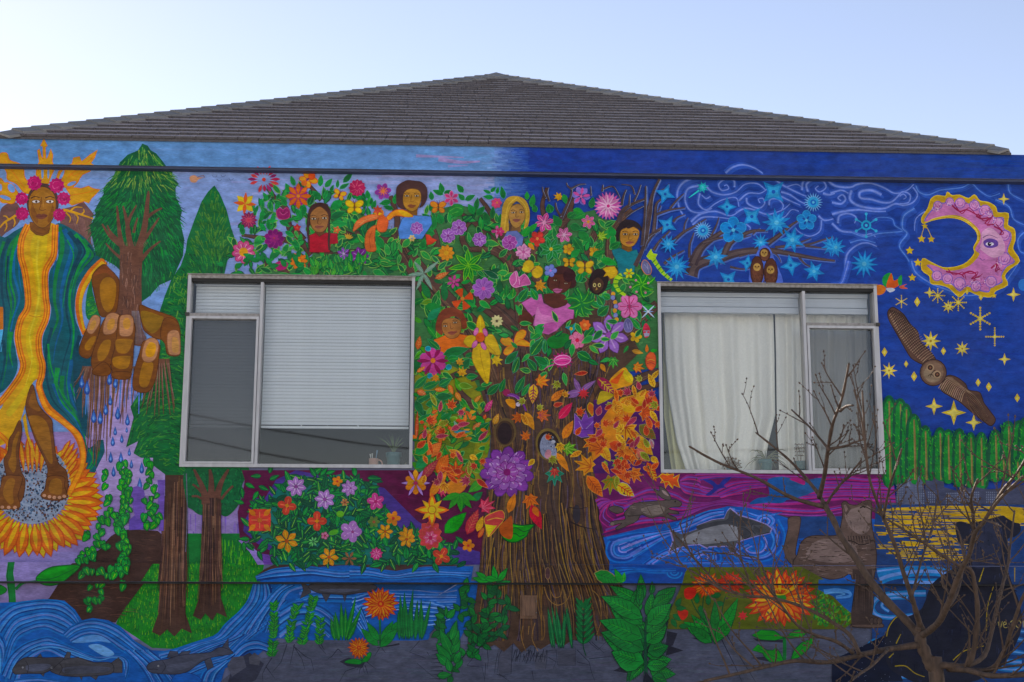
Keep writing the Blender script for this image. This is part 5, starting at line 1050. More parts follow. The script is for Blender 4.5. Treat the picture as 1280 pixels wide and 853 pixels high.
O('painted_flower', 'yellow tattered painted bloom over the dark face'); F('d8b028', '800 140 860 135 885 175 870 210 830 225 810 200 780 210 800 180 775 150', o='b8841c', s=False)
O('painted_caterpillar', 'lime striped caterpillar painted curving over a bloom'); L('b0d838', 42, '915 200 880 220 868 260 890 310 940 345', 20)
for x, y, a in ((905, 205, 50), (880, 232, 20), (870, 262, 0), (880, 290, -25), (905, 320, -40)): L('1f8a34', 8, [(x-20, y-a*.2), (x+20, y+a*.2)], 6, s=False)
FW('d8c830', 965, 185, 40, 6, .6, 0, c='d8702c', o='7ab038', ow=3)
O('painted_caterpillar', 'lime striped caterpillar painted beside the snow branches'); L('b0d838', 36, '1130 60 1160 110 1210 180 1275 235', 22); P('b8d838', '1090 60 1125 5 1140 40 1172 45 1150 90 1110 85')
for i in range(6): x, y = 1145+i*22, 95+i*25; L('1f8a34', 8, [(x-12, y+14), (x+14, y-10)], 6, s=False)
O('painted_cocoon', 'grey blue cocoon painted hanging on a limb'); F('6a6a90', '1070 90 1100 100 1128 150 1120 190 1085 190 1055 140', o='d8844a', ow=4); L('9090b0', 4, '1075 120 1100 150 1110 185'); L('9090b0', 4, '1095 110 1105 160')
O('painted_cocoon', 'mauve cocoon painted below the pink flower'); F('6a6498', '955 510 925 560 945 610 985 600 990 550', o='9088b0', ow=4); L('9a94c0', 4, '945 540 960 590'); L('9a94c0', 4, '970 540 975 590')
O('painted_caterpillar', 'blue and yellow caterpillar painted climbing a dark limb')
for i, (x, y) in enumerate(((850, 335), (848, 362), (865, 395), (870, 425), (862, 455), (868, 490), (875, 520))): E('d8a028' if i % 2 == 0 else '8a90c8', x, y, 17, 18, 0, '4a4a70', 3)
O('painted_moth', 'red and grey chrysalis painted beside the second window'); F('c83a50', '1088 545 1065 590 1080 650 1110 640 1118 590'); P('9a9ab0', '1070 600 1115 600 1112 640 1078 645'); E('c83a4a', 1080, 612, 8); E('c83a4a', 1105, 612, 8)
O('painted_hornet_nest', 'orange patterned chrysalis painted low beside the second window'); F('d8623c', '1125 755 1090 790 1090 850 1125 890 1158 850 1155 780', o='a83a34', ow=4); LFA('d8782c', 1095, 760, -90, 60, 26); LF('3aa83c', 1120, 750, 1175, 740, 28); L('e0a04c', 5, '1095 820 1125 810 1155 822'); L('8a2a34', 4, '1095 840 1125 835 1152 845')
O('painted_leaf', 'ochre leaf painted against the blue'); LF('c08a3c', 985, 745, 1070, 765, 36, v='e0b060')
O('painted_flower', 'small yellow painted flower on blue'); FW('d8b030', 1015, 645, 44, 5, .7, 0, c='c0702c', st='r')
O('painted_sparkle', 'white four pointed sparkle painted beside the window')
for a in (45, -45, 135, -135): LFA('c0d4ec', 1105, 462, a, 68, 11)
LFA('8fb0e0', 1105, 462, 0, 40, 8); LFA('8fb0e0', 1105, 462, 180, 40, 8); E('f0f4f8', 1105, 462, 9)
O('painted_hummingbird', 'teal hummingbird painted over the pink top'); F('1f9aa0', '500 575 540 570 545 600 560 560 580 545 575 590 550 620 545 640 535 600'); E('d8b030', 545, 588, 12)
T(620, 200, 5.805)
for n_, x, y, r, c1, c2 in (('frilly pink painted blossom beside the blond hair', 350, 455, 72, 'c8488c', 'e8a0c4'), ('pink and white painted flower in the crown', 495, 545, 58, 'cc5a98', 'e8b8d4'), ('pale pink star flower painted on a limb', 200, 668, 60, 'd08ab4', 'b85a90'), ('pink and yellow painted flower below the fascia', 670, 450, 52, 'd0509a', 'e0a040')):
    O('painted_flower', n_); FW(c1, x, y, r, 6, .6, rnd.uniform(0, 60), c=c2, cr=.2, o=mixh(c1, 'ffffff', .3), ow=3, v=c2)
O('painted_flower', 'red four petalled painted flower in the crown'); FW('d0443c', 300, 572, 56, 5, .75, 20, c='e0905a', st='r', o='a82a34', ow=3)
O('painted_flower', 'large round pink and violet striped painted bloom'); E('3a3a90', 812, 330, 100, 104, n=22)
for i in range(22): a = i*16.4; LFA('c85aa4' if i % 2 else 'd888b8', 812, 335, a, 104, 32)
for i in range(11): a = i*32.7; LFA('e8b8d4', 812, 335, a+8, 84, 12)
E('c83a80', 815, 335, 12)
O('painted_flower', 'violet and pink star flower painted near the fascia'); FW('8a78d0', 615, 262, 72, 6, .7, 10, st='p'); FW('d058a0', 618, 265, 66, 5, .35, -80, c='d87ab0', cr=.14)
O('painted_flower', 'yellow ragged painted bloom near the fascia'); MAPLE('d8a828', 460, 270, 46, 200, o='a8781c', v='c0841c')
O('painted_flower', 'green leafy rosette painted with yellow eye')
for a in range(0, 360, 48): LFA('17843c', 400, 648, a+10, 96, 44, v='6ac070', o='6ab890')
E('d8b828', 400, 648, 13)
O('painted_flower', 'purple painted rose under the blond hair'); FW('a04a9c', 100, 600, 54, 8, .85, 0, c='8a2a80', o='c888c0', ow=3, st='r')
for n_, x, y, r in (('yellow five petalled painted flower', 525, 648, 40), ('orange yellow tattered painted blossom', 715, 668, 42)):
    O('painted_flower', n_); FW('d8a828', x, y, r, 5, .75, 0, c='c8842c', st='r', o='a8701c', ow=3)
O('painted_leaf', 'lime maple leaf painted below the striped bloom'); MAPLE('8ab83c', 760, 555, 56, -20, o='6a9a38', v='c0d868')
O('painted_leaf', 'small orange leaf painted below the blond hair'); LF('d8902c', 235, 605, 280, 655, 34); O('painted_flower', 'small crimson flower painted at the edge of the blond hair'); FW('c83a70', 30, 520, 34, 5, .7, 0, c='d86a90'); O('painted_flower', 'coral flower painted left of the blond hair'); FW('d8507c', 8, 310, 36, 6, .7, 0, c='e0904a')
O('painted_leaves', 'broad leaves painted in the crown beside the teal shirt')
for x0, y0, x1, y1, w in ((225, 290, 225, 230, 34), (255, 340, 275, 250, 44), (290, 380, 270, 320, 40), (400, 385, 380, 320, 60), (470, 480, 415, 400, 60), (490, 250, 510, 320, 40), (560, 360, 640, 390, 50), (520, 420, 580, 380, 50), (690, 350, 705, 270, 46), (650, 390, 560, 430, 40), (560, 560, 640, 680, 60), (540, 480, 620, 500, 56), (600, 520, 690, 600, 60), (700, 700, 790, 660, 50), (760, 720, 880, 760, 56), (720, 640, 780, 600, 34), (830, 640, 900, 600, 50), (545, 700, 610, 650, 50), (850, 560, 830, 480, 60), (200, 560, 240, 480, 50), (240, 520, 300, 460, 40)):
    LF(rnd.choice(('17843c', '0f7038', '1f8c40', '2a943c')), x0, y0, x1, y1, w, v=rnd.choice((None, '56b048')), o='3a9c50', ow=3)
O('painted_leaves', 'veined green leaves painted over the dark top of the trunk'); T()
SCAT('600 400 640 385 700 400 770 400 800 420 760 455 700 470 640 465 606 440', 46, lambda x, y: cleaf(x, y, .9, ('1a8040', '2a9448', '126a3a', '3aa050')), 9)
# ---- lower left side of trunk: leaves turning
A('painted_flower', 'magenta and maroon star flower painted beside the window frame', 500, 420, 6.4)
FW('c0488c', 262, 205, 108, 6, .85, 25, st='r', o='9c4aa0', ow=4); FW('8a1c50', 262, 200, 130, 6, .3, 0); E('d8843c', 264, 198, 22, o='a03a5c')
for x, y in ((225, 103), (390, 250), (240, 320)): E('2a8ca0', x, y, 22, 20, 0, '4ab8c0', 4)
A('painted_lily', 'large yellow orchid painted on the trunk top', 500, 300, 6.4)
for ln in ('640 600 612 680 625 750 665 750 678 680', '600 770 540 770 510 820 560 860 600 830', '690 770 740 760 780 830 800 920 720 900 680 830', '640 830 590 860 580 960 640 1080 700 1150 720 1050 720 930 690 850'): F('d8b420', ln, o='b88a1c', ow=5)
L('e8d050', 8, '640 620 645 740', 4); L('b8841c', 5, '640 880 650 960 690 1120', 3); L('b8841c', 5, '700 840 740 880 770 910', 3)
for x, y, r in ((608, 735, 20), (682, 740, -20), (598, 835, 30), (668, 850, -30)): E('d878b0', x, y, 18, 34, r, '9a3a6c', 4)
E('d8622c', 642, 780, 36, 40)
A('painted_flower', 'pale cream daisy painted on blue', 500, 300, 6.4); FW('d8d098', 775, 650, 52, 10, .6, 0, c='5a4a38', cr=.2)
A('painted_leaf', 'yellow maple leaf painted under the orchid', 500, 420, 6.4); MAPLE('d8b830', 765, 190, 66, 40, o='a88a20', v='c8982c')
A('painted_leaves', 'green leaves painted on the left side of the trunk', 500, 420, 6.4)
for x0, y0, x1, y1, w in ((320, 110, 215, 20, 50), (345, 150, 555, 100, 80), (380, 190, 480, 175, 60), (500, 260, 560, 180, 60), (530, 330, 625, 320, 50), (115, 420, 225, 315, 60), (185, 420, 320, 365, 60), (310, 400, 415, 340, 56), (130, 515, 285, 440, 70), (285, 490, 425, 480, 60), (205, 550, 350, 530, 64), (125, 520, 185, 640, 60), (370, 580, 440, 520, 54), (440, 620, 480, 540, 50), (265, 650, 370, 590, 90), (310, 700, 420, 610, 60), (130, 700, 280, 620, 60), (480, 590, 580, 660, 90), (600, 800, 720, 690, 80), (640, 840, 720, 800, 60), (700, 470, 800, 380, 60), (800, 450, 840, 340, 46), (925, 460, 1000, 320, 60), (975, 480, 1040, 380, 44), (845, 220, 945, 120, 60), (905, 300, 955, 170, 54), (1090, 280, 1015, 180, 60), (1185, 230, 1070, 165, 60), (1045, 160, 1150, 10, 80), (1160, 140, 1165, 30, 40)):
    LF(rnd.choice(('17783c', '0f6a38', '1f8440', '147440')), x0, y0, x1, y1, w, v=rnd.choice(('5ab048', '0c5430', '8ac848')), o='4a9a70', ow=3, vw=4)
O('painted_autumn_leaves', 'orange and red autumn leaves painted on the left side of the trunk')
for x0, y0, x1, y1, w, c in ((135, 290, 205, 245, 34, 'd8783c'), (275, 430, 370, 430, 36, 'd87a2c'), (390, 390, 425, 470, 40, 'd8782c'), (445, 450, 490, 525, 44, 'd8843c'), (595, 530, 650, 475, 34, 'd88a2c'), (140, 110, 160, 0, 50, 'c8622c'), (680, 610, 740, 510, 50, 'c83a80'), (750, 710, 790, 620, 50, 'c8903c'), (580, 750, 650, 690, 40, 'b86a3c'), (135, 440, 210, 470, 50, 'c8683c'), (130, 830, 140, 600, 30, 'b84a2c')):
    LF(c, x0, y0, x1, y1, w, v=mixh(c, 'ffe0a0', .5), o='8a3a24', ow=2, sv=3)
MAPLE('d8a038', 475, 215, 48, -60, v='b87a2c'); MAPLE('d8a834', 495, 300, 60, -80, v='b87a2c'); MAPLE('d8902c', 290, 335, 50, 180, v='c87a2c')
for i in range(60): x, y = rnd.uniform(120, 700), rnd.uniform(600, 850); LFA(rnd.choice(('c84a2c', 'd8742c', 'b8782c', '4a8c2c', '2a7c34', 'd8a02c', '8a9a2c')), x, y, rnd.uniform(0, 360), rnd.uniform(40, 90), 30, v=rnd.choice((None, 'e0c060')))
for i in range(24): x, y = 180+i*10+rnd.uniform(-10, 10), 740+rnd.uniform(-30, 40); L(rnd.choice(('d0402c', 'c83a4a', 'e08a4a')), 6, [(x, y), (x+rnd.uniform(-30, 30), y+rnd.uniform(-30, 30))], 2, s=False)
LF('2a8a9a', 430, 770, 570, 765, 26); LF('8ab8a0', 470, 750, 430, 680, 30)
O('painted_lizard', 'purple lizard painted climbing down the trunk'); L('7a3a90', 30, '850 470 920 480 970 520 1010 600', 12); F('a0305c', '820 450 850 425 880 440 870 475 840 480'); L('a868b8', 8, '860 470 920 490 965 530', 4); F('d8902c', '845 510 915 515 920 580 870 560'); E('d8c8dc', 945, 548, 18)
O('painted_autumn_leaves', 'orange leaves painted falling down the bark')
MAPLE('d8741c', 1120, 365, 84, -10, o='b8501c', v='e0a838'); LF('d8b02c', 1070, 385, 1060, 545, 80, v='8a2050', o='a83060', sv=4, vw=9); MAPLE('d06c24', 950, 650, 66, 160, v='b8501c'); MAPLE('d8742c', 1130, 635, 80, 0, o='b8541c', v='a03a5c'); LF('d8943c', 1000, 610, 1075, 755, 70, v='b8642c', sv=3); MAPLE('d8742c', 1010, 810, 60, -120, v='b8541c')
T(620, 430, 5.805)
LF('c82a50', 455, 545, 555, 425, 66, v='e0708c', o='8a3a60'); LF('d8702c', 680, 425, 700, 525, 50, o='d8b040', ow=6); LF('d88428', 485, 690, 560, 555, 66, v='b03a34', sv=3); LF('d8802c', 400, 415, 495, 330, 54, v='8a2a24', sv=4); LF('c8862c', 760, 145, 795, 205, 36); MAPLE('e07c24', 1020, 170, 60, 10, o='b8501c', v='e0b048'); MAPLE('1f8438', 850, 120, 60, 90, o='5ab048', v='7ac858')
O('painted_flower', 'hot pink frilled painted oval bloom on the trunk'); STAR('a02462', 480, 120, 84, 14, .7, ry=.75); E('d84a94', 482, 118, 62, 36, -6, 'e8a8d0', 5); L('e8a8cc', 4, '430 120 480 105 535 112'); L('b02a70', 5, '440 130 490 130 530 124')
L('c84a9c', 10, '420 150 380 165 350 185', 4)
O('painted_dragonfly', 'mauve dragonfly with red body painted on the trunk')
for a, ln in ((-115, 110), (-35, 140), (150, 100), (170, 110)): LFA('845a94', 610, 345, a, ln, 40, v='b48ac0')
STAR('c83a40', 635, 360, 44, 9, .5)
O('painted_flower', 'violet cup shaped bloom painted on the trunk'); P('7a44a8', '570 505 620 560 650 485 670 540 720 520 765 525 740 600 745 640 690 670 620 680 565 650 570 580', o='a888c8', ow=4); L('b090d0', 5, '600 560 630 620'); L('b090d0', 5, '720 550 650 620'); L('5a2a88', 5, '570 640 650 620 740 620')
O('painted_leaves', 'lime maple leaf and orange leaf painted on lower bark'); MAPLE('5a9c30', 520, 760, 74, 10, o='8ac050', v='a8d060'); LF('d8882c', 440, 790, 530, 930, 56, v='b8542c')
O('painted_flower', 'huge violet peony painted on the trunk')
T(620, 550, 5.805)
for n, R, cc, oc in ((11, 195, '84409c', '5a2a7a'), (9, 140, 'a064b4', '6a2f84'), (7, 84, 'a85ab0', '7a2a80')):
    FW(cc, 80, 235, R, n, .78, n*7, o=oc, ow=5, st='r', v='cca4d4', ry=.9)
for i in range(60): a = rnd.uniform(0, 6.28); r = rnd.uniform(30, 160); L(rnd.choice(('d0b0dc', 'b84a9c', 'c890cc')), 4, [(80+math.cos(a)*r, 235+math.sin(a)*r*.9), (80+math.cos(a)*(r+26), 235+math.sin(a)*(r+26)*.9)], 2, s=False)
E('8a2470', 80, 235, 26)
O('painted_autumn_leaves', 'orange red leaves and a curled green leaf painted on lower bark')
LF('d8821c', 90, 530, 140, 385, 62, v='8a3a14'); MAPLE('e07a1c', 245, 430, 86, 70, o='c8601c', v='b8501c'); LF('c82a3c', 255, 470, 330, 650, 84, v='8a1434', sv=4); LF('d8762c', 270, 485, 310, 560, 46)
F('1f9a20', '35 640 60 600 95 588 130 610 190 620 275 615 240 660 220 700 160 738 100 742 50 710', o='0a4c24', ow=8); L('0a4c24', 6, '60 605 90 640 150 640 200 665 250 650'); L('0a4c24', 6, '40 660 90 690 140 680 170 700 210 690'); L('4ac83c', 8, '80 600 130 625 200 630', 3)
O('painted_leaf', 'red hearted maple leaf with green tips painted on lower bark'); MAPLE('2f7c5c', 425, 240, 96, 90, o='3aa08c', ow=5); MAPLE('b02a34', 425, 225, 56, 90, v='d86a4a')
T(440, 540, 6.4)
O('painted_autumn_leaves', 'large orange and crimson leaves painted left of the trunk base')
for x0, y0, x1, y1, w, c in ((600, 200, 720, 80, 90, 'd8703c'), (680, 330, 770, 180, 110, 'd8682c'), (620, 520, 770, 300, 80, 'd8842c'), (560, 370, 690, 220, 70, 'a83a4a'), (920, 820, 1010, 620, 90, 'b83a44'), (1000, 800, 1050, 670, 60, 'd8a02c'), (1010, 850, 1060, 760, 40, 'c85a34')):
    LF(c, x0, y0, x1, y1, w, v=mixh(c, 'f8d070', .5), o='8a2a2c', ow=4, sv=5)
LF('2a9a48', 500, 180, 640, 90, 80, v='0f6a38', o='c8b838'); LF('1f9050', 510, 290, 640, 180, 80, v='0f6a38'); LF('48a038', 1055, 390, 930, 485, 80, v='8ac840', o='2a7c34'); LF('147c44', 965, 550, 1045, 480, 60, o='0a5234'); LF('2aa030', 740, 810, 915, 645, 110, v='0c6a2c', o='0a5a2c', ow=6, sv=4)
MAPLE('c84a2c', 830, 330, 110, -90, o='8a2a24', v='e08a3c'); E('d8862c', 830, 440, 90, 60, -20, 'b85a24'); MAPLE('c83a5a', 720, 470, 60, 60, v='d8607c'); MAPLE('c83a54', 1060, 600, 100, -30, o='8a2040', v='e06a80'); F('c84a48', '1060 690 1120 650 1200 630 1220 690 1170 760 1090 840 1070 760', o='d8a84a', ow=5); F('d8c840', '1066 740 1130 750 1160 750 1090 840', s=False); L('e0a050', 8, '1080 710 1150 690 1210 700')
F('b85a2c', '1180 760 1240 700 1280 680 1280 850 1200 830')
O('painted_leaf_star', 'five fingered green leaf painted left of the trunk')
for a in (20, 50, 85, 125, 160): LFA('3a9430', 860, 495, a, 150, 54, v='0f6a30', o='1a6a34')
O('painted_flower', 'orange and violet star flower painted under the window corner'); FW('d8842c', 510, 410, 90, 6, .7, 30, c='c83a6a', cr=.16, o='b8602c', ow=3, st='r'); FW('b08ad0', 510, 410, 116, 6, .22, 0); FW('e0a040', 508, 380, 80, 3, .4, -90)
O('painted_sun_flower', 'eight pointed yellow sun shaped flower painted on plum')
for i in range(8): LFA('d86a2c' if i % 2 == 0 else 'd8a02c', 640, 625, i*45, 140 if i % 2 == 0 else 110, 60 if i % 2 == 0 else 40); LFA('d8b82c', 640, 625, i*45, 110 if i % 2 == 0 else 80, 34)
E('d8c020', 640, 625, 32, o='b8601c', ow=7)

# ================================================================== dusk band: purple sky, rabbit, salmon
O('painted_dusk', 'magenta and purple dusk painted in flowing bands under the second window'); T()
P('6e1f5e', '742 560 826 560 826 588 1108 590 1112 640 1100 655 1000 650 940 635 860 645 800 662 757 674 750 650 744 600')
P('4f1c64', '742 500 826 500 826 592 742 592')
T(740, 580, S)
dk = ('9a2a74', '7a4aa8', 'b03074', '5c1c60', '8a3a94', 'a8307c', '6a3fa0')
def flow2(a, b, n, w, cols=dk, w1=.5): flow(a, b, n, w, cols, w1)
flow2('20 240 60 230 120 250 60 320 40 380 90 430', '60 330 90 290 150 250 250 230 380 200 480 190', 9, 12)
flow2('280 200 400 150 560 190 640 240 760 260 900 240 1160 280', '60 480 300 420 480 400 600 370 760 300 900 280 1160 330', 13, 14)
flow2('590 110 640 70 720 80 700 130 780 160 900 180', '580 160 620 210 700 230 800 230 920 220 1040 200', 8, 12); flow2('820 180 900 130 1000 110 1160 110', '860 230 960 200 1060 170 1160 160', 7, 11); flow2('680 60 900 65 1160 75 1400 80', '720 110 900 90 1160 100 1400 110', 5, 9)
T(940, 580, S)
flow2('450 90 620 80 780 100 940 90', '0 280 300 270 600 240 960 260', 14, 16); flow2('0 270 200 290 420 300 600 270', '0 320 200 340 420 350 600 330', 4, 13)
F('2f5a90', '110 110 200 85 330 110 460 95 470 150 380 200 250 240 120 250 0 270 60 230 170 200', s=True); F('a82a74', '250 100 340 100 350 140 290 120')
T(740, 580, S); F('1f5aa0', '1170 110 1230 95 1290 110 1290 250 1160 260 1050 270 1100 230 1180 210')
O('painted_blue_bird', 'dark blue swallow painted on the purple sky'); F('2a2f8a', '740 105 800 110 840 140 880 100 930 92 880 145 900 160 850 165 790 210 760 205 810 155')
O('painted_stream', 'blue stream with swirling eddies painted under the dusk'); T()
P('1a5cb4', '754 672 800 661 850 651 880 640 910 633 930 634 960 640 985 648 1060 645 1100 650 1108 708 1108 730 760 730 762 703')
T(740, 580, S)
st = ('2a78d0', '0f48a0', '6a84dc', '4a8ce0', '1a5ab8', '8a90e0')
for r in range(7):
    k = 1-r/7.5; L(st[r % 6], 13, [(220+x*k, 555+y*k) for x, y in ((150, 20), (110, -45), (10, -80), (-100, -40), (-125, 30), (-90, 90), (10, 100), (90, 60), (150, 20))], 10)
flow2('90 490 250 460 400 450 520 430 600 400', '300 640 420 560 500 500 560 480 640 470', 8, 13, st); flow2('330 670 430 600 520 560 640 560', '420 670 500 620 600 590 720 600', 5, 12, st)
flow2('560 400 680 350 780 310 880 300', '620 460 700 420 780 380 880 350', 6, 12, st); flow2('900 300 980 310 1060 350 1160 360 1280 350', '960 300 1060 320 1140 340 1280 320', 4, 11, st)
for r in range(6): k = 1-r/6.5; L(st[(r+2) % 6], 12, [(1150+x*k, 385+y*k) for x, y in ((-60, 30), (-40, -30), (20, -45), (65, -10), (40, 35), (-5, 40))], 8)
for r in range(7): k = 1-r/8; L(st[r % 6], 13, [(1090+x*k, 560+y*k) for x, y in ((150, -190), (195, -90), (170, 10), (90, 80), (-40, 90), (-140, 60), (-160, 20), (-60, -30))], 9)
for r in range(6): k = 1-r/7; L(st[r % 6], 13, [(740+x*k, 620+y*k) for x, y in ((-130, 40), (-60, -30), (20, -60), (100, -40), (120, 20), (80, 60))], 9)
flow2('560 660 700 640 900 650 1000 640', '560 670 700 670 900 670 1100 665', 3, 9, st)
T(); P('1a4a9c', '766 706 860 706 852 728 770 729'); T(740, 693, S)
flow2('120 90 250 90 400 100 560 95', '160 150 300 120 420 130 560 130', 5, 12, ('2a6cc0', '1a4c9c', '2f7cc4'))
for r in range(4): L(('2f7cc4', '1a4c9c')[r % 2], 10, ellp(550, 120, 50-r*12, 40-r*10)[:9], 8)
O('painted_rabbit', 'grey brown rabbit painted leaping over the stream'); T(740, 580, S)
F('5c504c', '230 310 280 265 380 252 470 245 520 238 560 240 598 262 585 285 540 288 510 300 570 320 575 335 500 330 560 360 550 375 460 350 390 360 330 340 300 380 240 410 170 440 160 425 200 395 140 410 118 400 150 380 220 370 215 330', o='38302e', ow=5)
F('5c504c', '480 235 440 205 412 170 450 180 450 150 490 170 520 210 525 240', o='38302e', ow=5); F('a88f8c', '465 175 490 185 512 215 480 200'); F('5c504c', '110 300 150 280 200 295 208 320 160 330', o='38302e', ow=5)
F('84766e', '330 300 420 275 480 290 470 330 400 345 350 330'); L('38302e', 5, '330 340 290 345 240 350'); E('23201f', 555, 252, 6); E('7a6c66', 135, 400, 14, 11)
for i in range(60): x, y = rnd.uniform(230, 500), rnd.uniform(258, 340); L(rnd.choice(('73665f', '453c3a', '8c7e76')), 3, [(x, y), (x+24, y+rnd.uniform(-4, 6))], 1, s=False)
O('painted_salmon', 'large grey salmon with white outline painted leaping in the stream')
sal = '700 412 800 375 880 365 900 320 920 300 980 345 1080 375 1160 405 1195 432 1180 462 1100 480 1010 505 970 520 940 590 920 595 905 545 780 550 770 560 720 535 640 540 570 560 515 588 545 510 525 440 600 470 690 440 735 418'
F('a094d4', [(860+(x-860)*1.03, 440+(y-440)*1.07) for x, y in nums(sal)], s=False); F('55565c', sal, s=False)
F('8a8a90', '600 500 700 450 800 420 900 405 980 430 980 470 1040 495 900 520 760 535 640 530'); F('3f4046', '700 415 820 385 900 370 925 310 980 350 1080 380 1150 405 1060 410 980 420 900 400 800 415 720 440')
F('46474e', '975 430 1020 430 1060 470 1020 500 990 470', o='303036'); L('303036', 5, '1075 395 1060 430 1090 470'); E('303036', 1128, 430, 9); E('8a8a90', 1128, 430, 4); L('303036', 5, '1120 470 1160 462 1190 455')
for i in range(9): L('2f3034', 3, [(1080+i*5, 410+i*3), (1075+i*5, 460+i*2)], 2, s=False)
# ================================================================== autumn leaves right of the trunk
O('painted_autumn_leaves', 'large cluster of orange and gold autumn leaves painted left of the second window'); T(620, 430, 5.805)
F('d8881c', '760 560 840 440 880 470 960 420 1080 335 1140 350 1175 440 1165 470 1060 460 1000 500 960 560 1010 600 900 620 880 720 820 760 700 853 690 760 670 690 760 620', s=False)
F('d8a824', '900 400 1000 370 1075 335 1110 400 1140 460 1050 450 1000 500 920 480'); F('e0901c', '760 600 850 470 880 560 950 560 890 650 800 660'); F('c8a824', '740 440 760 345 850 370 800 400'); F('d8981c', '820 270 920 175 960 200 990 290 900 320 850 330'); F('b8a02c', '735 440 765 350 855 375'); E('d8642c', 1130, 410, 38, 66, -30, 'b84a1c'); LF('d8c020', 990, 285, 920, 180, 60, v='b8861c')
F('d8602c', '870 240 930 190 900 250 880 290 830 275'); LF('9a2a50', 735, 245, 860, 365, 80, v='d8b83c', sv=4, vw=7)
al = ('d8701c', 'd8862c', 'cc5a24', 'd89c28', 'c84a2c')
for x, y, R, a in ((1080, 500, 90, 20), (950, 620, 110, 60), (760, 690, 110, 160), (960, 790, 110, 30), (700, 600 + 110, 90, 110)): MAPLE(rnd.choice(al), x, y, R, a, o='e0b04c', ow=4, v='a8401c')
for x0, y0, x1, y1, w, c in ((850, 405, 925, 530, 74, 'd8943c'), (900, 430, 1030, 380, 50, 'd8903c'), (1000, 660, 1140, 810, 84, 'd8a424'), (820, 720, 960, 780, 80, 'c8502c'), (760, 740, 830, 853, 70, 'd8b030'), (1040, 590, 1160, 690, 90, '6a6a2c'), (1020, 790, 1090, 853, 50, 'c88a6a'), (1120, 690, 1140, 760, 34, 'a89ab0'), (1080, 540, 1180, 580, 60, '8a2a60')):
    LF(c, x0, y0, x1, y1, w, v=mixh(c, 'c03018', .6), o=mixh(c, 'ffe080', .4), ow=3, sv=5, vw=5)
T(620, 550, 5.805)
MAPLE('d8901c', 670, 190, 110, 200, o='e0a838', v='b85a1c'); LF('d8701c', 660, 260, 775, 415, 90, v='8a2a14', o='e0a850', sv=5, vw=4); LF('d8641c', 860, 170, 970, 320, 80, v='b03a14', o='e0a850', sv=4); MAPLE('5a8c34', 900, 170, 70, 200, o='a8b85a', v='8ab84a'); MAPLE('d8742c', 1000, 240, 84, 50, o='e0a850', v='a8401c'); LF('c84a2c', 1095, 160, 1165, 300, 56, v='d8c040', sv=4, vw=7); LF('d8b82c', 875, 320, 1005, 410, 90, v='c83a2c', sv=4, vw=8, o='b0a0d0'); MAPLE('a87c2c', 835, 300, 100, 95, o='8ab04a', v='5a8c34'); LF('8a9a3c', 790, 150, 795, 225, 40, v='c0c060'); MAPLE('d84a2c', 1240, 280, 80, 60, o='e0b040', ow=6); LF('d89a2c', 1040, 0, 1130, 110, 84, v='c83a24', o='e0c050', sv=4)
LF('c86a5a', 1020, 60, 1110, 160, 60, v='e0a090', sv=3); LF('d8803c', 930, 60, 1010, 110, 70, v='b84a2c', sv=3); MAPLE('d8701c', 750, 60, 100, 200, o='e0a040', v='a8481c')
T(740, 580, S); P('d85a24', '430 95 470 65 500 75 545 65 540 95 585 70 570 110 585 160 545 140 540 165 510 120 480 120 450 85', o='e0b83c', ow=6); LF('c84a2c', 370, 0, 430, 120, 60, v='d8b83c', sv=4, vw=6)

O('painted_autumn_leaves', 'small mixed autumn leaves painted between the trunk and the second window'); T()
def aleaf(x, y):
    c = rnd.choice(('d8701c', 'd8942c', 'c84a24', 'e0b038', 'b83a2c', '8a9a38', 'd85a24', 'a83a5a'))
    if rnd.random() < .4: MAPLE(c, x, y, rnd.uniform(6, 10), rnd.uniform(0, 360), o=mixh(c, 'ffe090', .45), ow=.7, v=mixh(c, '7a1c10', .6))
    else: LFA(c, x, y, rnd.uniform(0, 360), rnd.uniform(11, 19), rnd.uniform(5, 8), v=mixh(c, '7a1c10', .6), o=mixh(c, 'ffe090', .45), ow=.6, sv=3, vw=.6)
SCAT('742 520 770 492 806 462 822 470 822 585 800 600 770 596 748 575', 62, aleaf, 7)
SCAT('520 520 560 500 606 540 604 600 560 612 522 590', 34, aleaf, 7)
SCAT('640 470 740 460 742 560 690 600 640 560', 14, aleaf, 16)
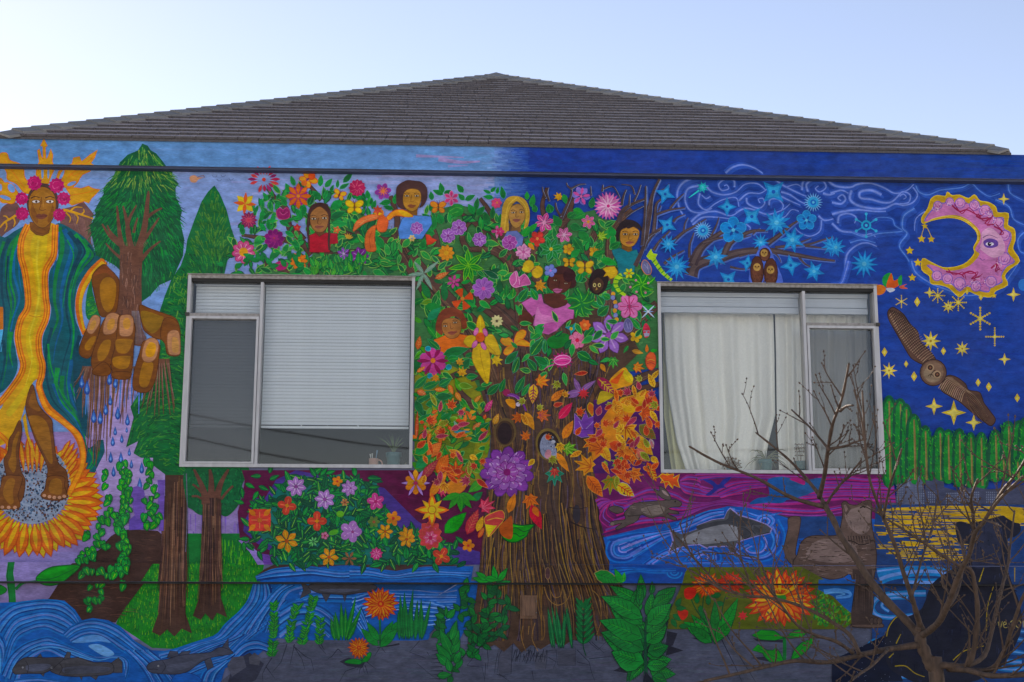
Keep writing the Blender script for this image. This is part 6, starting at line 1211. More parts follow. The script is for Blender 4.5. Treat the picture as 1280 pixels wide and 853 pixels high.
# ================================================================== winter limbs, snowflakes, swirls
O('painted_swirls', 'pale periwinkle swirls painted across the night sky'); T(800, 180, S)
sw = '6680d2'
SWQ = []
def swirl(w, ln, c=None): L('2c4ea8', w*1.5+14, ln, (w+10)*.8); SWQ.append((TX, TY, TS, w*1.25, ln, c or sw))
def swirl_flush():
    for a, b, c, w, ln, cc in SWQ:
        T(a, b, c)
        for dx, dy in ((9, 11), (-8, -12), (15, 20)): L('3457b2', w*.8, [(x+dx, y+dy) for x, y in nums(ln)], w*.3)
    for a, b, c, w, ln, cc in SWQ: T(a, b, c); L(cc, w, ln, w*.5); L(mixh(cc, 'a0b0f0', .5), w*.3, ln, w*.15)
    SWQ.clear()
for w, ln in ((14, '570 195 620 155 690 140 760 160 820 198'), (16, '400 215 300 250 250 320 260 420 290 480'), (14, '390 280 320 300 300 370 330 440 400 460 480 430'), (12, '440 280 480 320 560 340 640 320 700 270 780 265 840 310'), (12, '630 290 625 245 570 235 525 270 545 310 590 300 580 275 560 280'), (11, '400 330 390 400 440 440 500 400 560 370 640 360 660 420'), (10, '470 350 440 365 410 340'), (12, '640 460 700 430 760 440 850 470 950 440 1000 400'), (12, '710 360 720 400 790 430 830 400 820 365 790 370 800 395'), (12, '860 410 870 370 920 370 955 410 940 450'), (14, '800 230 880 230 960 280 1060 330 1110 350'), (12, '940 320 1000 340 1060 380 1100 400'), (11, '940 350 1000 380 1070 410'), (14, '1080 310 1090 250 1150 230 1230 240'), (13, '1120 320 1110 270 1160 240 1220 250 1240 290 1200 320 1170 300 1190 280'), (14, '340 520 400 470 500 450 600 480 660 450'), (12, '350 540 420 490 520 490 600 500'), (10, '700 530 735 560 720 590'), (10, '1210 510 1200 580 1140 615 1080 600 1040 570'), (10, '550 560 530 600 550 640'), (11, '860 470 880 500 960 490 1010 440 1060 450'), (12, '660 380 720 330 800 330 850 300'), (9, '970 290 1040 270 1080 290'), (16, '1220 330 1260 340 1300 330'), (14, '1190 480 1230 510 1290 500'), (12, '1040 560 1020 600 1060 640')): swirl(w, ln)
T(1040, 180, S)
for w, ln in ((14, '-40 230 20 280 120 290 170 270 250 262 340 290 420 330 500 310 545 270'), (16, '130 310 120 370 170 410 260 430 350 430 420 400 480 410 540 390 570 340 540 290'), (16, '330 340 260 310 190 320 190 360 260 370 330 390 390 390 430 360 470 320 520 340 510 390 450 400'), (10, '450 350 475 335 495 355 475 370'), (14, '0 390 60 400 90 370 70 340 40 360 60 380'), (14, '-10 330 60 310 110 330'), (16, '0 470 80 450 180 440 280 450 360 450'), (14, '40 530 50 480 110 465 160 490 150 530'), (14, '0 530 60 580 140 590 200 610 260 600 290 620'), (12, '130 590 220 620 300 600 400 590 470 580 420 545 400 500 320 490 270 510'), (14, '90 830 100 740 160 680 230 660 300 685'), (12, '120 660 200 640 290 660'), (18, '550 430 480 480 470 560 500 600 450 680 500 760 550 850'), (12, '560 280 580 320 640 340 720 310 800 300 870 290 930 265 980 310 1050 350 1120 330'), (12, '1175 270 1190 330 1280 380'), (12, '1090 370 1180 420 1210 500 1280 540'), (10, '620 450 560 500 550 580'), (12, '1280 590 1240 640 1250 710 1280 730')): swirl(w, ln, '3f6cc4' if w in (12, 18) else sw)
T(1040, 330, S); swirl(26, '110 -20 90 60 60 130 0 140', '4a6cd0'); swirl(30, '530 -20 560 60 660 130 760 170 880 210 1000 200 1120 160 1200 60 1240 0', '2f5cbc'); E('3a78c8', 1275, 140, 34, 40); swirl_flush()
O('painted_winter_limbs', 'bare brown limbs edged in pale blue painted against the night sky'); T(800, 180, S)
wl = ((90, 50, '340 880 370 810 470 770 560 745'), (70, 12, '350 800 400 700 470 640 560 580 680 530'), (60, 14, '520 770 640 730 780 710 900 715 1040 740 1180 765 1300 780'), (50, 12, '560 740 600 660 680 610 760 580 850 580'), (36, 8, '850 665 940 600 1010 540 1070 505'), (20, 8, '900 690 1000 680 1120 670 1220 640 1290 620'), (16, 6, '1100 680 1180 690 1250 700'), (14, 5, '1060 660 1140 630'), (16, 6, '1060 755 1100 800 1160 830'), (12, 5, '880 715 920 750 940 790'), (26, 8, '420 660 520 630 600 620'), (16, 6, '470 620 510 540 525 490'), (20, 6, '330 760 330 680 350 620 360 590'), (26, 8, '220 650 290 590 360 550 440 500'), (14, 5, '290 590 300 530 320 490'), (30, 14, '20 700 70 620 130 570 200 540'), (16, 6, '220 520 250 490 300 470'), (24, 10, '90 710 130 650 200 580'), (34, 16, '20 680 30 560 60 420 90 320 130 235'), (30, 12, '90 600 100 500 110 400 160 360'), (40, 10, '30 670 36 480 40 280'), (20, 8, '110 470 200 440 300 425'), (16, 6, '200 430 250 370 295 330'), (12, 5, '120 320 180 290 190 265'), (22, 8, '160 800 220 750 295 710'), (12, 5, '120 450 140 410'), (10, 4, '-20 380 20 370 30 360'), (12, 5, '670 630 740 610'), (14, 6, '660 750 720 735 780 720'), (10, 4, '750 605 800 560'), (16, 6, '600 820 680 835 740 825'))
for w0, w1, ln in wl: L('5670b8', w0+9, [(x+4, y+5) for x, y in nums(ln)], w1+7)
for w0, w1, ln in wl: L('473a40', w0, ln, w1); L('5f5050', w0*.4, ln, w1*.4)
T(620, 200, 5.805)
for w0, w1, ln in ((16, 6, '385 300 370 240 380 200'), (14, 5, '360 280 340 230 335 195'), (26, 10, '470 430 500 360 540 270 550 200'), (14, 5, '545 210 520 190 510 165'), (12, 5, '545 210 600 180 650 175'), (20, 8, '470 410 440 360 430 310'), (10, 4, '690 260 685 190'), (16, 6, '770 230 775 180'), (12, 5, '780 210 850 195 900 280'), (40, 12, '890 450 920 370 990 320 1080 285'), (20, 7, '910 330 925 260 945 215'), (16, 5, '940 410 1000 370 1070 335'), (14, 5, '1000 300 1030 240 1050 180'), (12, 5, '1005 250 980 190 910 178'), (14, 5, '965 330 970 250'), (34, 12, '1010 770 1060 660 1100 560 1190 510'), (22, 9, '1060 620 1080 400 1085 190'), (24, 9, '1090 580 1120 400 1140 250 1190 140')): L('8a94b0', w0*.7, [(x+5, y+2) for x, y in nums(ln)], w1*.8); L('4c3c3c', w0, ln, w1)
O('painted_snowflake', 'bright blue snowflakes and frost stars painted on the winter limbs'); T(800, 180, S)
sb, sb2, sb3 = '2f86cc', '45a4dc', '6cc0e6'
first = [True]
def snow(label, fn, *a):
    if first[0]: first[0] = False; CUR.label = label
    else: O('painted_snowflake', label)
    fn(*a)
def burst(x, y, r, n=8, c=sb, c2=sb2):
    STAR(c, x, y, r, n, .45, rnd.uniform(0, 40)); STAR(c2, x, y, r*.66, n, .45, rnd.uniform(0, 40)); E(sb3, x, y, r*.16, n=8)
def fourp(x, y, r, rot=45):
    STAR(sb, x, y, r, 4, .42, rot); STAR(sb2, x, y, r*.62, 4, .5, rot); E('1f5ab0', x, y, r*.14, n=8)
def wheel(x, y, r):
    for i in range(20): LFA('7ab4e8', x, y, i*18, r, r*.16)
    E(sb2, x, y, r*.55, n=14); E('1f6ac0', x, y, r*.3, n=12); E(sb3, x, y, r*.14, n=8)
def rosette(x, y, r):
    FW(sb, x, y, r, 5, .8, -90, o=sb2, ow=4, st='r'); FW('1f4a9c', x, y, r*.5, 4, .4, 30); E(sb3, x, y, r*.14, n=8)
for i, (lb, fn, a) in enumerate((('blue triangle frost star painted at the top of a limb', fourp, (168, 335, 72, 20)), ('small teal spark with a long tail painted in the swirls', burst, (418, 290, 42, 8, '2aa8b8', '4ad0d0')), ('thin teal tail painted behind the spark', lambda *a: L('4ad0d0', 12, '395 310 325 360', 4), ()), ('blue diamond snowflake painted in the swirls', fourp, (580, 420, 66, 0)), ('blue bow shaped snowflake painted in the swirls', fourp, (745, 485, 82, 45)), ('blue four armed star painted under the fascia', fourp, (890, 320, 96, 45)), ('teal square snowflake with white spokes painted on a limb', wheel, (1155, 390, 66)), ('blue blossom snowflake painted beside a limb', rosette, (1110, 510, 66)), ('blue ragged frost star painted low on the limbs', fourp, (182, 540, 72, 30)), ('spiky wheel snowflake painted on the limb', wheel, (420, 578, 64)), ('broad blue petal snowflake painted on the limb', rosette, (622, 575, 88)), ('large blue nine pointed snowflake painted among the limbs', burst, (910, 525, 100, 9)), ('blue sunburst snowflake painted above the owls', burst, (805, 655, 62, 11)), ('large blue six pointed snowflake painted beside the owls', burst, (1015, 640, 92, 7)), ('blue spark snowflake painted beside the caterpillar', burst, (190, 668, 66, 10)), ('pale blue ten pointed snowflake painted on the big limb', burst, (505, 755, 84, 8)), ('blue diamond burst painted above the window corner', burst, (245, 820, 96, 12)), ('blue snowflake with soft petals painted on the far limb', burst, (1275, 680, 74, 10)), ('blue bird shaped snowflake painted beside the owls', fourp, (715, 795, 60, 10)), ('blue triangle snowflake painted right of the owls', fourp, (1005, 810, 74, 80)), ('blue cluster snowflake painted above the window', burst, (1160, 850, 74, 6)), ('blue square snowflake painted above the curtain', fourp, (590, 905, 76, 40)))): snow(lb, fn, *a)
T(1040, 180, S)
snow('teal ring snowflake with six arms painted in the swirls', lambda: [L('3a9cd0', 8, [(228, 543), (228+math.cos(a*1.0472+.5236)*76, 543+math.sin(a*1.0472+.5236)*76)], s=False) or E('4aacd8', 228+math.cos(a*1.0472+.5236)*76, 543+math.sin(a*1.0472+.5236)*76, 10) for a in range(6)] and (E('3aa8d4', 228, 543, 34), E('24449a', 228, 543, 21), E('4ab8dc', 228, 543, 10)))
snow('bright blue ragged snowflake painted left of the moon', burst, 215, 800, 96, 12); snow('blue feathered snowflake painted at the limb end', burst, 25, 690, 72, 9)
T(800, 330, S)
O('painted_owl_trio', 'three brown owls huddled together painted on a limb')
F('5a74d0', '745 130 730 60 740 20 800 -110 860 -110 910 0 950 100 930 130')
for x, y, w, h in ((832, -70, 36, 44), (780, 40, 44, 100), (872, 50, 46, 96)):
    E('5a3428', x, y+8, w, h, 0, '38201c', 5); E('6e4434', x, y+20, w*.7, h*.7)
for x, y, r in ((828, -72, 24), (780, 22, 25), (870, 40, 26)):
    E('c09a5a', x, y, r, r*1.05); E('8a6434', x-r*.4, y-3, r*.28); E('8a6434', x+r*.4, y-3, r*.28); E('3a2418', x-r*.4, y-3, r*.12); E('3a2418', x+r*.4, y-3, r*.12); P('54341c', [(x-4, y+2), (x+4, y+2), (x, y+14)])
for i in range(60): x, y = rnd.uniform(745, 910), rnd.uniform(60, 128); L(rnd.choice(('7a5040', '40241e')), 4, [(x, y), (x, y+14)], 1, s=False)

# ================================================================== moon, stars, flying owl
O('painted_moon', 'pink patterned crescent moon with a face and yellow rim painted on the night sky'); T(1040, 180, S)
rim = '605 530 600 490 640 430 660 370 700 345 755 350 770 322 800 345 850 342 910 365 950 340 985 380 1040 390 1090 420 1105 460 1175 465 1170 540 1215 570 1220 640 1205 700 1250 780 1190 830 1150 880 1170 940 1090 980 1060 1020 980 1010 900 980 850 1020 780 960 720 940 660 930 650 880 600 840 605 765 660 790 740 825 830 820 900 790 950 730 945 690 970 640 965 590 920 540 860 505 790 492 710 500 650 515'
def sc(p, k, cx=900, cy=660): return [(cx+(x-cx)*k, cy+(y-cy)*k) for x, y in nums(p)]
F('c8a01c', rim, o='e0c440', ow=7, k=3)
inner = '618 518 630 480 670 430 690 392 750 392 785 360 810 392 860 375 915 400 950 365 975 410 1040 420 1070 460 1085 490 1145 492 1145 560 1190 590 1195 640 1170 720 1220 785 1165 820 1130 880 1135 925 1060 960 1045 990 980 980 900 950 850 985 790 930 730 910 680 905 670 850 630 810 690 820 760 850 840 845 920 815 985 740 955 705 990 640 985 580 930 520 860 480 790 470 700 485'
F('7a6ac0', inner, k=3); F('c67ab0', sc(inner, .975, 930, 640), k=3)
for x, y, r in ((705, 410, 28), (855, 395, 34), (950, 410, 34), (1020, 445, 38), (1110, 525, 34), (1150, 610, 34), (1150, 765, 40), (700, 880, 34), (770, 900, 34), (850, 930, 40), (960, 950, 34), (1060, 920, 38), (785, 385, 26)):
    E('d494c4', x, y, r, r, 0, '7a5cb4', 5, n=10); L('9a4a9c', 4, ellp(x, y, r*.55, r*.55)[:11], 3)
for ln in ('800 410 850 450 900 440 960 470 1000 480', '960 480 1000 500 1060 490 1020 530 1080 540', '1080 550 1130 580 1110 620', '870 870 920 850 960 870 930 900 990 880', '760 850 800 860 860 870 880 890', '1060 830 1100 800 1090 850 1120 830'): L('9c2450', 11, ln, 7); L('9c2450', 7, [(x+14, y+14*(1 if i % 2 else -1)) for i, (x, y) in enumerate(nums(ln))], 4)
F('d8a4c4', '1000 590 1060 560 1140 640 1150 720 1080 760 1010 720 985 690 1000 650'); F('6a4a9c', '1010 650 1050 630 1100 645 1105 680 1060 695 1020 685'); E('e8e0ec', 1052, 668, 28, 12); E('20182c', 1050, 668, 13); E('f4f0f4', 1054, 664, 4); L('7a5a7c', 7, '1005 625 1050 608 1105 630', 3); L('9a6aa0', 5, '990 690 970 712 990 730'); L('7a4a8c', 5, '985 760 1000 775 1020 770')
for i in range(150):
    a = rnd.uniform(-2.2, 2.2); r = rnd.uniform(.84, 1.0); x, y = 850+math.cos(a)*330*r, 670+math.sin(a)*310*r
    if x > 1000 and 560 < y < 760: continue
    if inside(x, y, nums(inner)): L(rnd.choice(('e4bcd8', '7a5cb4', 'd890c0', '9c3470', 'f0d0e0')), 3.2, ellp(x, y, rnd.uniform(6, 13), rnd.uniform(6, 13), rnd.uniform(0, 6))[:rnd.randint(5, 12)], 2.5)
L('e8d070', 5, '655 508 710 490 790 482 860 495 925 532 968 585 975 640'); L('d8b83c', 4, '618 545 600 600 597 630'); L('d8b83c', 4, '625 545 650 590 662 630')
yl, yl2 = 'd8bc48', 'e8d878'
def star(kind, x, y, r, label=None):
    O('painted_star', label)
    if kind == 5: STAR('b88c2c', x, y, r*1.12, 5, .5); STAR(yl, x, y, r*.95, 5, .5)
    elif kind == 4: STAR(yl, x, y, r, 4, .33); STAR(yl2, x, y, r*.6, 4, .4)
    elif kind == 'd': P(yl, [(x, y-r), (x+r*.62, y), (x, y+r), (x-r*.62, y)]); P(yl2, [(x, y-r*.5), (x+r*.3, y), (x, y+r*.5), (x-r*.3, y)])
    elif kind == 8: STAR(yl, x, y, r, 8, .4); STAR(yl2, x, y, r*.6, 8, .5, -80); E('b8902c', x, y, r*.12, n=8)
    else:
        for i in range(kind-10):
            a = i*360/(kind-10)-90
            for k in range(1, 5): E(yl, x+math.cos(math.radians(a))*r*k/4, y+math.sin(math.radians(a))*r*k/4, r*.11, n=6)
            L(yl, r*.12, [(x, y), (x+math.cos(math.radians(a))*r*.6, y+math.sin(math.radians(a))*r*.6)], s=False)
        E(yl2, x, y, r*.2, n=8)
T(1040, 180, S)
for k, x, y, r, lb in ((5, 618, 548, 20, 'small gold star at the tip of the crescent'), (5, 597, 634, 26, 'gold star hanging on a thread, first of two'), (5, 662, 636, 24, 'gold star hanging on a thread, second of two'), (5, 518, 712, 27, 'gold star left of the crescent'), (5, 572, 792, 27, 'gold star beside the lower tip of the crescent'), (4, 1145, 368, 40, 'four pointed gold star above the moon')): star(k, x, y, r, lb)
T(1040, 330, S)
for k, x, y, r, lb in ((5, 535, 92, 26, 'gold star right of the small bird'), (16, 463, 252, 40, 'six armed gold star above the owl wing'), ('d', 568, 254, 34, 'yellow diamond above the owl wing'), (4, 650, 192, 38, 'ragged yellow star under the moon'), (18, 705, 212, 46, 'dotted yellow star under the moon'), (8, 775, 285, 46, 'broad yellow star under the moon'), (18, 842, 258, 52, 'dotted gold star with eight arms under the moon'), ('d', 900, 184, 22, 'small yellow diamond touching the moon'), ('d', 992, 222, 24, 'small yellow diamond under the moon'), (5, 1080, 212, 18, 'tiny gold star under the moon'), (4, 1210, 205, 48, 'clover shaped gold star right of the moon'), (16, 988, 365, 72, 'large dotted snowflake star'), (14, 1085, 486, 58, 'dotted cross shaped star'), (4, 1150, 636, 42, 'knobbly four pointed star'), (8, 658, 515, 70, 'large yellow starburst behind the owl'), ('d', 743, 582, 28, 'yellow diamond beside the starburst'), (8, 868, 566, 52, 'yellow ten rayed star right of the owl'), ('d', 350, 588, 32, 'yellow diamond beside the window'), (8, 380, 712, 58, 'yellow starburst beside the window'), ('d', 494, 668, 24, 'small yellow diamond left of the owl head'), ('d', 547, 750, 34, 'tall yellow diamond left of the owl'), ('d', 974, 792, 28, 'yellow diamond right of the owl wing'), ('d', 1045, 820, 32, 'larger yellow diamond right of the owl wing')): star(k, x, y, r, lb)
T(1040, 450, S)
for k, x, y, r, lb in ((4, 680, 310, 60, 'yellow four pointed star above the trees'), (4, 812, 352, 84, 'largest yellow four pointed star under the owl wing'), (4, 945, 418, 56, 'yellow four pointed star at the tree tops'), ('d', 1235, 254, 30, 'lone yellow diamond far right')): star(k, x, y, r, lb)
O('painted_small_bird', 'orange and green bird painted beside the second window'); T(1040, 330, S)
F('2f9a4a', '335 110 350 75 390 60 410 100 400 150 350 150'); F('d8622c', '365 130 395 62 410 110 440 100 465 75 455 130 420 160 370 165'); F('3a9c48', '440 100 465 75 465 135 445 140'); F('d87a34', '290 150 330 140 360 165 340 200 295 205'); F('c8ccd8', '360 165 400 160 420 175 385 190'); F('c8604a', '450 150 500 135 480 150 505 165 460 165')
O('painted_flying_owl', 'brown owl with spread barred wings painted in flight'); ow_, owd = '5c4238', '33241f'
F(ow_, '372 320 400 290 430 300 480 340 520 400 570 450 590 520 650 580 690 640 640 680 590 665 530 630 490 570 450 500 410 430 378 370', o=owd, ow=6)
for i in range(26):
    t = i/25; cx, cy = 400+t*250, 330+t*310; w = 26+42*math.sin(t*2.6); L(jit('a88a72', 10), 5, [(cx-w*.7, cy+w*.55), (cx, cy-4), (cx+w*.7, cy-w*.5)], 2)
for i in range(7): L(owd, 5, [(385+i*14, 305+i*4), (450+i*18, 430+i*6), (560+i*14, 610-i*6)], 2)
T(1040, 450, S)
F(ow_, '725 150 770 105 830 115 890 160 910 200 980 215 1000 250 1015 290 1060 350 1090 400 1060 440 1010 410 920 340 850 280 780 240 730 205', o=owd, ow=6)
for i in range(14): t = i/13; cx, cy = 760+t*130, 150+t*90; L(jit('a88a72', 10), 6, [(cx-50+t*20, cy+40), (cx-5, cy-26), (cx+44, cy-30+t*16)], 2)
for i in range(9): L(jit('80624f', 10), 6, [(880+i*4, 190+i*14), (960-i*2, 250+i*14), (1060-i*8+abs(i-5)*-4, 380+i*6)], 2); L(owd, 4, [(884+i*4, 200+i*13), (960, 262+i*13), (1050-i*6, 390+i*6)], 1)
E('6a5044', 675, 85, 88, 88, 0, owd, 6, n=20); E('806654', 672, 82, 72, 74, n=18); F('94806a', '640 45 610 90 640 140 690 145 720 120 690 90 660 60')
for x, y in ((655, 52), (702, 98)): E('a88c70', x, y, 26); E('3a241c', x, y, 17); E('7a5440', x, y, 8)
L('3a241c', 4, '640 110 660 95 680 112'); L('3a241c', 5, '655 112 672 80 690 70')
O('painted_forest', 'row of tall rounded green poplars painted along the night horizon')
for i in range(150): x = rnd.uniform(340, 1300); L(rnd.choice(('0a4a3c', '0f5c3c')), 20, [(x, 780), (x, 560)], 8, s=False)
for x, t, w, b in ((380, 235, 46, 800), (455, 255, 48, 800), (495, 290, 40, 800), (545, 358, 52, 800), (622, 435, 44, 800), (678, 505, 36, 790), (720, 448, 46, 800), (775, 460, 42, 800), (850, 455, 44, 820), (925, 480, 40, 830), (995, 480, 46, 840), (1090, 462, 48, 790), (1175, 405, 52, 780), (1245, 402, 48, 780), (1290, 380, 50, 780), (1140, 625, 34, 790), (1235, 640, 34, 790)):
    F('0f5a3c', [(x-w, b), (x-w*1.02, t+120), (x-w*.7, t+30), (x, t), (x+w*.7, t+30), (x+w*1.02, t+120), (x+w, b)]); F('1f8a3c', [(x-w*.62, b), (x-w*.66, t+120), (x-w*.4, t+45), (x, t+22), (x+w*.4, t+45), (x+w*.66, t+120), (x+w*.62, b)])
    for i in range(70): y = rnd.uniform(t+20, b); u = rnd.uniform(-1, 1); L(rnd.choice(('3aa03c', '147040', '56b044', '0c5038')), 7, [(x+u*w*.8, y), (x+u*w*1.05, y-14)], 2, s=False)
    L('857446', 9, [(x+2, t+40), (x+6+rnd.uniform(-4, 4), (t+b)/2), (x+10, b)], 15); L('a8945e', 3, [(x, t+50), (x+3, (t+b)/2), (x+6, b)], 4)

# ================================================================== lake at night, skyline, cougar, bear
O('painted_lake', 'dark blue lake painted with yellow moonlight reflections'); T()
P('24447c', '1095 631 1340 631 1340 900 1090 900 1090 700'); T(940, 580, S)
P('24447c', '300 350 600 350 600 480 300 500'); 
T(1040, 600, 3.371)
P('c8a418', '250 118 420 112 460 120 720 110 809 118 830 180 560 200 540 215 480 190 420 230 300 200')
for i in range(330):
    y = 110+rnd.random()**.9*233; xc = 470+rnd.gauss(0, 120)*(1-.25*(y-110)/230); w = rnd.uniform(30, 120)*(1-.45*(y-110)/235)
    if xc-w < 180: continue
    L(rnd.choice(('cca81c', 'd8b01c', 'c89c1c', '24447c', '1f3c78')), rnd.uniform(4, 8), [(xc-w, y), (xc, y+rnd.uniform(-2, 2)), (xc+w, y+2)], 2)
for i in range(40): y = rnd.uniform(120, 330); x = rnd.uniform(200, 330); L('cca81c', 5, [(x-30, y), (x, y+1), (x+rnd.uniform(20, 60), y+1)], 2)
for w, ln in ((14, '190 385 280 375 400 372 520 385'), (30, '200 420 260 400 380 385 480 395 470 430 300 430'), (16, '0 470 60 470 80 490 40 500 0 498'), (18, '395 478 300 480 210 490 170 530 190 570 260 580 340 570'), (12, '320 495 240 500 210 530 240 555'), (16, '230 680 180 680 155 700 165 720 210 740'), (22, '720 700 680 710 665 740 700 760 800 770'), (16, '690 790 760 800 830 790'), (14, '200 850 300 830 380 850')): L('2f84c8', w*1.5, ln, w); L('7aa0e4', w*.5, ln, w*.4)
for ln in ('700 620 809 640', '720 660 830 680', '730 720 809 730'): L('2f6cb0', 30, ln, 16); L('6aa0dc', 9, ln, 5)
P('0f1830', '0 760 130 700 230 650 300 850 0 860'); 
O('painted_skyline', 'grey city skyline painted on the far lake shore'); T(940, 580, S)
P('5a5f78', '965 135 1015 130 1020 270 970 270'); P('626880', '1015 130 1040 120 1050 85 1065 130 1090 140 1115 75 1145 140 1155 270 1015 270'); P('4a4e66', '1155 110 1200 115 1215 90 1240 110 1280 120 1280 270 1155 270')
T(1040, 600, 3.371); P('4a4e66', '380 40 440 45 470 30 520 45 600 30 660 40 720 35 809 20 850 20 850 100 380 104')
for x0, x1, y0 in ((272, 300, 20), (352, 388, 25), (405, 430, 50), (480, 540, 55), (560, 620, 50), (650, 700, 50)):
    y = y0
    while y < 96:
        x = x0
        while x < x1: P('7a8298', [(x, y), (x+4, y), (x+4, y+6), (x, y+6)]); x += 8
        y += 10
P('8088a0', '320 -5 330 28 315 28'); L('6a7088', 4, '355 25 365 -5 385 25', s=False)
O('painted_cougar', 'brown cougar painted standing with its head raised'); T(940, 580, S)
cg, cgd = '66524a', '382b26'
F(cg, '245 360 320 355 318 430 300 520 290 600 310 640 270 670 235 640 212 570 225 500 240 430', o=cgd)
F(cg, '300 610 330 520 400 480 520 480 575 470 590 420 600 370 605 320 598 265 625 250 650 270 700 275 745 250 790 245 800 300 795 350 800 420 815 500 830 600 825 690 805 820 810 930 800 1040 860 1060 870 1090 700 1090 660 1060 680 900 660 740 600 760 520 770 430 750 330 770 280 720 275 650', o=cgd, ow=6, k=3)
F('84706a', '420 520 560 500 680 540 700 620 600 660 440 650 360 620'); F('8a7670', '620 330 700 290 780 280 790 350 780 440 720 470 650 420'); P('54443e', '600 262 630 255 660 300 630 345 615 320'); P('846c68', '610 275 625 272 640 300 625 325'); P('54443e', '730 262 790 243 795 270 760 280')
for i in range(150): x, y = rnd.uniform(310, 810), rnd.uniform(490, 740); L(rnd.choice(('7a665e', '44352f', '94807a', '33271f')), 5, [(x, y), (x+rnd.uniform(20, 60), y+rnd.uniform(-6, 8))], 1, s=False)
for i in range(50): x, y = rnd.uniform(620, 790), rnd.uniform(330, 560); L(rnd.choice(('7e6c66', '40332f', '66544e')), 4, [(x, y), (x+rnd.uniform(-8, 8), y+26)], 1, s=False)
L('201816', 8, '720 295 740 285 755 292'); L('201816', 6, '640 510 680 520 720 540 780 530')
for i in range(9): L('2a201e', 6, [(640+i*18, 480), (648+i*18, 520+8*(i % 3))], 2, s=False)
T(940, 693, S); P('463733', '670 100 800 100 798 300 800 400 850 420 865 460 790 472 740 470 665 472 650 430 680 300')
for i in range(26): x = rnd.uniform(680, 795); L(rnd.choice(('5e4c46', '2f2422')), 4, [(x, 120+rnd.uniform(0, 100)), (x+rnd.uniform(-6, 6), 250+rnd.uniform(0, 160))], 1, s=False)
for x in (800, 825, 850): E('54433e', x, 445, 18, 22, 0, '2c2220', 4)
F('46372f', '360 180 440 180 430 240 390 300', s=False)
O('painted_bear', 'large dark bear painted sitting with its back to the viewer'); T(1040, 600, 3.371)
br = '1e2030'
F(br, '520 190 545 175 580 185 620 175 680 160 720 150 735 160 770 180 790 185 795 215 770 240 740 250 745 300 740 370 760 440 790 520 800 620 760 720 700 800 560 860 380 860 300 830 240 790 220 700 235 620 270 575 320 575 380 540 420 440 500 380 560 330 575 270 535 270', k=3)
F('2e3248', '600 200 700 180 720 260 700 350 600 370 590 280')
for i in range(240):
    x, y = rnd.uniform(240, 780), rnd.uniform(180, 850)
    if inside(x, y, nums('540 200 720 160 740 370 790 600 700 790 380 850 240 760 240 620 400 540 500 400')): L(rnd.choice(('232842', '12152a', '2a304a', '1c2036')), 5, [(x, y), (x+rnd.uniform(-6, 6), y+rnd.uniform(14, 34))], 1, s=False)
for ln in ('230 660 240 620 270 580 300 575', '265 785 310 785 350 815 390 830', '270 690 290 650', '650 640 655 540 680 450', '770 370 770 430', '620 430 640 370', '510 760 560 720 640 700', '240 750 260 730'): L('a8922c', 5, ln, 3)
for ln in ('660 480 720 450 780 470', '650 640 720 610 780 640'): L('12162a', 6, ln, 3)
for i in range(40): E('8a94b0', rnd.uniform(60, 260), rnd.uniform(660, 850), 1.4, n=5)
O('painted_signature', 'small ochre painter signature with a date painted at lower right')
cs = 'b0a060'
for ln in ('700 598 708 626 718 596', '724 612 735 606 730 598 722 606 726 622 738 622'): L(cs, 4, ln, 3)
for ln in ('752 600 762 592 768 600 752 626 770 626', '778 600 790 594 796 606 788 622 776 616 778 600', '806 594 806 622', '816 596 828 594 820 622'): L(cs, 4, ln, 3)

# ================================================================== foot of the wall: plants and big flowers
O('painted_olive_bank', 'olive green bank painted behind the big orange flowers'); T(740, 693, S)
P('5c6420', '650 85 1400 85 1500 140 1600 200 1720 320 1730 460 1680 500 1000 500 500 500 520 380 600 200 620 120')
T(940, 693, S); SCAT('430 260 520 290 620 380 660 480 440 490 400 380', 160, lambda x, y: LFA(rnd.choice(('2f8434', '4a9c34', '1f6a34', '6a9c3c')), x, y, rnd.uniform(-130, -20), 34, 12)); P('28407a', '440 180 680 180 660 400 600 330 520 270 440 240') if False else None
P('1f5aa4', '445 170 690 170 660 390 610 350 540 280 440 235'); L('5a94dc', 30, '480 250 560 240 640 250 650 280 560 290', 14); L('6aa4e0', 10, '490 262 560 255 620 265 560 280', 6)
def bigfl(x, y, R, n, cols, label, cc=None, ry=1.):
    O('painted_flower', label)
    for k in range(2):
        for i in range(n):
            a = (i+.5*k)*360/n+rnd.uniform(-3, 3); r = R*(1 if k == 0 else .82)*rnd.uniform(.92, 1.05); ca, sa = math.cos(math.radians(a)), math.sin(math.radians(a))*ry
            LF(cols[0], x+ca*R*.12, y+sa*R*.12, x+ca*r, y+sa*r, R*.2, fat=.6); LF(cols[1+(i % (len(cols)-1))], x+ca*R*.14, y+sa*R*.14, x+ca*r*.9, y+sa*r*.9, R*.11, fat=.6)
    if cc: E(cc, x, y, R*.16, R*.12*ry)
T(740, 693, S)
bigfl(765, 205, 110, 13, ('b83a24', 'd8602c', 'd8882c'), 'orange daisy painted across the ledge board', None, .85); bigfl(930, 190, 100, 13, ('b8382c', 'd0502c', 'c84434'), 'red orange daisy painted across the ledge board', None, .8)
T(940, 693, S); bigfl(190, 290, 250, 22, ('c8401c', 'd8901c', 'e0b020', 'd86a1c'), 'largest orange and yellow painted daisy on the olive bank', '3a8c3a', .82)
L('d8b02c', 8, ellp(190, 250, 46, 20)+[(236, 250)], 8)
T(740, 693, S)
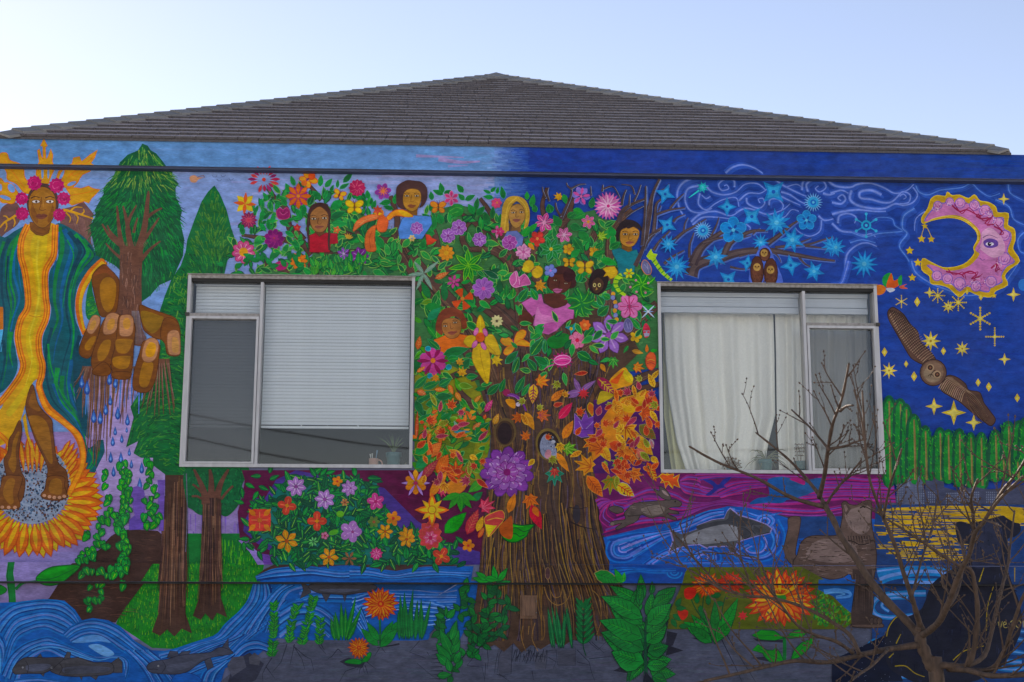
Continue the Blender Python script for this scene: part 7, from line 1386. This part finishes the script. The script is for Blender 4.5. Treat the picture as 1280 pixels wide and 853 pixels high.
O('painted_flower', 'upper red painted bud touching the ledge board'); F('c8342c', '615 240 650 220 690 235 690 270 660 300 620 290'); O('painted_flower', 'lower red painted bud on the olive bank'); F('c83a2c', '572 375 605 368 640 380 635 415 605 440 580 415'); O('painted_flower', 'tiny red star flower painted on the olive bank'); STAR('c83a3c', 1005, 410, 36, 7, .5)
O('painted_plant', 'broad leafed green plant painted on the olive bank')
for x0, y0, x1, y1, w in ((820, 600, 820, 300, 70), (830, 590, 975, 290, 90), (790, 560, 610, 450, 90), (790, 530, 720, 370, 60), (780, 540, 660, 400, 60), (840, 560, 940, 440, 70), (800, 590, 650, 480, 80)): LF(rnd.choice(('1f8a34', '1a7c34', '2a9438')), x0, y0, x1, y1, w, v='0c5428', o='0a4428', ow=4, sv=4, vw=4)
for ln in ('780 460 740 370 745 280', '860 450 870 360 890 280', '770 470 700 380 660 300'): L('14502c', 9, ln, 6)
for x, y, a in ((700, 330, -90), (720, 340, 80), (775, 340, -90), (880, 330, 180), (560, 350, -60), (560, 360, 0), (540, 400, 40), (530, 430, 60), (580, 480, 0), (860, 270, 170)): LFA('1a6c34', x, y, a, 70, 36, o='0f4a2c')
O('painted_shrub', 'tall fern like green shrub painted at the foot of the trunk')
T(740, 693, S)
fern = ((345, 700, 230, 850, 60), (380, 760, 560, 800, 80), (370, 720, 530, 700, 80), (350, 720, 130, 650, 120), (370, 650, 510, 610, 80), (350, 640, 60, 520, 110), (360, 590, 500, 480, 80), (340, 560, 50, 440, 110), (360, 520, 520, 420, 80), (340, 470, 110, 320, 90), (370, 470, 530, 330, 90), (340, 430, 60, 280, 90), (420, 330, 560, 220, 80), (330, 330, 120, 210, 70), (300, 360, 300, 230, 60), (380, 430, 400, 250, 60), (330, 320, 325, 130, 50), (395, 270, 400, 180, 30), (360, 600, 330, 440, 80), (380, 560, 450, 440, 70), (340, 690, 180, 600, 90), (370, 680, 480, 620, 80), (200, 500, 120, 480, 50), (400, 820, 500, 853, 60), (350, 560, 200, 440, 90))
for x0, y0, x1, y1, w in fern+tuple((x0+rnd.uniform(-20, 20), y0+25, x1+(x0-x1)*.15, y1+(y0-y1)*.2+30, w*.8) for x0, y0, x1, y1, w in fern)[::2]+fern[3:12]: w = w*1.3; LF(rnd.choice(('1a8a3c', '14803c', '1f9440', '107038')), x0, y0, x1, y1, w, v='0a4c2c', o='083c28', ow=4, sv=6, vw=4, bend=rnd.uniform(-.08, .08)); L('4ab83c', 3, [(x0+(x1-x0)*.3, y0+(y1-y0)*.3-6), (x0+(x1-x0)*.75, y0+(y1-y0)*.75-6)], 2, s=False)
L('0c4c34', 26, '360 800 355 600 360 420', 10)
T(740, 693, S); LF('1f8a38', 15, 125, 190, 190, 90, v='0a4c2c', o='9a8a5a', ow=5, sv=5); LF('2a9c3c', 200, 195, 150, 95, 46, o='0a4c2c'); LF('3aac40', 205, 190, 218, 118, 34, v='8ad050'); P('1f2430', '340 853 355 780 420 853')
O('painted_grass_tuft', 'slim green grass blades painted against the bark'); T(620, 700, S)
for x0, x1, t in ((375, 345, 310), (390, 350, 330), (420, 370, 300), (430, 400, 310), (440, 410, 350), (430, 480, 310), (450, 455, 340), (510, 465, 310), (505, 480, 340)): LF('1a7440', x0, 590, x1, t, 24, v='4a9c5c', o='0c4c34', ow=3)
O('painted_sprig', 'upright dark green sprig painted against the bark')
for i in range(7):
    y = 560-i*40; LF('14703c', 580, y, 530, y-70, 30, o='0a4c30', v='3a9050'); LF('14703c', 582, y, 660-i*4, y-75, 30, o='0a4c30', v='3a9050')
LF('14703c', 590, 330, 600, 255, 26); LF('14703c', 585, 330, 565, 262, 22); L('0a4c30', 6, '600 640 580 560 585 400 595 300', 4)
O('painted_climber', 'dark green leafy climber painted over the left of the trunk base'); T(440, 720, 6.4)
for ln, n in (('800 800 790 650 760 520 740 420 760 300', 16), ('880 660 950 560 960 440 950 330 920 200 900 60', 22), ('980 620 1080 500 1090 380 1100 280 1080 180 1100 80', 30), ('1060 520 1180 440 1220 320 1260 220', 14), ('860 300 870 200 850 100', 8), ('1000 560 1010 480 1060 420', 8), ('720 500 700 420 690 340', 6), ('1160 200 1160 100 1180 60', 8)):
    pp = cat(nums(ln), False, 8)
    for i in range(n):
        x, y = pp[int((i+.3)/n*(len(pp)-1))]; a = rnd.uniform(-170, -10) if i % 2 else rnd.uniform(-60, 220)
        LFA(rnd.choice(('127a38', '0f6c34', '18863c', '0d6038')), x, y, a, rnd.uniform(70, 110), rnd.uniform(36, 52), v='0a4a2c', o='063a28', ow=4)
    L('0a4028', 8, ln, 4)
for x0, y0, x1, y1, w in ((800, 640, 700, 420, 80), (790, 700, 670, 540, 80), (780, 720, 670, 620, 70), (800, 620, 865, 510, 70), (810, 560, 855, 430, 60), (790, 520, 840, 350, 60), (820, 700, 870, 600, 60), (680, 800, 800, 790, 60), (790, 770, 760, 660, 60), (760, 340, 750, 240, 36), (760, 340, 830, 260, 60), (740, 330, 660, 310, 50)): LF('17843c', x0, y0, x1, y1, w, v='4ab048', o='063a28', ow=4)
T(440, 660, 6.4)
for x0, y0, x1, y1, w in ((1100, 430, 960, 400, 56), (1080, 420, 990, 350, 50), (1150, 430, 1130, 300, 50), (1170, 430, 1245, 320, 50), (1060, 400, 1180, 420, 50)): LF('1f9a38', x0, y0, x1, y1, w, v='0c5a2c', o='0a4c2c', ow=4)
O('painted_dandelion', 'orange red rayed flower painted above green grass'); T(440, 720, 6.4)
def dande(x, y, R, n):
    for k in range(2):
        for i in range(n):
            a = (i+k*.5)*360/n+rnd.uniform(-4, 4); r = R*(1 if k == 0 else .8)*rnd.uniform(.9, 1.04); LFA('c8401c', x, y, a, r, R*.26, fat=.6); LFA('d88420' if i % 3 else 'e0a028', x, y, a, r*.92, R*.12, fat=.6)
    E('c83a24', x, y, R*.18); E('d8841c', x, y, R*.08)
L('147038', 16, '222 340 225 450 220 560', 14)
for x0, y0, x1, y1, w in ((210, 560, 70, 420, 70), (215, 520, 120, 370, 60), (225, 560, 390, 350, 90), (230, 530, 330, 360, 60), (225, 570, 370, 420, 70)): LF('1f8c3c', x0, y0, x1, y1, w, v='0a5a2c', o='0a5230', ow=4, sv=4)
dande(230, 225, 146, 18)
O('painted_dandelion', 'smaller orange red rayed flower painted on the rock'); T(440, 720, 6.4); L('147038', 14, '78 640 80 700', 12); F('2a9438', '80 690 100 650 140 610 155 630 130 680 100 690', o='0a5230'); F('1f8c38', '-60 690 0 665 70 675 70 705 0 705', o='0a5230'); dande(55, 575, 92, 16)
O('painted_grass_tuft', 'tall green grass blades painted against the river'); T(440, 720, 6.4)
for x0, x1, t in ((400, 385, 140), (415, 390, 200), (420, 420, 120), (440, 430, 200), (450, 490, 100), (460, 465, 210), (480, 470, 200), (500, 525, 190), (510, 520, 220), (540, 555, 180), (555, 560, 230), (560, 630, 200), (380, 370, 280)): LF('14783c', x0, 510, x1, t, 34, v='3a9c48', o='0c5030', ow=3)
T(220, 693, S); O('painted_grass_tuft', 'short fan of grass blades painted beside the ear shaped sprigs')
for x0, x1, t in ((1080, 1030, 420), (1085, 1050, 400), (1090, 1060, 380), (1110, 1100, 320), (1130, 1130, 350), (1130, 1200, 280), (1140, 1240, 350), (1145, 1210, 440), (1060, 1030, 440)): LF('1f8438', x0, 575, x1, t, 30, v='5ab048', o='0c5a30', ow=3)
O('painted_sprig', 'row of green ear shaped sprigs painted on the rock edge')
for ln, n in (('640 680 650 560 655 440 650 330', 22), ('755 590 765 500 790 400 820 350', 15), ('840 600 870 500 900 380 920 290', 20), ('955 600 960 520 965 430', 10)):
    pp = cat(nums(ln), False, 8)
    for i in range(n):
        x, y = pp[int((i+.4)/n*(len(pp)-1))]
        for sg in (-1, 1): LFA(rnd.choice(('1f8c3c', '2a9c3c', '147838')), x, y, -90+sg*rnd.uniform(35, 65), rnd.uniform(34, 52), 19, v='6ab848', o='0c5a30', ow=2, vw=2)
O('painted_thistle', 'jagged green leaves painted under the largest daisy'); T(940, 693, S)
L('147438', 26, '215 720 218 620 215 550', 20)
for ln in ('215 560 150 510 60 505 0 540 60 570 150 575', '220 555 280 510 340 500 365 525 330 555 260 560', '215 720 120 720 80 680 70 660 0 640 40 600 100 640 140 640 160 620 190 660', '260 700 280 640 330 590 380 570 420 530 400 600 370 640 310 690'): P('1f9430', ln, o='0c5430', ow=5)
for ln in ('200 545 100 540 20 540', '230 545 340 525', '190 700 120 670 40 620', '270 690 330 630 400 560'): L('0c5430', 4, ln, 2)
finish_mural(wall)
for o in list(wall.children): pass

# ================================================================== small fixtures on the wall
obm = simple('outlet_box_paint', srgb('6a4a34', 1.15), .6, .45, 26, .2, stretch=(3, 1, .35))
a, b = at(650, 744.5, 0), at(671, 773.5, 0)
bx = MB(); bx.box(a.x, b.x, -.03, -.0035, b.z, a.z)
ob = under(bx.build('outlet_box', obm)); ob['label'] = 'small electrical box painted over like the tree bark'
cv = MB().box(a.x+.016, b.x-.014, -.046, -.031, b.z+.02, a.z-.01).build('box_cover', obm, ob)
for zz in (.25, .75): MB().lathe([(.0045, 0), (.004, .004), (.001, .005)], (0, 0, 0), 8).build('screw', simple('screw_steel', (.2, .19, .18), .4, metallic=.8), ob).matrix_local = Matrix.Translation((b.x-.006, -.031, b.z+(a.z-b.z)*zz)) @ Matrix.Rotation(math.radians(90), 4, 'X')

# ================================================================== behind the glass
cur_m = simple('curtain_cloth', srgb('f0ede4', 1.0), .9, .05, 60, .15); lin_m = simple('curtain_lining', srgb('d8d29a', 1.0), .9, .06, 40, .1)
rail_m = simple('blind_rail', srgb('c8ccd4', 1.0), .5, .05, 10)
def lerp_path(path, y):
    for (xa, ya), (xb, yb) in zip(path, path[1:]):
        if y <= yb: return xa+(xb-xa)*max(0, (y-ya)/(yb-ya))
    return path[-1][0]
def curtain(name, label, left, right, y0, y1, yd, mat, fold, nf, seed, group=None):
    r = random.Random(seed); nu, nv = 96, 26; vs = []; ph = [r.uniform(0, 6.28) for _ in range(4)]; nf2 = nf*1.7
    warp = [0]
    for i in range(nu): warp.append(warp[-1]+r.uniform(.4, 1.6))
    for j in range(nv+1):
        t = j/nv; py = y0+(y1-y0)*t; xl, xr = lerp_path(left, py), lerp_path(right, py)
        for i in range(nu+1):
            u = warp[i]/warp[-1]; A = fold*(.45+.75*t)
            d = A*(math.sin(u*nf*6.283+ph[0]+.7*math.sin(t*1.5+ph[1]))+.45*math.sin(u*nf2*6.283+ph[2]+t*.6)+.2*math.sin(u*nf*3.1*6.283+ph[3]))+.008*math.sin(t*5+u*9)
            vs.append(at(xl+(xr-xl)*u, py, yd+d))
    fs = [(j*(nu+1)+i, j*(nu+1)+i+1, (j+1)*(nu+1)+i+1, (j+1)*(nu+1)+i) for j in range(nv) for i in range(nu)]
    base = at((left[-1][0]+right[-1][0])/2, y1, yd); c = empty(name, base); tag(c, label, 'curtain', group)
    me = mesh('cloth', [v-base for v in vs], fs); me.polygons.foreach_set('use_smooth', [True]*len(me.polygons))
    o = link('cloth', me, mat, c); so_ = o.modifiers.new('thickness', 'SOLIDIFY'); so_.thickness = .002
    top = [v-base for v in vs[:nu+1]]
    MB().tube([p+Vector((0, 0, .003)) for p in top[::4]], .006, 6).build('hem', mat, c)
    return c
curtain('curtain', 'wide cream curtain filling most of the fixed pane of the second window', [(829, 372), (832, 450), (836, 497), (846, 553), (860, 596)], [(966, 372), (968, 440), (969, 520), (960, 556), (954, 596)], 372, 596, .26, cur_m, .03, 4.2, 3)
curtain('curtain', 'narrow pale curtain gathered beside the mullion of the second window', [(968, 372), (970, 440), (971, 520), (974, 596)], [(1084, 372), (1088, 596)], 372, 597, .25, cur_m, .028, 6.5, 5)
curtain('curtain', 'yellowish lining curtain showing at the edge of the cream one', [(828, 372), (830, 520), (841, 597)], [(880, 372), (885, 597)], 372, 597, .32, lin_m, .012, 2.5, 8)
def raised_blind(xa, xb, ztop, h, label):
    b = empty('raised_blind', ((xa+xb)/2, .13, ztop)); tag(b, label, 'blind', 'raised blinds behind the second window'); w = (xb-xa)/2
    MB().box(-w, w, -.022, .022, -h*.26, 0).build('head_rail', rail_m, b)
    k = 9
    me = mesh('slat', *(lambda m: (m.v, m.f))(MB().box(-w+.006, w-.006, -.018, .018, -h*.3/k, h*.1/k))); me.materials.append(rail_m)
    for i in range(k):
        o = bpy.data.objects.new('slat', me); COL.objects.link(o); o.parent = b; o.location = (rnd.uniform(-.002, .002), rnd.uniform(-.003, .003), -h*.3-h*.42*i/k)
    MB().box(-w+.003, w-.003, -.02, .02, -h, -h*.74).build('bottom_rail', rail_m, b)
raised_blind(WB[0]+.03, WB[4]-.006, WB[3]-.03, .175, 'wide raised blind above the cream curtains')
raised_blind(WB[4]+.006, WB[1]-.03, WB[3]-.03, .175, 'narrow raised blind above the right sash')

leafd = simple('houseplant_leaf', (.10, .15, .06), .6, .3, 30); dry = simple('dried_plant', (.22, .15, .09), .9, .3, 40)
teal = simple('teal_glaze', (.05, .16, .17), .35, .15, 12); clay = simple('pink_mug_glaze', srgb('c89a88', 1.05), .4, .1, 20); soil = simple('potting_soil', (.03, .022, .016), .95, .4, 60)
white_p = simple('brush_handle', (.6, .6, .58), .5, .1); blue_p = simple('brush_blue', srgb('7a9ab4', 1.), .5, .1)
def sill_pt(pxx, pyy, y): p = at(pxx, pyy, y); return p
def pot(name, label, pxx, y, w, zb, wpx, hpx, kind, cat_='plant'):
    x = at(pxx, w, y).x; sc_ = (at(pxx+10, w, y).x-at(pxx, w, y).x)/10; r = wpx*sc_/2; h = hpx*sc_
    e = empty(name, (x, y, zb)); tag(e, label, cat_)
    MB().lathe([(r*.72, 0), (r*.8, h*.1), (r*.95, h*.75), (r*1.05, h*.78), (r*1.05, h), (r*.92, h), (r*.9, h*.9)], (0, 0, 0), 24).build('pot', teal, e, True)
    MB().lathe([(r*.9, h*.84), (r*.5, h*.88), (r*.01, h*.9)], (0, 0, 0), 18).build('soil', soil, e)
    lf = MB(); rr = random.Random(pxx)
    if kind == 'grass':
        for i in range(34):
            a = rr.uniform(0, 6.283); ln = rr.uniform(.09, .17); sp = rr.uniform(.15, .7)
            p = [(math.cos(a)*sp*ln*t*(.4+.8*t), math.sin(a)*sp*ln*t*.6, h*.88+ln*t*(1.1-.35*t*sp)) for t in (0, .3, .6, 1)]
            lf.tube(p, [.0028, .003, .0022, .0006], 4)
        lf.build('leaves', leafd, e)
    elif kind == 'spider':
        for i in range(22):
            a = i/22*6.283+rr.uniform(-.2, .2); ln = rr.uniform(.1, .2); up = rr.uniform(.4, 1.1)
            p = [(math.cos(a)*ln*t, math.sin(a)*ln*t*.35, h*.88+ln*(up*t*1.4-1.1*t*t)) for t in (0, .25, .5, .75, 1)]
            lf.tube(p, [.003, .0045, .004, .003, .0006], 4)
        lf.build('leaves', simple('spider_leaf', (.16, .17, .08), .6, .3, 30), e)
    elif kind == 'twig':
        for i in range(5):
            a = rr.uniform(0, 6.283); p = [Vector((0, 0, h*.85))]
            for k in range(5): p.append(p[-1]+Vector((rr.uniform(-.014, .014), rr.uniform(-.008, .008), .03)))
            lf.tube(p, [.002]*6, 4)
            for q in p[2:]:
                for s in (-1, 1): lf.tube([q, q+Vector((s*.014, 0, .006)), q+Vector((s*.02, 0, .0))], [.002, .005, .001], 4)
        lf.build('leaves', dry, e)
    elif kind == 'dry':
        for i in range(120):
            a = rr.uniform(0, 6.283); el = rr.uniform(.1, 1.4); ln = rr.uniform(.05, .1); d = Vector((math.cos(a)*math.cos(el), math.sin(a)*math.cos(el)*.6, math.sin(el)))
            q = Vector((0, 0, h*.8))+d*ln; lf.tube([(0, 0, h*.8), q], [.0012, .001], 3); lf.lathe([(.001, -.007), (.007, 0), (.001, .006)], q, 5)
        lf.build('leaves', dry, e)
    return e
z1, z2 = W1[2]-.005, W2[2]-.005
pot('potted_plant', 'grassy houseplant in teal pot beside the mug', 492, .15, 575, z1, 19, 22, 'grass')
pot('potted_plant', 'spider plant in teal pot before the cream curtain', 957, .165, 580, z2, 17, 20, 'spider')
pot('potted_plant', 'dried brown bushy plant in a small pot before the curtain', 914, .165, 580, z2, 12, 10, 'dry')
pot('potted_plant', 'twiggy plant in teal pot against the mullion', 1000, .16, 580, z2, 15, 18, 'twig')
x = at(467, 576, .14).x; mug = empty('mug', (x, .14, z1)); tag(mug, 'pale pink mug holding paint brushes on the window sill', 'mug')
MB().lathe([(.034, 0), (.036, .006), (.037, .09), (.034, .09), (.032, .01)], (0, 0, 0), 24).build('body', clay, mug, True)
MB().tube([(.036+.032*math.sin(t), 0, .048+.032*math.cos(t)) for t in [math.pi*i/10 for i in range(11)]], .0055, 8).build('handle', clay, mug, True)
for dx, hh, m in ((-.018, .125, white_p), (-.008, .13, white_p), (.018, .155, blue_p)):
    MB().tube([(dx*.4, 0, .015), (dx*1.3, 0, hh*.8), (dx*1.5, 0, hh)], [.003, .0035, .006], 6).build('paint_brush', m, mug)
x = at(507, 580, .12).x; ball = MB().lathe([(.002, -.024), (.014, -.02), (.023, -.008), (.0245, .002), (.02, .014), (.01, .0225), (.002, .024)], (0, 0, 0), 16).build('gourd', simple('gourd_skin', (.2, .24, .14), .6, .3, 40), None, True); ball.location = (x, .125, z1+.024)
MB().tube([(0, 0, .022), (.002, 0, .03), (.005, 0, .035)], [.003, .002, .0025], 6).build('stem', dry, ball)
tag(ball, 'small round greenish gourd beside the teal pot', 'gourd')

# ================================================================== overhead cables across the street (mirrored in the panes)
cab = simple('cable_rubber', (.01, .01, .012), .6, .1)
def mirrored(pxx, pyy, Y):
    q = at(pxx, pyy, .02); d = (q-CAM).normalized(); d.y = -d.y; return q+d*((Y-q.y)/d.y)
for pts, lb in ((((237, 518), (318, 534), (460, 556), (620, 571)), 'upper black overhead cable mirrored in the window panes'), (((237, 547), (318, 565), (415, 582), (560, 600)), 'lower black overhead cable mirrored in the window panes')):
    p = [mirrored(x, y, -34) for x, y in pts]; a = p[0]+(p[0]-p[1])*8; a.z = p[0].z+1.5; b = p[-1]+(p[-1]-p[-2])*6; b.z = p[-1].z+.8
    pp = [a]+p+[b]; o = MB().tube([q-p[0] for q in pp], .03, 6).build('overhead_cable', cab); o.location = p[0]; tag(o, lb, 'cable')

# ================================================================== bare young tree in front of the wall
bark_m = simple('tree_bark', (.082, .05, .033), .85, .5, 60, 1.0, stretch=(1, 1, .35))
TY0 = -5.5
base = at(1196, 960, TY0); base.z = 0
tree = empty('bare_tree', base); tag(tree, 'leafless young tree with budding twigs standing before the mural', 'tree')
PXM = FPX/(DIST+TY0)
def tpath(pts, ya, yb):
    n = len(pts); return [at(x, y, TY0+ya+(yb-ya)*i/(n-1)) for i, (x, y) in enumerate(pts)]
def smooth3(p, k=4):
    out = []; n = len(p)
    for i in range(n-1):
        p0, p1, p2, p3 = p[max(i-1, 0)], p[i], p[i+1], p[min(i+2, n-1)]
        for j in range(k):
            t = j/k; out.append(.5*((2*p1)+(p2-p0)*t+(2*p0-5*p1+4*p2-p3)*t*t+(3*p1-p0-3*p2+p3)*t**3))
    out.append(p[-1]); return out
twig = MB(); rt = random.Random(11)
def bud(p, d, r): twig.tube([p-d*r*.6, p+d*r*.6, p+d*r*2.4], [r*.6, r*1.25, r*.2], 5)
def twigs(path, r_at, n, ln, t0=.15, depth=1):
    m = len(path)
    for i in range(n):
        t = t0+(1-t0)*(i+rt.random())/n; k = min(int(t*(m-1)), m-2); p = path[k].lerp(path[k+1], t*(m-1)-k); d = (path[k+1]-path[k]).normalized()
        side = d.orthogonal().normalized(); side.rotate(Matrix.Rotation(rt.uniform(0, 6.283), 3, d)); side.y *= .8
        v = (d*rt.uniform(.5, .9)+side*rt.uniform(.5, .9)+Vector((0, 0, rt.uniform(.1, .5)))).normalized(); L_ = ln*rt.uniform(.35, 1.1); q = [p]
        for s in range(4): v = (v+Vector((rt.uniform(-.16, .16), rt.uniform(-.16, .16), rt.uniform(-.04, .16)))).normalized(); q.append(q[-1]+v*L_/4)
        r0 = min(r_at*.55, .0045); q2 = smooth3(q, 2); twig.tube(q2, [r0*(1-.62*i/len(q2)) for i in range(len(q2))], 5); bud(q2[-1], v, .0032)
        for s in (2, 4, 6):
            if rt.random() < .75: w = (v+Vector((rt.uniform(-1, 1), rt.uniform(-1, 1), rt.uniform(-.2, .8)))).normalized(); bud(q2[s]+w*.004, w, .0026)
        if depth and L_ > .12: twigs(q2, r0, 2 if rt.random() < .7 else 1, L_*.55, .3, depth-1)
def limb(name, pts, w0, w1, ya, yb, ntw=6, ln=.28, extra=None):
    if pts[-1][0] > 1060 or pts[-1][1] > 640: ntw = int(ntw*1.6)
    p = smooth3(([extra] if extra else [])+tpath(pts, ya, yb)); n = len(p); r0, r1 = w0*.8/PXM/2, w1*.78/PXM/2
    rr = [(r0+(r1-r0)*(i/(n-1))**.8)*(1+.06*math.sin(i*1.9)+rt.uniform(-.09, .12)) for i in range(n)]
    MB().tube([q-base for q in p], rr, 10).build(name, bark_m, tree, True); twigs(p, r1+.002, ntw, ln); bud(p[-1], (p[-1]-p[-2]).normalized(), max(r1, .003))
limb('trunk', ((1172, 858), (1166, 838), (1158, 820), (1151, 803), (1150, 790)), 25, 15, 0, 0, 0, extra=base)
A_ = ((1150, 795), (1132, 775), (1108, 751), (1085, 722), (1071, 700), (1052, 672), (1041, 649), (1030, 631))
limb('limb', A_, 14, 9, 0, .25, 2)
limb('limb', ((1030, 631), (1022, 616), (997, 586), (976, 566), (946, 542)), 8, 3, .25, .4, 4, .18)
limb('limb', ((1031, 634), (1008, 628), (985, 620), (950, 600), (922, 588), (895, 577), (863, 559)), 8, 3, .25, .0, 5, .15)
limb('limb', ((1024, 622), (1031, 592), (1035, 562), (1041, 530), (1052, 500), (1061, 456)), 8, 3.4, .25, -.4, 5, .2)
limb('limb', ((1037, 563), (1022, 545), (1008, 530), (990, 513)), 5, 2.6, -.05, .2, 3, .14)
limb('limb', ((1038, 561), (1056, 558), (1068, 553), (1082, 549)), 4.4, 2.4, -.05, -.2, 4, .12)
limb('limb', ((1033, 631), (1045, 612), (1060, 596), (1076, 576)), 5, 2.6, .25, .1, 4, .16)
limb('limb', ((1050, 514), (1058, 508), (1066, 507)), 5, 3, -.27, -.35, 1, .08)
limb('limb', ((1151, 785), (1146, 768), (1139, 745), (1129, 715), (1120, 685), (1105, 649), (1094, 621), (1086, 595), (1082, 560), (1078, 490)), 10, 2.6, 0, -.35, 10)
limb('limb', ((1086, 595), (1082, 560), (1076, 520), (1068, 489)), 4, 2.4, -.3, -.4, 2, .14)
limb('limb', ((1104, 647), (1112, 610), (1118, 590), (1127, 562)), 4.4, 2.8, -.3, -.7, 2, .14)
limb('limb', ((1152, 795), (1165, 786), (1176, 774), (1188, 748), (1200, 716), (1212, 692), (1218, 668), (1230, 652), (1248, 626), (1276, 598)), 12, 3.6, 0, -.9, 10)
limb('limb', ((1218, 668), (1216, 640), (1214, 622), (1222, 600)), 6, 3, -.55, -.9, 4, .18)
limb('limb', ((1229, 655), (1250, 618), (1272, 590), (1290, 560)), 5, 3, -.6, -1.2, 3, .2)
limb('limb', ((1150, 806), (1109, 812), (1075, 819), (1034, 828), (996, 826), (959, 833), (927, 841), (882, 851)), 10, 4, 0, -.5, 7, .3)
limb('limb', ((1074, 818), (1064, 796), (1045, 781), (1015, 764), (987, 753), (959, 747), (927, 744), (901, 736), (880, 723), (853, 706), (845, 690), (842, 664)), 6.5, 2.2, -.2, .2, 10)
limb('limb', ((1066, 816), (1045, 802), (1019, 794), (996, 781), (977, 757), (959, 734), (942, 712)), 6, 2.4, -.22, -.6, 7)
limb('limb', ((901, 736), (880, 712), (862, 690), (850, 655)), 4, 2.2, .15, .3, 5, .2)
limb('limb', ((942, 747), (934, 720), (925, 690), (926, 640)), 4.2, 2, .1, .0, 4, .2)
limb('limb', ((970, 748), (958, 722), (948, 700), (930, 695), (880, 690)), 4.2, 2, .1, .3, 4, .2)
limb('limb', ((1166, 838), (1178, 832), (1195, 833), (1209, 832), (1218, 808), (1222, 766), (1219, 735), (1213, 712), (1196, 706), (1160, 682), (1129, 662), (1096, 641)), 13, 2.6, 0, -.2, 10)
limb('limb', ((1203, 834), (1230, 820), (1242, 778), (1254, 728), (1260, 707), (1263, 680), (1268, 640)), 9, 3, -.05, .4, 9)
limb('limb', ((1214, 838), (1240, 836), (1256, 812), (1264, 788), (1278, 748), (1296, 716)), 8, 4, -.05, -.5, 6)
limb('limb', ((1186, 836), (1210, 838), (1240, 845), (1290, 842), (1330, 830)), 10, 6, 0, -.4, 6)
limb('limb', ((1182, 764), (1196, 742), (1203, 716), (1206, 690), (1196, 660)), 5, 2.4, -.2, .2, 5, .2)
limb('limb', ((1140, 745), (1152, 700), (1165, 660), (1172, 620)), 4.4, 2.2, -.15, .1, 6, .2)
limb('limb', ((1110, 812), (1090, 832), (1070, 846), (1040, 872)), 5, 3, -.1, -.5, 4, .2)
twig.v = [tuple(Vector(v)-base) for v in twig.v]
cr_ = twig.build('crown', bark_m, tree); cr_['kind'] = 'stuff'; cr_['label'] = 'fine budding twigs'
